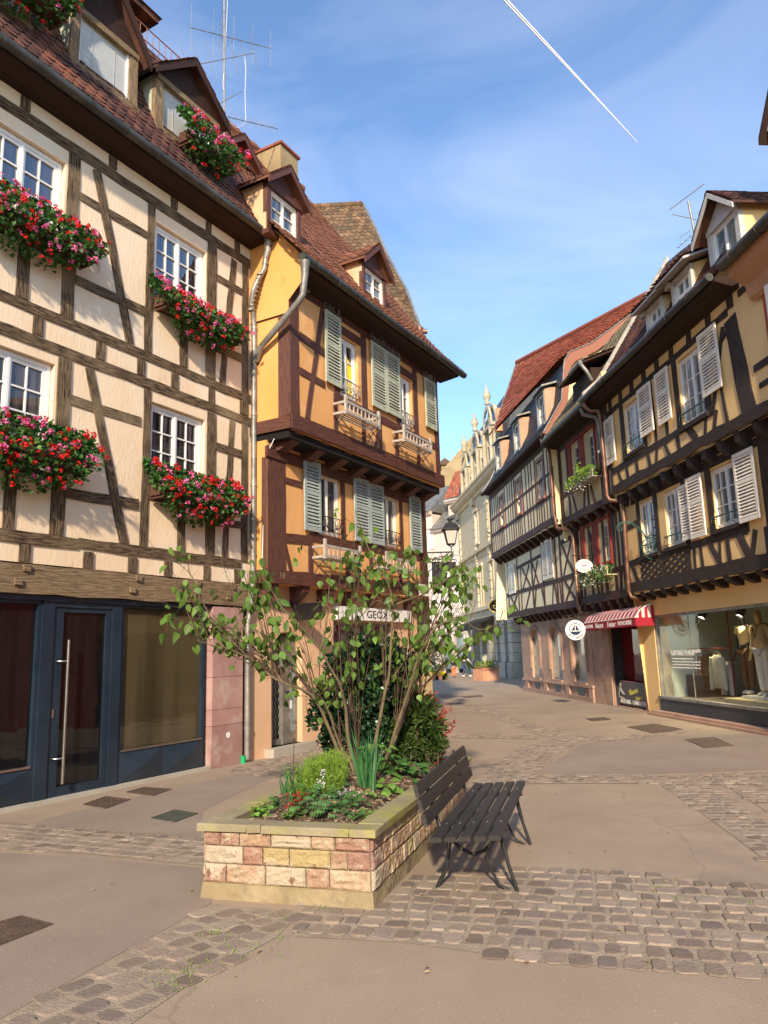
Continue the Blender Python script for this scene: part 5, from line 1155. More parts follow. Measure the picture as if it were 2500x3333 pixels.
# dark shed dormer with jagged overhang
D_ = MB(); D_.fb(F, -2.9, -1.35, 8.75, 9.45, -.9, .45); Dd = D_.build('dormer', soff, hG); D_ = MB()
D_.prism([F.pt(-.95, 9.50, .75), F.pt(-3.1, 9.50, .75), F.pt(-3.1, 10.15, -.9), F.pt(-.95, 10.15, -.9)], Vector((0, 0, .06))); D_.build('dormer_roof', soff, Dd)
tiles(lambda a, b_: F.pt(-.9-2.25*a, 9.57+.65*b_, .78-1.6*b_), 9, 13, tilem, 'dormer_tiles', Dd)
D_ = MB(); D_.tube([F.pt(-3.12, 9.52, .82), F.pt(-3.2, 9.46, .86), F.pt(-3.25, 9.2, .70), F.pt(-3.2, 8.95, .55)], .05, 10); D_.tube([F.pt(-2.2, 9.52, .82), F.pt(-3.15, 9.52, .82)], .055, 10); D_.build('dormer_gutter', zinc, Dd)
# stone pier, butcher shop
pr_ = MB()
zz = [0, .55, 1.1, 1.65, 2.2, 2.55]
for i in range(5): pr_.fb(F, -1.46, -.92, zz[i]+.003, zz[i+1], -.3, .02); pr_.fb(F, -.90, -.06, zz[i]+.003, zz[i+1], -.3, .012)
pr_.build('stone_pier', sandst, hG)
bd_ = MB(); bd_.fb(F, -3.54, -1.51, .02, 2.45, -.45, -.36); bs = bd_.build('butcher_front', maroon, hG)
bd_ = MB(); bd_.fb(F, -3.55, -3.36, .02, 2.45, -.34, -.10); bd_.fb(F, -1.56, -1.5, .02, 2.45, -.34, -.06); bd_.fb(F, -3.36, -1.56, 2.36, 2.45, -.34, -.08); bd_.build('shop_frame', iron, hG)
bd_ = MB(); bd_.fb(F, -3.36, -1.56, .70, 2.2, -.34, -.335); bd_.build('glass', glass_mat('red_tinted_pane', (.12, .004, .008), (.16, .008, .014), .01), bs)
bd_ = MB(); bd_.fb(F, -3.20, -3.0, 1.05, 1.45, -.33, -.32); bd_.fb(F, -3.22, -3.04, 1.5, 1.75, -.33, -.32); bd_.build('paper_notices', signw, bs)
# shop board
ua, _ = F.P(s5, 5, 1100, -.12); ub, _ = F.P(s5, 350, 1200, -.12)
bd_ = MB(); bd_.fp(F, [(ua-.02, .06), (ub, .06), (ub, .46), (ub+.16, .68), (ua-.02, .70)], -.16, -.12); bo = bd_.build('shop_board', M('dark_brown_sign_board', (.03, .016, .010), (.045, .025, .015), 2, .3, .05), hG)
bd_ = MB(); bd_.tube([F.pt(ua-.02, .705, -.13), F.pt(ub+.16, .685, -.13), F.pt(ub, .465, -.13), F.pt(ub, .10, -.13)], .008, 5); bd_.build('board_trim', petp, bo)
L_ = ub-ua
text('BOUCHERIE - CHARCUTERIE', F, ua+L_*.56, .15, -.118, .15, signw, 'board_lettering', bo, -1, abs(L_)*.80)
text('Vincent', F, ua+L_*.60, .44, -.118, .22, yelink, 'board_lettering', bo, -1, .62, .35, .18); text('Traiteur', F, ua+L_*.76, .29, -.118, .15, yelink, 'board_lettering', bo, -1, .48, .35, .16)
bd_ = MB()
for pts in ([(.06, .56), (.09, .26), (.34, .18), (.30, .24), (.13, .30), (.10, .52)], [(.14, .58), (.20, .50), (.24, .62), (.20, .66)], [(.13, .52), (.14, .34), (.18, .42), (.26, .33), (.33, .34), (.22, .50)]): bd_.fp(F, [(ua+L_*a, z) for a, z in pts], -.119, -.115)
bd_.build('board_emblem', M('pale_grey_ink', (.55, .56, .48), (.6, .6, .52), 3, .5, 0), bo)
# awning (striped scalloped canvas)
aw = thing('awning', 'red and white striped butcher awning with a dark red lettered valance', 'awning', F.pt(-2.6, 2.0, .5))
ot, ob_ = .03, .50; A0_, zb = F.P(f4, 985, 1262, ob_); A1_ = F.P(f4, 1560, 1228, ob_)[0]; zv = F.P(f4, 990, 1338, ob_)[1]; zt = F.P(f4, 1040, 1150, .15)[1]
cv = MB(); NS = 30
prof_ = [(ot, zt), (.20, zt-.03), (.38, zt-.14), (ob_, zb)]
for i in range(NS):
    a = A0_+(A1_-A0_)*i/NS; c = A0_+(A1_-A0_)*(i+1)/NS; cv.m = i % 2
    for k in range(3): cv.face([F.pt(a, prof_[k][1], prof_[k][0]), F.pt(c, prof_[k][1], prof_[k][0]), F.pt(c, prof_[k+1][1], prof_[k+1][0]), F.pt(a, prof_[k+1][1], prof_[k+1][0])])
for u in (A0_, A1_):
    for i in range(6):
        cv.m = i % 2; o0_ = ot+(ob_-ot)*i/6; o1_ = ot+(ob_-ot)*(i+1)/6
        zf = lambda o_: zt-(zt-zb)*((o_-ot)/(ob_-ot))**2
        cv.face([F.pt(u, zf(o0_), o0_), F.pt(u, zf(o1_), o1_), F.pt(u, zb-.01, o1_), F.pt(u, zb-.01, o0_)])
cv.build('striped_canopy', [awn_r, awn_w], aw)
cv = MB(); cv.fb(F, A1_, A0_, zv, zb, ob_, ob_+.015); cv.fb(F, A0_-.01, A0_+.005, zv, zb, ot, ob_); cv.fb(F, A1_-.005, A1_+.01, zv, zb, ot, ob_); cv.build('valance', awn_r, aw)
cv = MB(); cv.tube([F.pt(A0_, zb+.01, ob_+.01), F.pt(A1_, zb+.01, ob_+.01)], .012, 6); cv.tube([F.pt(A1_, z, o_) for o_, z in prof_], .012, 6); cv.build('awning_frame', cream, aw)
zz_ = (zv+zb)/2
for tx, x0, x1, sh, hh in (('CHARCUTERIE', 965, 1095, 0, .13), ('Vincent', 1115, 1200, .4, .20), ('Traiteur', 1240, 1335, .4, .20), ('BOUCHERIE', 1362, 1515, 0, .15)):
    a, _ = F.P(f4, x0, 1280, .52); c, _ = F.P(f4, x1, 1270, .52); text(tx, F, (a+c)/2, zz_-.005, ob_+.018, hh, signw, 'valance_lettering', aw, -1, abs(c-a)*.97, sh)

# ---------------------------------------------------------------- house F (slate mansard, red roof)
hF = thing('mansard_timber_house', 'pale half-timbered house with slate mansard, red tiled roof and sandstone arcade', 'house', F.pt(4.5, 0, 0))
F1, F2 = .25, .60
arch = [(.58, 1.80), (2.98, 4.22), (5.56, 6.70)]
w = MB(); wall(w, F, 0, 8.1, .0, 2.9, [(a, c, .50, 2.34) for a, c in arch], 0, .3)
for a, c in arch:
    cu = (a+c)/2; r_ = (c-a)/2; n = 12; zc_ = 2.34-r_*.75
    for i in range(n):
        t0, t1 = math.pi*i/n, math.pi*(i+1)/n; x0, y0, x1, y1 = cu+r_*math.cos(t0), zc_+r_*.75*math.sin(t0), cu+r_*math.cos(t1), zc_+r_*.75*math.sin(t1)
        w.face([F.pt(x0, y0, -.004), F.pt(x0, 2.345, -.004), F.pt(x1, 2.345, -.004), F.pt(x1, y1, -.004)]); w.face([F.pt(x0, y0, 0), F.pt(x1, y1, 0), F.pt(x1, y1, -.3), F.pt(x0, y0, -.3)])
w.build('arcade_wall', sandst, hF)
w = MB(); w.face([F.pt(8.1, 0, 0), F.pt(8.1, 2.9, 0), F.pt(8.1, 2.9, -6), F.pt(8.1, 0, -6)]); w.face([F.pt(9.85, 2.9, F2), F.pt(9.85, 11, 0), F.pt(9.85, 11, -6), F.pt(9.85, 2.9, -6)]); w.build('end_wall', plF, hF)
for a, c in arch:
    m_ = MB(); r_ = (c-a)/2; cu = (a+c)/2; zc_ = 2.34-r_*.75
    for k, rr2 in enumerate((.04, .11, .18)):
        pts = [F.pt(a-rr2, .9, .01-.0*k)]+[F.pt(cu-(r_+rr2)*math.cos(math.pi*i/14), zc_+(r_*.75+rr2)*math.sin(math.pi*i/14), .01) for i in range(15)]+[F.pt(c+rr2, .9, .01)]
        m_.tube(pts, .025, 6)
    m_.build('arch_moulding', sandst, hF)
    x = MB(); x.fb(F, a, c, .50, .56, -.26, .06); x.build('stone_sill', sandst, hF)
    x = MB()
    for u in (a+.02, c-.08): x.fb(F, u, u+.06, .56, 2.0, -.137, -.09)
    x.fb(F, a+.08, c-.08, .56, .64, -.137, -.092)
    wo = x.build('shop_window', zinc, hF); x = MB(); x.fb(F, a, c, .52, 2.33, -.15, -.14); x.build('glass', g_pale, wo)
    x = MB(); x.fb(F, cu-.28, cu+.28, .16, .40, -.02, .012); x.build('cellar_grille', iron, hF)
x = MB()
x.fb(F, -.02, 8.1, .0, .14, 0, .08); x.fb(F, -.02, 8.1, .42, .50, 0, .07)
for u in (.2, 2.4, 4.9, 7.4): x.fb(F, u-.18, u+.18, .14, .42, 0, .06)
x.build('stone_plinth', sandst, hF)
wF1 = [(-9, -8.9, 4, 4.1)]
w = MB(); wall(w, F, .02, 9.1, 2.9, 5.5, [], F1, .1); w.build('wall', plF, hF)
wF2 = [(1.74, 2.36, 6.68, 7.98), (4.66, 5.22, 6.68, 7.93), (7.42, 7.96, 6.68, 7.87)]
w = MB(); wall(w, F, .66, 9.85, 5.55, 8.55, wF2, F2, .16); w.face([F.pt(.66, 5.55, F2), F.pt(.66, 8.6, F2), F.pt(.66, 8.6, 0), F.pt(.66, 5.55, 0)]); w.build('wall', plF, hF)
b = MB()
def tF(a, c, wd, off, **k): b.beam(F, a, c, wd, off+.014, **k)
tF((0, 2.98), (9.1, 3.06), .22, F1+.03, th=.12, rough=.015); tF((0, 5.40), (9.1, 5.36), .20, F1)
tF((.10, 3.1), (.10, 5.4), .22, F1); tF((.4, 5.06), (1.6, 5.05), .14, F1); tF((.1, 3.86), (9, 3.90), .15, F1, rough=.012); tF((2.6, 4.95), (7.2, 4.85), .12, F1)
for u in (1.55, 2.05, 3.62, 5.0, 7.1, 8.7): tF((u, 3.1), (u, 5.35), .17 if u in (5.0, 3.62) else .12, F1)
for a, c in (((.35, 5.0), (1.35, 3.95)), ((1.35, 5.0), (.35, 3.95)), ((.35, 3.8), (1.3, 3.1)), ((1.3, 3.8), (.35, 3.1)), ((2.15, 3.1), (2.35, 3.8)), ((2.75, 3.1), (2.5, 3.8)), ((4.2, 4.8), (4.9, 3.95)), ((4.9, 4.8), (4.2, 3.95)), ((5.3, 4.8), (6.4, 3.95)), ((6.4, 4.8), (5.3, 3.95)),
             ((3.9, 3.8), (3.6, 3.1)), ((4.6, 3.8), (4.9, 3.1)), ((5.4, 3.8), (6.2, 3.1)), ((7.3, 3.8), (8.4, 3.1)), ((8.4, 3.8), (7.3, 3.1)), ((6.7, 3.1), (6.6, 4.8)), ((1.75, 3.1), (1.8, 3.8))): tF(a, c, .10, F1)
tF((.66, 5.72), (9.85, 5.68), .22, F2+.03, th=.12, rough=.012); tF((.7, 6.55), (9.8, 6.56), .13, F2, rough=.01); tF((.7, 7.3), (9.8, 7.25), .09, F2, rough=.01); tF((.7, 8.4), (9.85, 8.3), .3, F2)
tF((.75, 5.7), (.75, 8.5), .3, F2); tF((9.72, 5.7), (9.72, 8.5), .2, F2)
for u in (1.15, 1.48, 2.68, 2.78+.3, 3.45, 3.8, 4.3, 5.55, 5.9, 6.25, 6.6, 7.05, 8.3, 8.65, 9.0, 9.35): tF((u, 5.8), (u+rnd.uniform(-.06, .06), 8.3 if not any(a-.1 < u < c+.1 for a, c, _, _ in wF2) else 6.5), .065, F2)
for u in (1.8, 2.1, 2.4, 4.7, 4.95, 5.2, 7.5, 7.75, 8.0): tF((u, 5.8), (u, 6.5), .06, F2)
b.build('timber_frame', wdF, hF)
for a, c, z0, z1 in wF2:
    x = MB(); x.fb(F, a-.16, a, z0-.05, z1+.1, F2-.1, F2+.02); x.fb(F, c, c+.16, z0-.05, z1+.1, F2-.1, F2+.02); x.fb(F, a-.16, c+.16, z1, z1+.12, F2-.1, F2+.022); x.fb(F, a-.2, c+.2, z0-.1, z0, F2-.1, F2+.08); x.build('window_surround', fasc, hF)
    window(F, a, c, z0, z1, F2-.06, hF, 2, 4, 1, white, g_white, .04)
for a, c, z0, z1 in ((2.24, 3.46, 4.0, 5.36), (7.38, 8.45, 3.88, 5.06)):
    m_ = (a+c)/2; shutter(F, a, m_-.005, z0, z1, F1+.04, hF, cream, (1,)); shutter(F, m_+.005, c, z0, z1, F1+.04, hF, cream, (1,))
corbels(F, [1.0+.72*i for i in range(13)], [(F1-.02, 5.30), (F1+.08, 5.30), (F1+.25, 5.42), (F2+.02, 5.60), (F1, 5.62)], .13, wdF, hF)
corbels(F, [.3+.60*i for i in range(14)], [(0, 2.62), (.08, 2.62), (.24, 2.78), (.28, 2.92), (0, 2.92)], .15, wdF, hF)
s_ = MB(); s_.xp(F, [(F2-.02, 8.42), (.85, 8.45), (.85, 8.55), (.3, 8.6)], .62, 9.9); s_.build('eaves_soffit', soff, hF)
g_ = MB(); g_.tube([F.pt(.58, 8.50, .90), F.pt(9.95, 8.48, .90)], .075, 12); g_.build('gutter', soff, hF)
pipe([F.pt(.75, 8.45, .90), F.pt(.78, 8.2, .85), F.pt(.62, 8.05, .72), F.pt(.60, 7.9, .68), F.pt(.60, 5.9, .68), F.pt(.55, 5.4, .62), F.pt(.05, 5.25, .36), F.pt(-.02, 5.1, .32), F.pt(-.02, 3.0, .32), F.pt(-.1, 2.7, .3), F.pt(-.6, 2.6, .12)], .05, copper, hF, rings=(F.pt(.6, 7.6, .68), F.pt(.6, 6.6, .68), F.pt(-.02, 4.4, .32)))
prM = [(.86, 8.56), (.45, 9.15), (.15, 9.75), (-.04, 11.05)]
tiles(lambda a, b_: (lambda q: F.pt(.62+9.3*a, q[1], q[0]))(prof_at(prM, b_)), 20, 44, slate, 'slate_mansard', hF, round_=False, thk=.008)
w = MB(); w.xp(F, [(.84, 8.5), (.42, 9.12), (.12, 9.72), (-.08, 11.1), (-3, 11.1), (-6, 8)], .62, 9.9); w.build('mansard_base', slate, hF)
# upper red roof: ruled between the near and far verge
NV = [Vector(F.pt(.5, 11.10, .14)), Vector(F.pt(.5, 11.30, -.21)), Vector(F.pt(.5, 11.66, -.97)), Vector(F.pt(.5, 13.75, -3.75))]
FV = [Vector(F.pt(9.95, 11.22, .42)), Vector(F.pt(9.95, 11.62, .10)), Vector(F.pt(9.95, 12.7, -.30)), Vector(F.pt(9.95, 14.7, -1.08))]
KN = (0, .10, .28, 1)
def lerpP(P, t):
    i = 0 if t < KN[1] else 1 if t < KN[2] else 2; return P[i]+(P[i+1]-P[i])*((t-KN[i])/(KN[i+1]-KN[i]))
tiles(lambda a, b_: lerpP(NV, b_)*(1-a)+lerpP(FV, b_)*a, 24, 46, tileF, 'roof_tiles', hF, lift=.045, thk=.03)
w = MB()
gq_ = [lerpP(NV, j/14)*(1-i/24)+lerpP(FV, j/14)*(i/24)-F.n*.05-Vector((0, 0, .05)) for i in range(25) for j in range(15)]
w.idx(gq_, [(i*15+j, (i+1)*15+j, (i+1)*15+j+1, i*15+j+1) for i in range(24) for j in range(14)])
w.idx([NV[3], FV[3], FV[3]-F.n*3-Vector((0, 0, 4)), NV[3]-F.n*3-Vector((0, 0, 4))], [(0, 1, 2, 3)])
w.build('roof', tileF, hF)
w = MB(); w.tube([NV[3]+Vector((0, 0, .05)), FV[3]+Vector((0, 0, .05))], .11, 8); w.build('ridge_tiles', tileF, hF)
w = MB(); w.tube([p+F.d*.03+Vector((0, 0, .03)) for p in FV], .05, 6); w.tube([F.pt(9.93, 8.56, .9), F.pt(9.93, 9.15, .48), F.pt(9.93, 9.75, .18), F.pt(9.93, 11.05, .0)], .04, 6); w.build('verge_flashing', zinc, hF)
# gable wall (lemon, sunlit) and brown barge boards
gpr = [(.82, 8.50), (.40, 9.12), (.12, 9.72), (-.05, 10.95), (-.26, 11.2), (-1.0, 11.54), (-3.15, 13.1), (-8, 9.5), (-8, 5), (.4, 5)]
w = MB(); w.face([F.pt(.60, z, o_) for o_, z in gpr]); w.build('gable_wall', plFg, hF)
bb = MB(); g2 = [(.90, 8.50), (.20, 9.62), (.0, 11.02), (-.21, 11.30), (-.97, 11.62), (-3.15, 13.19), (-3.8, 13.7)]
bi_ = [(.60, 8.50), (-.02, 9.62), (-.20, 10.8), (-.38, 11.0), (-1.12, 11.36), (-3.25, 12.92), (-3.9, 13.4)]
for i in range(6): bb.prism([F.pt(.46, g2[i][1], g2[i][0]), F.pt(.46, g2[i+1][1], g2[i+1][0]), F.pt(.46, bi_[i+1][1], bi_[i+1][0]), F.pt(.46, bi_[i][1], bi_[i][0])], F.d*.12)
bb.build('barge_board', fasc, hF)
bb = MB()
for i in range(6):
    if i < 5: bb.tube([F.pt(.45, g2[i][1]+.02, g2[i][0]), F.pt(.45, g2[i+1][1]+.02, g2[i+1][0])], .022, 5)
bb.build('verge_strip', zinc, hF)
bb = MB(); q = F.pt(.5, 11.0, -.75); bb.lathe(q-Vector((0, 0, .1)), [(.14, 0), (.17, .08), (.16, .2), (.12, .26)], 8); bb.build('putlog_stone', wdA2, hF)
for i, (a, c) in enumerate(((1.55, 2.35), (4.85, 5.65), (8.0, 8.8))):
    x = MB(); off_, z0, z1 = .46, 9.22, 10.42
    for s_u in (a-.05, c+.0): x.fb(F, s_u, s_u+.08, z0, z1, off_-.12, off_)
    x.fb(F, a, c, z0-.06, z0+.04, off_-.14, off_+.04); x.fb(F, a-.05, c+.05, z1-.08, z1, off_-.12, off_+.002)
    dmr = x.build('dormer', zinc, hF)
    tz = MATS.get('tan_zinc_sheet') or M('tan_zinc_sheet', (.42, .24, .14), (.50, .30, .18), 3, .6, .15)
    for u, du in ((a-.06, -.03), (c+.09, .03)):
        x = MB(); x.prism([F.pt(u, z0-.05, off_-.02), F.pt(u, z1, off_-.02), F.pt(u+(-.16 if du < 0 else .0), z1, -.15), F.pt(u, z0+.4, .1)], F.d*du); x.build('dormer_cheek', tz, dmr)
    x = MB(); x.prism([F.pt(a-.26, z1+.0, off_+.12), F.pt(c+.16, z1, off_+.12), F.pt(c+.16, z1+.22, -.25), F.pt(a-.26, z1+.22, -.25)], Vector((0, 0, .06))); x.build('dormer_roof', zinc, dmr)
    window(F, a+.04, c-.0, z0+.05, z1-.1, off_-.06, dmr, 1, 3, 2, white, g_dark, .04)
# ================================================================== FAR STREET
EF = Fr(7.1, 42, -5, -1); PK = Fr(5.9, 57, -45, -1); GY = Fr(0, 72, 90, 1)
def fwin(fr, c, quad, off, parent, gm, fm=white, leaves=1, rows=3, arch=0, depth=.12, sur=None):
    """window from two opposite photo corners, (x0,y0) top near, (x1,y1) bottom far"""
    (x0, y0), (x1, y1) = quad; ua, za = fr.P(c, x0, y0, off); ub, zb = fr.P(c, x1, y1, off); a, b = sorted((ua, ub)); z0, z1 = sorted((za, zb))
    w = window(fr, a, b, z0, z1, off+.02, parent, leaves, rows, 2 if leaves == 1 else 1, fm, gm, .06)
    if sur:
        s = MB(); s.fb(fr, a-.16, a, z0-.1, z1+.1, off-.02, off+.07); s.fb(fr, b, b+.16, z0-.1, z1+.1, off-.02, off+.07); s.fb(fr, a-.22, b+.22, z1+.1, z1+.3, off-.02, off+.14); s.fb(fr, a-.2, b+.2, z0-.2, z0-.1, off-.02, off+.12)
        s.build('window_surround', sur, parent)
    return a, b, z0, z1
# ---- house E: ornate stone house with sculpted dormers
hE = thing('ornate_stone_house', 'tall cream stone house with sculpted dormers, urns and glazed bays halfway down the street', 'house', EF.pt(6, 0, 0))
F = EF
w = MB(); w.fb(F, 0, 15.6, 4.2, 12.0, -8, 0); w.build('wall', beigest, hE)
w = MB(); w.xp(F, [(0, 11.9), (.12, 11.9), (.18, 12.1), (.45, 12.25), (.5, 12.45), (.62, 12.5), (.62, 12.65), (0, 12.7)], 0, 15.8); 
for i in range(46): w.fb(F, .2+.34*i, .36+.34*i, 12.12, 12.24, .14, .34)
w.build('cornice', beigest, hE)
w = MB(); w.xp(F, [(.1, 12.6), (-.5, 15.5), (-1.6, 18.2), (-6, 18.2), (-6, 12.6)], 0.1, 15.6); w.build('slate_roof', slate, hE)
w = MB(); 
for u in (.2, 5.5, 9.5, 15.2):
    for i in range(14): w.fb(F, u-.3, u+.3, 4.3+.55*i, 4.3+.55*i+.50, 0, .12)
    w.fb(F, u-.4, u+.4, 11.5, 11.95, 0, .25)
w.fb(F, 0, 15.6, 4.2, 4.45, 0, .2); w.fb(F, 0, 15.6, 8.1, 8.3, 0, .2); w.build('pilasters', beigest, hE)
for x0, y0, x1, y1 in ((700, 1130, 745, 1500), (845, 1030, 885, 1340)): fwin(F, e1, ((x0, y0), (x1, y1)), 0, hE, g_blue, white, 1, 2, sur=beigest)
for x0, y0, x1, y1 in ((845, 260, 900, 850), (965, 200, 1045, 690)): fwin(F, e2, ((x0, y0+30), (x1, y1)), 0, hE, g_sky, beigest, 2, 3, sur=beigest)
for x0, x1, x2, y in ((615, 735, 770, 800), (725, 850, 880, 720), (850, 960, 1000, 620)):
    pass
def stone_dormer(u0, u1, z0, z1, za, off):
    d = MB(); um = (u0+u1)/2
    d.fb(F, u0, u0+.35, z0, z1, off-.8, off); d.fb(F, u1-.35, u1, z0, z1, off-.8, off)
    n = 10; r = (u1-u0)/2
    for k in (0, 1):
        pts = [(um-(r+.1*k)*math.cos(math.pi*i/n), z1+(za-z1)*math.sin(math.pi*i/n)*(1+.1*k)) for i in range(n+1)]
        for i in range(n):
            d.prism([F.pt(pts[i][0], pts[i][1]-.28, off-.4*k), F.pt(pts[i+1][0], pts[i+1][1]-.28, off-.4*k), F.pt(*pts[i+1], off-.4*k), F.pt(*pts[i], off-.4*k)], F.n*(.12+.1*k))
    d.fb(F, u0-.12, u1+.12, z1-.12, z1+.08, off-.8, off+.14)
    for u in (u0+.17, u1-.17): d.lathe(F.pt(u, z0+.1, off+.12), [(.16, 0), (.13, .2), (.12, z1-z0-.5), (.18, z1-z0-.3)], 10)
    D = d.build('stone_dormer', M('white_limestone', (.42, .36, .25), (.52, .46, .33), 3, .85, .3, 20) if 'white_limestone' not in MATS else MATS['white_limestone'], hE)
    d = MB(); d.fb(F, u0+.3, u1-.3, z0+.1, z1+.5, off-.4, off-.3); d.build('glass', g_blue, D)
    d = MB(); d.lathe(F.pt(um, za+.1, off), [(.10, 0), (.22, .1), (.10, .22), (.20, .42), (.26, .62), (.16, .8), (.20, .86), (.05, 1.0), (.09, 1.15), (.01, 1.35)], 12); d.build('urn_finial', MATS['white_limestone'], D)
stone_dormer(10.2, 12.2, 12.7, 14.6, 15.7, .15); stone_dormer(6.2, 8.4, 12.7, 14.9, 16.1, .15); stone_dormer(2.2, 4.4, 12.7, 15.2, 16.6, .15)
ch = MB(); q_ = atY(1300+.4971*652, 1250+.4971*225, 43); ch.tube([q_-Vector((0, 0, .8)), q_+Vector((0, 0, .6))], [.22, .18], 10); ch.build('chimney_pot', terra, hE)
# ground floor: pillars, shop openings, awning
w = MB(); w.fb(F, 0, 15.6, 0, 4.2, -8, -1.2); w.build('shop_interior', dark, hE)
for u0, u1 in ((1.2, 2.1), (2.9, 4.1), (5.0, 5.4), (7.0, 7.7), (9.3, 9.9), (12.4, 13.0), (15.0, 15.6)):
    w = MB(); w.fb(F, u0-.1, u1+.1, 0, .9, -.9, .1)
    for i in range(6): w.fb(F, u0, u1, .92+.55*i, .92+.55*i+.52, -.8, 0)
    w.build('stone_pillar', greyst, hE)
w = MB()
for u0, u1 in ((0, 1.2), (2.1, 2.9), (4.1, 5.0), (5.4, 7.0), (7.7, 9.3), (9.9, 12.4), (13.0, 15.0)): w.fb(F, u0, u1, .1, 3.6, -.9, -.8)
w.build('glass', g_blue, hE)
w = MB(); w.fb(F, 0, 15.6, 3.6, 4.2, -.9, .05); w.build('shop_fascia', beigest, hE)
w = MB(); w.prism([F.pt(5.2, 3.75, 0), F.pt(5.2, 3.3, 1.3), F.pt(5.2, 2.9, 1.3), F.pt(5.2, 2.95, 1.2), F.pt(5.2, 3.2, 1.2), F.pt(5.2, 3.6, 0)], F.d*6); 
tag(w.build('awning', blackcl), 'plain black shop awning under the ornate stone house', 'awning')
# ---- PK houses
F = PK
def town(name, lab, u0, u1, zt, mat, win, sh, roofm, off=0):
    h = thing(name, lab, 'house', F.pt((u0+u1)/2, 0, off))
    w = MB(); w.fb(F, u0, u1, 3.4, zt, -7, off); w.build('wall', mat, h)
    w = MB(); w.xp(F, [(off, zt-.15), (off+.3, zt), (off+.4, zt+.2), (off, zt+.25)], u0, u1); w.build('cornice', mat, h)
    w = MB(); w.xp(F, [(off+.35, zt+.2), (off-2.2, zt+2.6), (off-7, zt+.2)], u0, u1); w.build('roof', roofm, h)
    w = MB(); w.fb(F, u0, u1, 0, 3.4, -7, off-.5); w.build('shop_interior', dark, h)
    w = MB(); w.fb(F, u0, u1, 2.9, 3.5, off-.5, off+.08)
    n = max(2, int((u1-u0)/1.6))
    for i in range(n+1): u = u0+(u1-u0-.3)*i/n; w.fb(F, u, u+.3, 0, 2.9, off-.5, off+.02)
    w.build('shop_front', mat, h)
    w = MB(); w.fb(F, u0+.1, u1-.1, .3, 2.85, off-.4, off-.35); w.build('glass', g_blue, h)
    for (ua, ub, z0, z1) in win:
        window(F, ua, ub, z0, z1, off+.02, h, 1, 4, 2, white, g_blue, .06)
        if sh:
            for a, b in ((ua-.45, ua-.02), (ub+.02, ub+.45)): shutter(F, a, b, z0, z1, off+.04, h, cream, (1,))
        ar = MB(); ar.tube([F.pt(ua-.08, z1, off+.03)]+[F.pt((ua+ub)/2-((ub-ua)/2+.08)*math.cos(math.pi*i/8), z1+.22*math.sin(math.pi*i/8), off+.03) for i in range(9)], .05, 5); ar.build('window_arch', mat, h)
    g = MB(); g.tube([F.pt(u0, zt+.2, off+.42), F.pt(u1, zt+.2, off+.42)], .08, 8); g.build('gutter', zinc, h)
    return h
ww = lambda us, zs: [(u, u+.6, z, z+h) for u in us for z, h in zs]
h_ = town('town_house', 'low pinkish house with arched windows beside the ornate stone house', 0, 2.9, 10.9, pinkpl, ww((.5, 1.75), ((4.3, 1.7), (7.0, 1.7))), True, zinc)
town('town_house', 'pink grey house with a taller wall left of the arched pinkish house', 2.95, 5.6, 12.4, peach, ww((3.3, 4.5), ((4.3, 1.8), (7.0, 1.7), (9.6, 1.5))), True, zinc)
town('town_house', 'cream house with many louvred shutters farthest down the street behind the lamp', 5.65, 11, 11.8, beigest, ww((6.1, 7.4, 8.7), ((4.3, 1.8), (7.0, 1.7), (9.4, 1.5))), True, tileD, .3)
# small red mansard tower
F = PK; tw = thing('red_mansard_house', 'small peach house top with a red fish-scale mansard behind the pinkish house', 'house', F.pt(1, 0, -3)); w = MB()
w.fb(F, -.6, 1.9, 8, 13.2, -4, -.8); w.build('wall', peach, tw); w = MB(); w.xp(F, [(-.6, 13.1), (-.4, 13.3), (-.7, 13.5), (-4, 13.5)], -.8, 2.1); w.build('cornice', pinkpl, tw)
tiles(lambda a, b_: F.pt(-.8+.5*b_+2.9*a*(1-.3*b_), 13.5+2.4*b_, -.5-1.2*b_), 12, 12, tileF, 'roof_tiles', tw)
window(F, .3, 1.0, 11.2, 12.6, -.78, tw, 1, 3, 2, white, g_blue, .06)
# big stained gable
gb_ = thing('gabled_house', 'large blank house gable of stained ochre render with two tiny windows at the street end', 'house', (8, 75, 0))
def gp_(x, y): u, z = GY.P(e1, x, y, 0); return (u, z)
w = MB(); A_ = [gp_(-60, 860), gp_(220, 570), gp_(720, 0), gp_(800, 75), gp_(1150, 420), gp_(1150, 1500), gp_(-60, 1500)]; w.fp(GY, A_, -8, 0); w.build('gable_wall', gablep, gb_)
for (x0, y0, x1, y1) in ((400, 740, 460, 830), (650, 190, 697, 250)):
    a, z1 = gp_(x0, y0); b_, z0 = gp_(x1, y1); window(GY, a, b_, z0, z1, .03, gb_, 1, 2, 1, white, g_dark, .1)
w = MB(); a, z1 = gp_(245, 440); b_, z0 = gp_(360, 560); w.fb(GY, a, b_, z0-.5, z1, -3, -1); dd_ = w.build('dormer', gablep, gb_); w = MB(); w.prism([GY.pt(a-.5, z1, -.8), GY.pt((a+b_)/2, z1+.9, -1.5), GY.pt(b_+.5, z1, -.8)], GY.n*-3); w.build('dormer_roof', tileD, dd_)

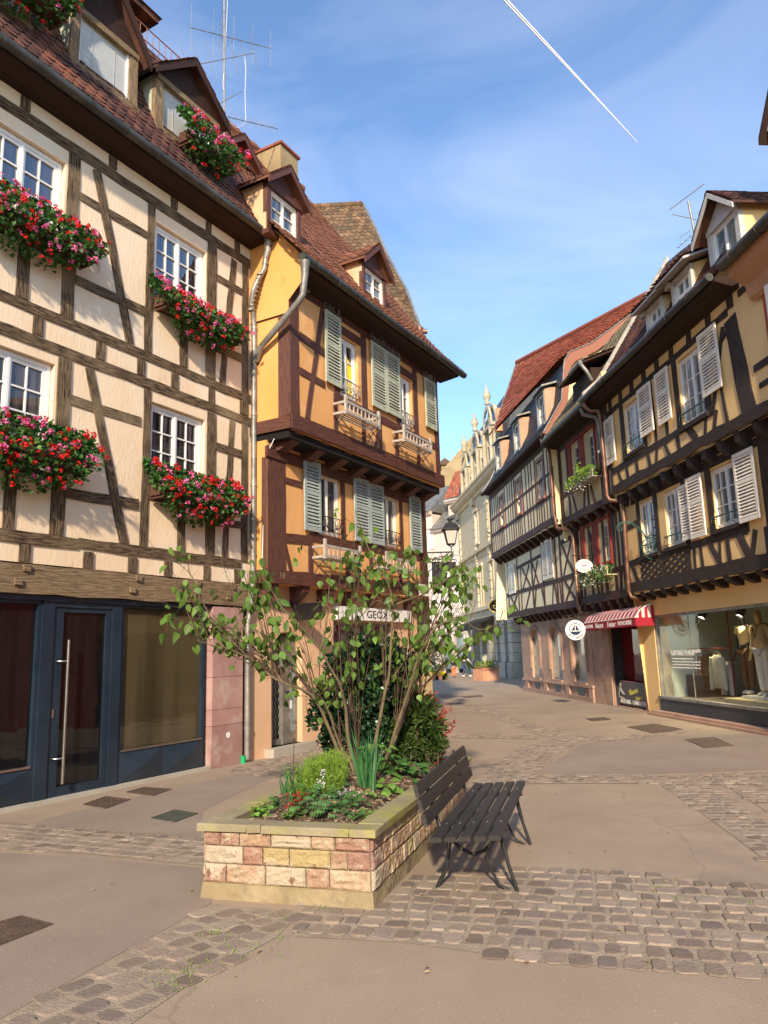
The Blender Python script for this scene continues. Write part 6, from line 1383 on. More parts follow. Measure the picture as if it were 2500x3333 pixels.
# ================================================================== street things far
F = RR
def planter_box(p, w_, d_, h_, az, lab, yellow=True, grp=None):
    t = thing('terracotta_planter', lab, 'planter', p, grp); a = R(az); d = Vector((math.cos(a), -math.sin(a), 0)); e = Vector((math.sin(a), math.cos(a), 0)); mb = MB()
    mb.box(p-d*w_/2-e*d_/2, d*w_, e*d_, Vector((0, 0, h_)))
    for s in (-1, 1):
        mb.box(p-d*(w_/2-.08)+e*(s*(d_/2+.0)-(.02 if s < 0 else 0)), d*(w_-.16), e*.02, Vector((0, 0, .07))); mb.box(p-d*(w_/2+.03)-e*(d_/2+.03)+Vector((0, 0, h_)), d*(w_+.06), e*(d_+.06), Vector((0, 0, .06)))
        mb.box(p-d*(w_/2-.0)+e*(-d_/2-.02)+Vector((0, 0, h_*.8)), d*w_, e*.02, Vector((0, 0, .08))); mb.box(p+d*(s*(w_/2-.05)-.05)+e*(-d_/2-.02), d*.10, e*.02, Vector((0, 0, h_)))
    mb.build('box', terra, t); lf = MB(); fl = MB()
    for i in range(170):
        q = p+d*rnd.uniform(-.45, .45)*w_+e*rnd.uniform(-.45, .45)*d_+Vector((0, 0, h_+rnd.uniform(0, .34))); leaf(lf, q, (Vector((0, 0, 1))+rv(.8)), rv(), .16, .07, heart=False)
        if i % 3 == 0: leaf(fl, q+Vector((0, 0, .04)), rv(), rv(), .07, .07, heart=False)
    lf.build('foliage', grn, t); fl.build('flowers', pety, t)
planter_box(gnd(1588, 2216)+Vector((0, .55, 0)), 1.05, 1.05, .66, -22, 'large terracotta planter of yellow flowers standing in the middle of the street')
planter_box(gnd(1611, 2190), .8, .8, .95, -10, 'second terracotta planter by the stone pillar behind the first one')
planter_box(gnd(1528, 2184), 1.6, .6, .3, 0, 'low trough of yellow flowers behind the walking person')
# walking person
pc = gnd(1514, 2203); t = thing('person', 'person walking right in a dark vest, white sleeves, blue jeans and white shoes', 'person', pc)
fw_ = Vector((1, -.12, 0)).normalized(); rt_ = fw_.cross(Vector((0, 0, 1)))
figure(t, pc, fw_, rt_, 1.75, dict(che=(0, .02, .72), neck=(0, .05, .82), hb=(0, .065, .865), hd=(0, .085, .92), top=(0, .085, .985), shR=(.10, .03, .795), shL=(-.10, .03, .795), elR=(.12, .09, .66), elL=(-.12, -.01, .63), wrR=(.11, .20, .53), wrL=(-.12, .04, .5),
       knR=(.05, .08, .285), anR=(.05, .16, .045), knL=(-.05, .0, .28), anL=(-.05, -.09, .05), wai=(0, 0, .60)), (blackcl, jean), True, blackcl, whitecl, 'none')
tsl = []
q = lambda r, f, z: pc+rt_*r*1.75+fw_*f*1.75+Vector((0, 0, z*1.75))
for s, el, wr in ((1, (.12, .09, .66), (.11, .19, .54)), (-1, (-.12, -.01, .63), (-.12, .035, .51))):
    skinmesh('sleeve', [[(q(s*.10, .03, .80), .075), (q(el[0], el[1], el[2]), .058), (q(*wr), .042)]], whitecl, t, 1)
# second tiny figure: stooping person in black and orange behind
pc = gnd(1478, 2205); t = thing('person', 'small person in black top and orange skirt standing in the distance left of the walker', 'person', pc)
figure(t, pc, Vector((0, 1, 0)), Vector((1, 0, 0)), 1.15, dict(), (blackcl, M('orange_cloth', (.70, .16, .04), (.8, .22, .06), 4, .85, 0)), True, blackcl, blackcl, 'long')
# flower buckets and easel board at the far left shop
for i, (x, y) in enumerate(((1402, 2216), (1412, 2214), (1434, 2214))):
    p = gnd(x, y); t = thing('flower_bucket', ['yellow flower bucket nearest the orange house in the distance', 'middle one of the three distant yellow flower buckets', 'rightmost of the three distant yellow flower buckets'][i], 'flower bucket', p); mb = MB(); mb.lathe(p, [(.10, 0), (.14, .28)], 12); mb.build('bucket', terra, t); mb = MB()
    for k in range(60): leaf(mb, p+Vector((rnd.uniform(-.2, .2), rnd.uniform(-.2, .2), .28+rnd.uniform(0, .2))), rv(), rv(), .1, .1, heart=False)
    mb.build('flowers', pety, t)
p = gnd(1420, 2208); t = thing('sandwich_board', 'pale sandwich board standing behind the yellow flower buckets', 'sandwich board', p); mb = MB()
mb.prism([p+Vector((-.5, 0, 0)), p+Vector((.35, 0, 0)), p+Vector((.35, .15, .85)), p+Vector((-.15, .15, .85))], Vector((0, .03, 0))); mb.build('front_board', creamst, t); mb = MB(); mb.prism([p+Vector((-.5, .5, 0)), p+Vector((.35, .5, 0)), p+Vector((.35, .2, .85)), p+Vector((-.15, .2, .85))], Vector((0, .03, 0))); mb.build('rear_board', creamst, t)
# green shop parasol/plant mass and posts at the far left
for i, x in enumerate((1418, 1442)):
    p = gnd(x, 2212); t = thing('potted_tree', ['dark green potted conifer nearer the orange house down the street', 'dark green potted conifer farther right down the street'][i], 'potted tree', p); mb = MB(); mb.lathe(p, [(.22, 0), (.28, .4)], 12); mb.build('pot', signb, t); mb = MB(); mb.tube([p, p+Vector((0, 0, 1.2))], .04, 6); mb.build('trunk', bark, t); mb = MB()
    for k in range(500):
        h = rnd.random(); r = .42*(1-h*.7)*math.sqrt(rnd.random()); a = rnd.random()*6.28; leaf(mb, p+Vector((r*math.cos(a), r*math.sin(a), .5+1.9*h)), rv(), rv(), .12, .05, heart=False)
    mb.build('crown', grnd, t)

# ================================================================== STREET LAMP, SIGNS
F = LA
LC = F.pt(7.12, 4.05, .92)
t = thing('street_lamp', 'black four-sided street lantern on a scrolled bracket at the orange house corner', 'street lamp', F.pt(6.9, 3.9, .5))
mb = MB(); wallp = F.pt(6.88, 3.95, .4); mb.tube([F.pt(6.86, 3.93, .42), LC-Vector((0, 0, .12)), LC], .018, 8)
for k in range(3):
    c = wallp+(LC-wallp)*(.35+.22*k)-Vector((0, 0, .22)); X = (LC-wallp).normalized()
    mb.tube([c+X*(.02+.012*i)*math.cos(i*.55)+Vector((0, 0, 1))*(.02+.012*i)*math.sin(i*.55) for i in range(14)], .010, 5)
mb.tube([wallp-Vector((0, 0, .5)), wallp-Vector((0, 0, .25))+(LC-wallp)*.5, LC-Vector((0, 0, .1))], .012, 5); mb.build('bracket', iron, t)
def lsq(z, r): return [LC+Vector((sx*r, sy*r, z))*.8 for sx, sy in ((-1, -1), (1, -1), (1, 1), (-1, 1))]
mb = MB(); a_, b_ = lsq(.08, .11), lsq(.50, .19)
for i in range(4): mb.tube([a_[i], b_[i]], .012, 5); mb.tube([a_[i], a_[(i+1) % 4]], .012, 5); mb.tube([b_[i], b_[(i+1) % 4]], .014, 5); mb.tube([LC, a_[i]], .012, 5)
mb.build('lantern_frame', iron, t)
mb = MB(); a2, b2 = lsq(.085, .103), lsq(.495, .182); mb.idx(a2+b2, [(0, 1, 5, 4), (1, 2, 6, 5), (2, 3, 7, 6), (3, 0, 4, 7), (0, 3, 2, 1)]); mb.build('lamp_glass', lampgl, t)
mb = MB(); c_, d_ = lsq(.50, .26), lsq(.70, .13); e_ = lsq(.515, .26); mb.idx(c_+e_+d_, [(0, 1, 2, 3), (0, 1, 5, 4), (1, 2, 6, 5), (2, 3, 7, 6), (3, 0, 4, 7), (4, 5, 9, 8), (5, 6, 10, 9), (6, 7, 11, 10), (7, 4, 8, 11), (8, 9, 10, 11)]); mb.lathe(LC+Vector((0, 0, .56)), [(.10, 0), (.05, .024), (.04, .056), (.08, .088), (.07, .112), (.024, .136)], 14); mb.build('lantern_roof', iron, t)
# black projecting square sign
sg_ = thing('hanging_sign', 'plain black square projecting sign below the street lantern', 'sign', F.pt(7.05, 3.1, .9)); pA = atY(1408, 1905, 17.9); pB = atY(1487, 1905, 17.9)
mb = MB(); hz = (1905-1828)/2456*17.9; mb.box(pA, pB-pA, Vector((0, .08, 0)), Vector((0, 0, hz))); mb.build('panel', signb, sg_)
mb = MB(); mb.tube([F.pt(6.86, pA.z+hz+.05, .3), pB+Vector((0, .04, hz+.05))], .015, 6); mb.tube([pA+Vector((.1, .04, hz)), pA+Vector((.1, .04, hz+.05))], .01, 5); mb.tube([pB+Vector((-.1, .04, hz)), pB+Vector((-.1, .04, hz+.05))], .01, 5); mb.build('bracket', iron, sg_)
mb = MB(); mb.disc((pA+pB)/2+Vector((.05, -.008, hz*.46)), Vector((0, -1, 0)), .07, .004, 20, 2.0); mb.build('emblem', signw, sg_)
sn = thing('street_name_plate', 'small white street name plate at the corner beam of the orange house', 'name plate', F.pt(6.6, 3, .4)); mb = MB(); mb.fb(F, 6.30, 6.80, 2.90, 3.16, .44, .455); mb.build('plate', signw, sn)
text('RUE DES', F, 6.55, 3.08, .457, .07, signb, 'plate_lettering', sn, 1, .32); text('SERRURIERS', F, 6.55, 2.98, .457, .07, signb, 'plate_lettering', sn, 1, .40)
F = RR
def round_sign(name, lab, c, r, ratio, face, nrm, bracket_pts):
    t = thing(name, lab, 'sign', c); mb = MB(); mb.disc(c-nrm*.02, nrm, r, .04, 40, ratio); mb.build('panel', face, t); mb = MB()
    for pl_ in bracket_pts: mb.tube(pl_, .012, 6)
    mb.build('bracket', iron, t); return t
nr = Vector((-.15, -1, 0)).normalized(); X_ = Vector((0, 0, 1)).cross(nr).normalized()
c = atY(1600+.3014*905, 1650+.3014*1330, 20.4); rr0 = .3014*106/2456*20.4; wallx = F.pt(-1.1, c.z, 0)
t = round_sign('round_shop_sign', 'round white hanging sign with a navy sailboat emblem left of the striped awning', c, rr0, .98, signw, nr, [[c+Vector((-.35, 0, rr0+.10)), c+Vector((.62, .25, rr0+.22))], [c+Vector((-.12, 0, rr0)), c+Vector((-.12, 0, rr0+.13))], [c+Vector((.12, 0, rr0)), c+Vector((.12, .03, rr0+.17))]])
def sp2(a, z): return c+nr*.026+X_*a*rr0+Vector((0, 0, z*rr0+.10*rr0))
mb = MB()
for i in range(30):
    a0, a1 = 6.2832*i/30, 6.2832*(i+1)/30; mb.prism([sp2(.60*math.cos(a0), .60*math.sin(a0)), sp2(.60*math.cos(a1), .60*math.sin(a1)), sp2(.53*math.cos(a1), .53*math.sin(a1)), sp2(.53*math.cos(a0), .53*math.sin(a0))], nr*.004)
for pts in ([(-.42, -.18), (-.03, -.12), (-.03, .50), (-.22, .12)], [(.04, .48), (.24, .16), (.38, -.18), (.04, -.12)], [(-.46, -.24), (.46, -.24), (.36, -.42), (.10, -.52), (-.15, -.52), (-.38, -.40)]): mb.prism([sp2(*p) for p in pts], nr*.004)
mb.build('boat_emblem', navyp, t)
for i, ch_ in enumerate('PETIT BATEAU'):
    if ch_ == ' ': continue
    a = R(-148+i*(116/11)); text(ch_, (c+nr*.027+X_*math.cos(a)*rr0*.79+Vector((0, 0, math.sin(a)*rr0*.79)), X_, Vector((0, 0, 1))), 0, 0, 0, rr0*.34, navyp, 'sign_lettering', t, rot=a+math.pi/2)
c = atY(1600+.3014*1000, 1650+.3014*638, 21.6); rr0 = .3014*72/2456*21.6
t = round_sign('oval_shop_sign', 'white oval hanging sign with red lettering beside the red windows', c, rr0, 1.25, signw, nr, [[c+Vector((-.32, 0, rr0+.12)), c+Vector((.5, .2, rr0+.12))], [c+Vector((-.02, 0, rr0)), c+Vector((-.02, 0, rr0+.13))], [c+Vector((.34+.05*math.sin(k), .15, rr0+.1-.05*k)) for k in range(12)]])
mb = MB()
for i in range(28):
    a0, a1 = 6.2832*i/28, 6.2832*(i+1)/28; f = lambda k, a: c+nr*.026+X_*math.cos(a)*rr0*k*1.25+Vector((0, 0, math.sin(a)*rr0*k)); mb.prism([f(.56, a0), f(.56, a1), f(.51, a1), f(.51, a0)], nr*.004)
mb.prism([c+nr*.026+X_*-.07+Vector((0, 0, .02)), c+nr*.026+X_*.07+Vector((0, 0, .035)), c+nr*.026+X_*.08+Vector((0, 0, -.03)), c+nr*.026+X_*.06+Vector((0, 0, .0)), c+nr*.026+X_*-.05+Vector((0, 0, -.005)), c+nr*.026+X_*-.06+Vector((0, 0, -.04))], nr*.004); mb.build('pig_emblem', redink, t)
for i, ch_ in enumerate('BOURGOGNE'): a = R(158-i*(136/8)); text(ch_, (c+nr*.027+X_*math.cos(a)*rr0*.93+Vector((0, 0, math.sin(a)*rr0*.76)), X_, Vector((0, 0, 1))), 0, 0, 0, rr0*.30, redink, 'sign_lettering', t, rot=a-math.pi/2)
for i, ch_ in enumerate('TERROIR'): a = R(-140+i*(100/6)); text(ch_, (c+nr*.027+X_*math.cos(a)*rr0*.93+Vector((0, 0, math.sin(a)*rr0*.76)), X_, Vector((0, 0, 1))), 0, 0, 0, rr0*.30, redink, 'sign_lettering', t, rot=a+math.pi/2)
# green wrought-iron scroll bracket on the yellow house
gi = thing('iron_scroll_bracket', 'dark green wrought iron scroll sign bracket projecting from the yellow house', 'sign bracket', F.pt(-5.3, 3.9, .35)); YG = None
def gq(x, y): return atY(1850+.3165*x, 1250+.3165*y, 17.75+(950-x)*.0002)
mb = MB(); mb.tube([gq(925, 1440), gq(928, 1600), gq(940, 1800), gq(935, 1900)], .022, 6); mb.tube([gq(905, 1440), gq(900, 1600), gq(905, 1700)], .014, 6); mb.build('wall_bar', green_iron, gi)
mb = MB()
for pts, r in (([(880, 1560), (840, 1590), (800, 1570), (760, 1520), (720, 1470), (660, 1430), (600, 1415), (540, 1425), (505, 1455), (500, 1490), (520, 1515), (548, 1505), (552, 1480), (535, 1470)], .020), ([(830, 1600), (770, 1560), (720, 1500), (660, 1445), (600, 1432), (550, 1440), (525, 1465)], .012),
               ([(940, 1790), (890, 1810), (820, 1790), (770, 1730), (755, 1670), (770, 1620), (810, 1590)], .018), ([(905, 1720), (860, 1740), (810, 1720), (785, 1680), (790, 1640), (830, 1625), (860, 1650), (850, 1680)], .012),
               ([(940, 1600), (905, 1560), (860, 1550), (845, 1525), (862, 1510), (880, 1525)], .014), ([(915, 1440), (905, 1390), (880, 1350), (860, 1365), (862, 1392), (885, 1392)], .015), ([(935, 1900), (900, 1880), (895, 1850), (915, 1840)], .012), ([(930, 1760), (880, 1700), (850, 1640), (810, 1600)], .01), ([(780, 1660), (830, 1670), (880, 1660), (925, 1640)], .01), ([(790, 1700), (840, 1690), (890, 1690), (930, 1680)], .01)):
    mb.tube([gq(*p) for p in pts], r*.8, 6)
for i in range(9): a = (790+16*i, 1650+6*(i % 3)); mb.tube([gq(a[0], a[1]), gq(a[0]+6, a[1]+28), gq(a[0]+14, a[1]+10)], .006, 4)
mb.build('scrollwork', green_iron, gi)
mb = MB(); mb.tube([gq(935, 1860), F.pt(-5.6, gq(935, 1860).z, .30)], .02, 6); mb.tube([gq(925, 1480), F.pt(-5.6, gq(925, 1480).z, .30)], .02, 6); mb.build('wall_anchor', green_iron, gi)
# small gold emblem sign of the far ornate house
c = atY(1360+.2411*1042, 1780+.2411*800, 36); tt = round_sign('gold_emblem_sign', 'round gold openwork sign hanging before the ornate stone house', c, .30, 1, dark, nr, [[c+Vector((0, 0, .35)), c+Vector((1.4, .3, .35))]])
mb = MB(); mb.tube([c+nr*.03+X_*.29*math.cos(a*.3)+Vector((0, 0, .29*math.sin(a*.3))) for a in range(22)], .03, 5); mb.tube([c+nr*.03+X_*(.02*a)*math.cos(a*.8)+Vector((0, 0, .02*a*math.sin(a*.8))) for a in range(11)], .02, 5); mb.build('ring', gold, tt)

# ================================================================== FLOWER BOXES
def geraniums(fr, ua, ub, z, off, lab, seed, droop=.45, rise=.30, grp='geranium boxes on the cream house', n=66, out=.32, scale=1.0):
    global rnd; old = rnd; rnd = random.Random(seed); t = thing('geranium_box', lab, 'flower box', fr.pt((ua+ub)/2, z, off), grp)
    mb = MB(); mb.fb(fr, ua+.12, ub-.12, z-.16, z+.02, off+.03, off+.24)
    for zz in (z-.14, z-.06): mb.fb(fr, ua+.08, ub-.08, zz, zz+.03, off+.245, off+.265)
    for u in (ua+.15, ub-.18): mb.fb(fr, u, u+.03, z-.2, z-.16, off, off+.25)
    mb.build('wooden_box', wdB, t); lf = MB(); fr_ = MB(); fp_ = MB(); st_ = MB()
    def pos():
        u = rnd.uniform(ua, ub); e = 1-abs((u-(ua+ub)/2)/((ub-ua)/2))**3; h = rnd.random()**.8
        zz = z-droop*e*.95+(droop+rise)*h*(.45+.55*e)
        o = off+.08+out*math.sin(math.pi*min(1, max(.08, (zz-z+droop)/(droop+rise))))*rnd.uniform(.55, 1.1)
        return u, zz, o
    for i in range(int(1500*(ub-ua)/1.4)):
        u, zz, o = pos(); o -= rnd.random()*.16; leaf(lf, fr.pt(u, zz, max(off+.02, o)), rv()+fr.n*.5+Vector((0, 0, -.1)), rv()+Vector((0, 0, 1)), .058*scale, .062*scale, .2, .2)
    for i in range(int(n*(ub-ua)/1.4*1.35)):
        u, zz, o = pos(); c = fr.pt(u, zz, o+.05); st_.tube([fr.pt(u, zz-.06, o-.04), c], .003, 3, False); tgt = fp_ if rnd.random() < (.60 if i % 2 else .25) else fr_; r = rnd.uniform(.024, .040)*scale
        ax = (fr.n+rv(.7)+Vector((0, 0, .4))).normalized()
        for k in range(16):
            v = (rv()+ax*.8).normalized(); leaf(tgt, c+v*r*.75, (v.cross(rv())+v*.4), v, r*.85, r*.75, .1, .1, heart=False)
    lf.build('foliage', grng, t); fr_.build('red_flowers', petr, t); fp_.build('pink_flowers', petp, t); st_.build('flower_stems', grng, t); rnd = old
geraniums(LA, -4.6, -2.55, 7.08, .05, 'red and pink geraniums under the top-left window, cut by the left frame edge', 1, .50, .42)
geraniums(LA, -1.52, .48, 7.02, .05, 'long trailing geranium box under the upper right window beside the drainpipe', 2, .50, .28)
geraniums(LA, -4.6, -2.48, 4.18, .05, 'dense red and pink geraniums under the lower left window', 3, .55, .42)
geraniums(LA, -1.50, .50, 4.12, .05, 'geranium box under the lower right window above the little tree', 4, .52, .34)
geraniums(LA, -1.15, .15, 10.0, .10, 'red geranium box on the right dormer of the cream house', 5, .50, .50, out=.42)
geraniums(LA, -4.9, -3.25, 10.25, .10, 'geranium box on the dormer cut off at the top left corner', 6, .45, .6, out=.4)
def green_box(fr, ua, ub, z, off, lab, kind):
    t = thing('planted_window_rack', lab, 'flower box', fr.pt((ua+ub)/2, z, off)); a, b = sorted((ua, ub)); mb = MB()
    for k in range(4): mb.fb(fr, a, b, z+.06*k-.12, z+.06*k-.10, off+.24, off+.26)
    n = int((b-a)/.12)
    for i in range(n+1): u = a+(b-a)*i/n; mb.fb(fr, u-.01, u+.01, z-.14, z+.12, off+.262, off+.275)
    mb.fb(fr, a, b, z-.14, z-.12, off, off+.24); mb.build('rack', creamst if kind else greywood, t); lf = MB(); fl = MB()
    for i in range(650):
        u = rnd.uniform(a, b-(.3 if kind else 0)); zz = z+rnd.uniform(-.1, .22)-(.25*rnd.random() if kind else 0); 
        if not kind and abs(u-(a+b)/2) < .18: zz += rnd.random()*.3
        leaf(lf, fr.pt(u, zz, off+rnd.uniform(.03, .34)), rv()+fr.n*.4, rv(), .08, .05)
    for i in range(150 if kind else 40):
        u = rnd.uniform(a, b); leaf(fl, fr.pt(u, z+rnd.uniform(-.35, .2 if kind else -.1), off+rnd.uniform(.25, .36)), rv(), rv(), .04, .04, heart=False)
    lf.build('foliage', grng if kind else grnf, t); fl.build('white_flowers', petw, t)
green_box(RR, -.95, -3.15, 6.36, .47, 'lime green plants in the rack under the upper red window', 0)
green_box(RR, -.8, -3.2, 3.66, .30, 'white flowering plants in the cream rack under the lower red window', 1)

# far antenna on the right
t = thing('tv_antenna', 'small television aerial behind the white-gabled dormer on the right', 'antenna', atY(2260, 790, 18)); mb = MB(); q8 = lambda x, y: atY(1800+.4219*x, 500+.4219*y, 18.0)
mb.tube([q8(1110, 720), q8(1090, 600), q8(1045, 370)], .03, 6); mb.build('mast', zinc, t)
for a, b_, n, L_ in (((905, 430), (1165, 235), 16, .10), ((920, 468), (1120, 512), 3, .03), ((965, 725), (1095, 610), 5, .14), ((985, 645), (1052, 598), 2, .03)):
    mb = MB(); p, p2 = q8(*a), q8(*b_); mb.tube([p, p2], .012, 5)
    for i in range(n): qq = p+(p2-p)*i/(n-1); v = Vector((.6, .6, .3)).normalized()*L_; mb.tube([qq-v, qq+v], .006, 4)
    mb.build('aerial', zinc, t)
# contrail, a real high thin cloud strip
t = thing('contrail', 'thin double white vapour trail crossing the blue sky', 'vapour trail', (0, 0, 0)); cm = M('vapour', (.8, .8, .84), (.85, .85, .88), 3, 1, 0)
for s in (-1, 1):
    mb = MB(); pts = []; rs = []
    for i in range(24):
        f = i/23; x = 1640+(2075-1640)*f; y = -6+(462+6)*f; D_ = 9000; p = ray(x+s*5.6*(1-f*.95), y).normalized()*D_; pts.append(p); rs.append(7*(1-f)**.8+2.0)
    mb.tube(pts, rs, 8); mb.build('vapour_strand', cm, t)
# unseen blocks added behind the camera to block sun; they show in the panes
ob = MB()
for x0, x1, y0, y1, h in ((-30, -3.4, -22, -11, 6.8), (9.2, 26, -24, -11, 10), (-16, -9.5, -11, 4, 9), (9.5, 18, -11, 3, 9), (-3.4, 9.2, -40, -34, 9)): ob.box(Vector((x0, y0, 0)), Vector((x1-x0, 0, 0)), Vector((0, y1-y0, 0)), Vector((0, 0, h)))
struct(ob.build('unseen_sun_blockers', plF))
# ================================================================== STONE PLANTER
PF = Fr(-.12, 5.28, 16.5, 1); PW = 1.33; PL = 3.55; ZT = .50
pt_ = thing('stone_planter', 'long raised sandstone planter with mossy coping in the middle of the street', 'planter', PF.pt(1.7, 0, -.66))
def chblock(mb, P0, eu, ez, en, d):
    q = [P0, P0+eu, P0+eu+ez, P0+ez]; c = .012; U, Z = eu.normalized()*c, ez.normalized()*c; j = lambda: rnd.uniform(-.006, .006)
    mid_ = [p+en*(d*.6) for p in q]; f = [q[0]+U+Z, q[1]-U+Z, q[2]-U-Z, q[3]+U-Z]; f = [p+en*(d+j())+U*j()*30*.02 for p in f]
    g = 4; top = []
    n0 = len(mb.v)
    grid = []
    for a in range(g+1):
        for b in range(g+1):
            s_, t_ = a/g, b/g; p = f[0]*(1-s_)*(1-t_)+f[1]*s_*(1-t_)+f[2]*s_*t_+f[3]*(1-s_)*t_; grid.append(p+en*(rnd.uniform(-.007, .005) if 0 < a < g and 0 < b < g else 0))
    fs = [(a*(g+1)+b, (a+1)*(g+1)+b, (a+1)*(g+1)+b+1, a*(g+1)+b+1) for a in range(g) for b in range(g)]; k = (g+1)**2
    ring = [b for b in range(g+1)]; 
    edge = [a*(g+1) for a in range(g+1)]+[g*(g+1)+b for b in range(1, g+1)]+[a*(g+1)+g for a in range(g-1, -1, -1)]+[b for b in range(g-1, 0, -1)]
    cor = mid_+q
    # skirt from edge to mid corner ring
    def skirt(s0, s1, m0, m1): return None
    pts = grid+cor
    segs = [(edge[0:g+1], 0, 1), (edge[g:2*g+1], 1, 2), (edge[2*g:3*g+1], 2, 3), (edge[3*g:]+[edge[0]], 3, 0)]
    for e_, m0, m1 in segs: fs.append(tuple(e_)+(k+m1, k+m0)); fs.append((k+m0, k+m1, k+4+m1, k+4+m0))
    mb.idx(pts, fs)
def stone_face(mb, O, D, L, N_, seed):
    r2 = random.Random(seed); up = Vector((0, 0, 1)); z = .105
    for h in (.128, .118, .095):
        x = 0
        while x < L-.02:
            w_ = min(r2.choice((.12, .17, .24, .15, .30, .20)), L-x)
            if L-x-w_ < .08: w_ = L-x
            chblock(mb, O+D*(x+.004)+up*(z+.004), D*(w_-.008), up*(h-.008), N_, .022); x += w_
        z += h
mb = MB(); i_ = .05
corners = [PF.pt(i_, 0, -i_), PF.pt(i_, 0, -PW+i_), PF.pt(PL-i_, 0, -PW+i_), PF.pt(PL-i_, 0, -i_)]
stone_face(mb, corners[1]+PF.n*-.0, PF.n, PW-2*i_, -PF.d, 3); stone_face(mb, corners[0], PF.d, PL-2*i_, PF.n, 4); stone_face(mb, corners[1], PF.d, PL-2*i_, -PF.n, 5); stone_face(mb, corners[2], PF.n, PW-2*i_, PF.d, 6)
mb.build('block_courses', blocks, pt_)
mb = MB(); mb.fb(PF, i_+.002, PL-i_, .10, .45, -PW+i_+.002, -PW+.2); mb.fb(PF, i_+.002, PL-i_, .10, .45, -.2, -i_-.002); mb.fb(PF, i_+.002, .2, .10, .45, -PW+.2, -.2); mb.fb(PF, PL-.2, PL-i_-.002, .10, .45, -PW+.2, -.2); mb.build('mortar_core', joint, pt_)
mb = MB(); g_ = .025
pl_pts = [(i_-g_, -PW+i_-g_), (i_-g_, -i_+g_), (PL-i_+g_, -i_+g_), (PL-i_+g_, -PW+i_-g_)]
def ring(pa, pb, z0, z1, n=12):
    for k in range(4):
        a, b = Vector(pa[k]), Vector(pa[(k+1) % 4]); c, d = Vector(pb[k]), Vector(pb[(k+1) % 4])
        for i in range(n):
            s0, s1 = i/n, (i+1)/n; A_, B_ = a+(b-a)*s0, a+(b-a)*s1; C_, D_ = c+(d-c)*s1, c+(d-c)*s0; j = .004*math.sin(i*3.1+k)
            mb.face([PF.pt(A_.x, z0, A_.y), PF.pt(B_.x, z0, B_.y), PF.pt(C_.x, z1, C_.y), PF.pt(D_.x, z1, D_.y)])
pin = [(i_+.003, -PW+i_+.003), (i_+.003, -i_-.003), (PL-i_-.003, -i_-.003), (PL-i_-.003, -PW+i_+.003)]
pout2 = [(i_-g_+.012, -PW+i_-g_+.012), (i_-g_+.012, -i_+g_-.012), (PL-i_+g_-.012, -i_+g_-.012), (PL-i_+g_-.012, -PW+i_-g_+.012)]
ring(pl_pts, pout2, 0, .095); ring(pout2, pin, .095, .108); mb.build('plinth', plinth, pt_)
# coping slabs
mb = MB(); cw = .185; ct = .05
def slab(u0, u1, o0, o1):
    e = .006; j = rnd.uniform(-.002, .002); P_ = [(u0+.002, o0+.002), (u1-.002, o0+.002), (u1-.002, o1-.002), (u0+.002, o1-.002)]
    lo = [PF.pt(u, ZT-ct, o) for u, o in P_]; lo = [p+rv(.0035) for p in lo]; hi = [PF.pt(u, ZT-e+j, o)+rv(.004) for u, o in P_]; tp = [PF.pt(min(max(u, u0+e), u1-e), ZT+j, min(max(o, o0+e), o1-e)) for u, o in P_]
    mb.idx(lo+hi+tp, [(3, 2, 1, 0)]+[(i, (i+1) % 4, 4+(i+1) % 4, 4+i) for i in range(4)]+[(4+i, 4+(i+1) % 4, 8+(i+1) % 4, 8+i) for i in range(4)]+[(8, 9, 10, 11)])
for a, b in ((-PW, -.94), (-.94, -.83), (-.83, -cw)): slab(0, cw, a, b)
slab(0, cw, -cw, 0)
for a, b in ((cw, .75), (.75, 1.3), (1.3, 1.75), (1.75, 2.4), (2.4, 2.95), (2.95, PL)): slab(a, b, -cw, 0); slab(a, b, -PW, -PW+cw)
for a, b in ((-PW+cw, -.66), (-.66, -cw)): slab(PL-cw, PL, a, b)
mb.build('coping', coping, pt_)
# soil with mulch
def soil_z(u, o): a = min(u-cw, PL-cw-u, -cw-o, o+PW-cw); return .425+.075*min(1, max(0, a)/.35)+.012*math.sin(u*9+o*7)
mb = MB(); nu, no = 40, 16
q = [PF.pt(cw+(PL-2*cw)*i/nu, soil_z(cw+(PL-2*cw)*i/nu, -PW+cw+(PW-2*cw)*j/no), -PW+cw+(PW-2*cw)*j/no) for i in range(nu+1) for j in range(no+1)]
mb.idx(q, [(i*(no+1)+j, (i+1)*(no+1)+j, (i+1)*(no+1)+j+1, i*(no+1)+j+1) for i in range(nu) for j in range(no)], None, True); mb.build('soil', soil, pt_)
mb = MB()
for i in range(2600):
    u, o = rnd.uniform(cw, PL-cw), rnd.uniform(-PW+cw, -cw); p = PF.pt(u, soil_z(u, o)+.004, o); a = rv(rnd.uniform(.008, .03)); a.z *= .3; b = rv(.006); mb.face([p-a-b, p+a-b, p+a+b+Vector((0, 0, .004)), p-a+b+Vector((0, 0, .003))])
mb.build('mulch', M('bark_chips', (.16, .10, .055), (.38, .28, .18), 20, .9, 0, isl=.5), pt_, stuff=True)
def SP(u, o): return PF.pt(u, soil_z(u, o), o)
def gp(x, y, z=.45): 
    p = gnd(x, y, z); v = p-PF.o; return v.dot(PF.d), v.dot(PF.n)
def P3(x, y): return (720+.458*x, 2300+.458*y)
def base(x, y, z=.47): u, o = gp(*P3(x, y), z); u = min(max(u, cw+.03), PL-cw-.03); o = min(max(o, -PW+cw+.03), -cw-.03); return SP(u, o)
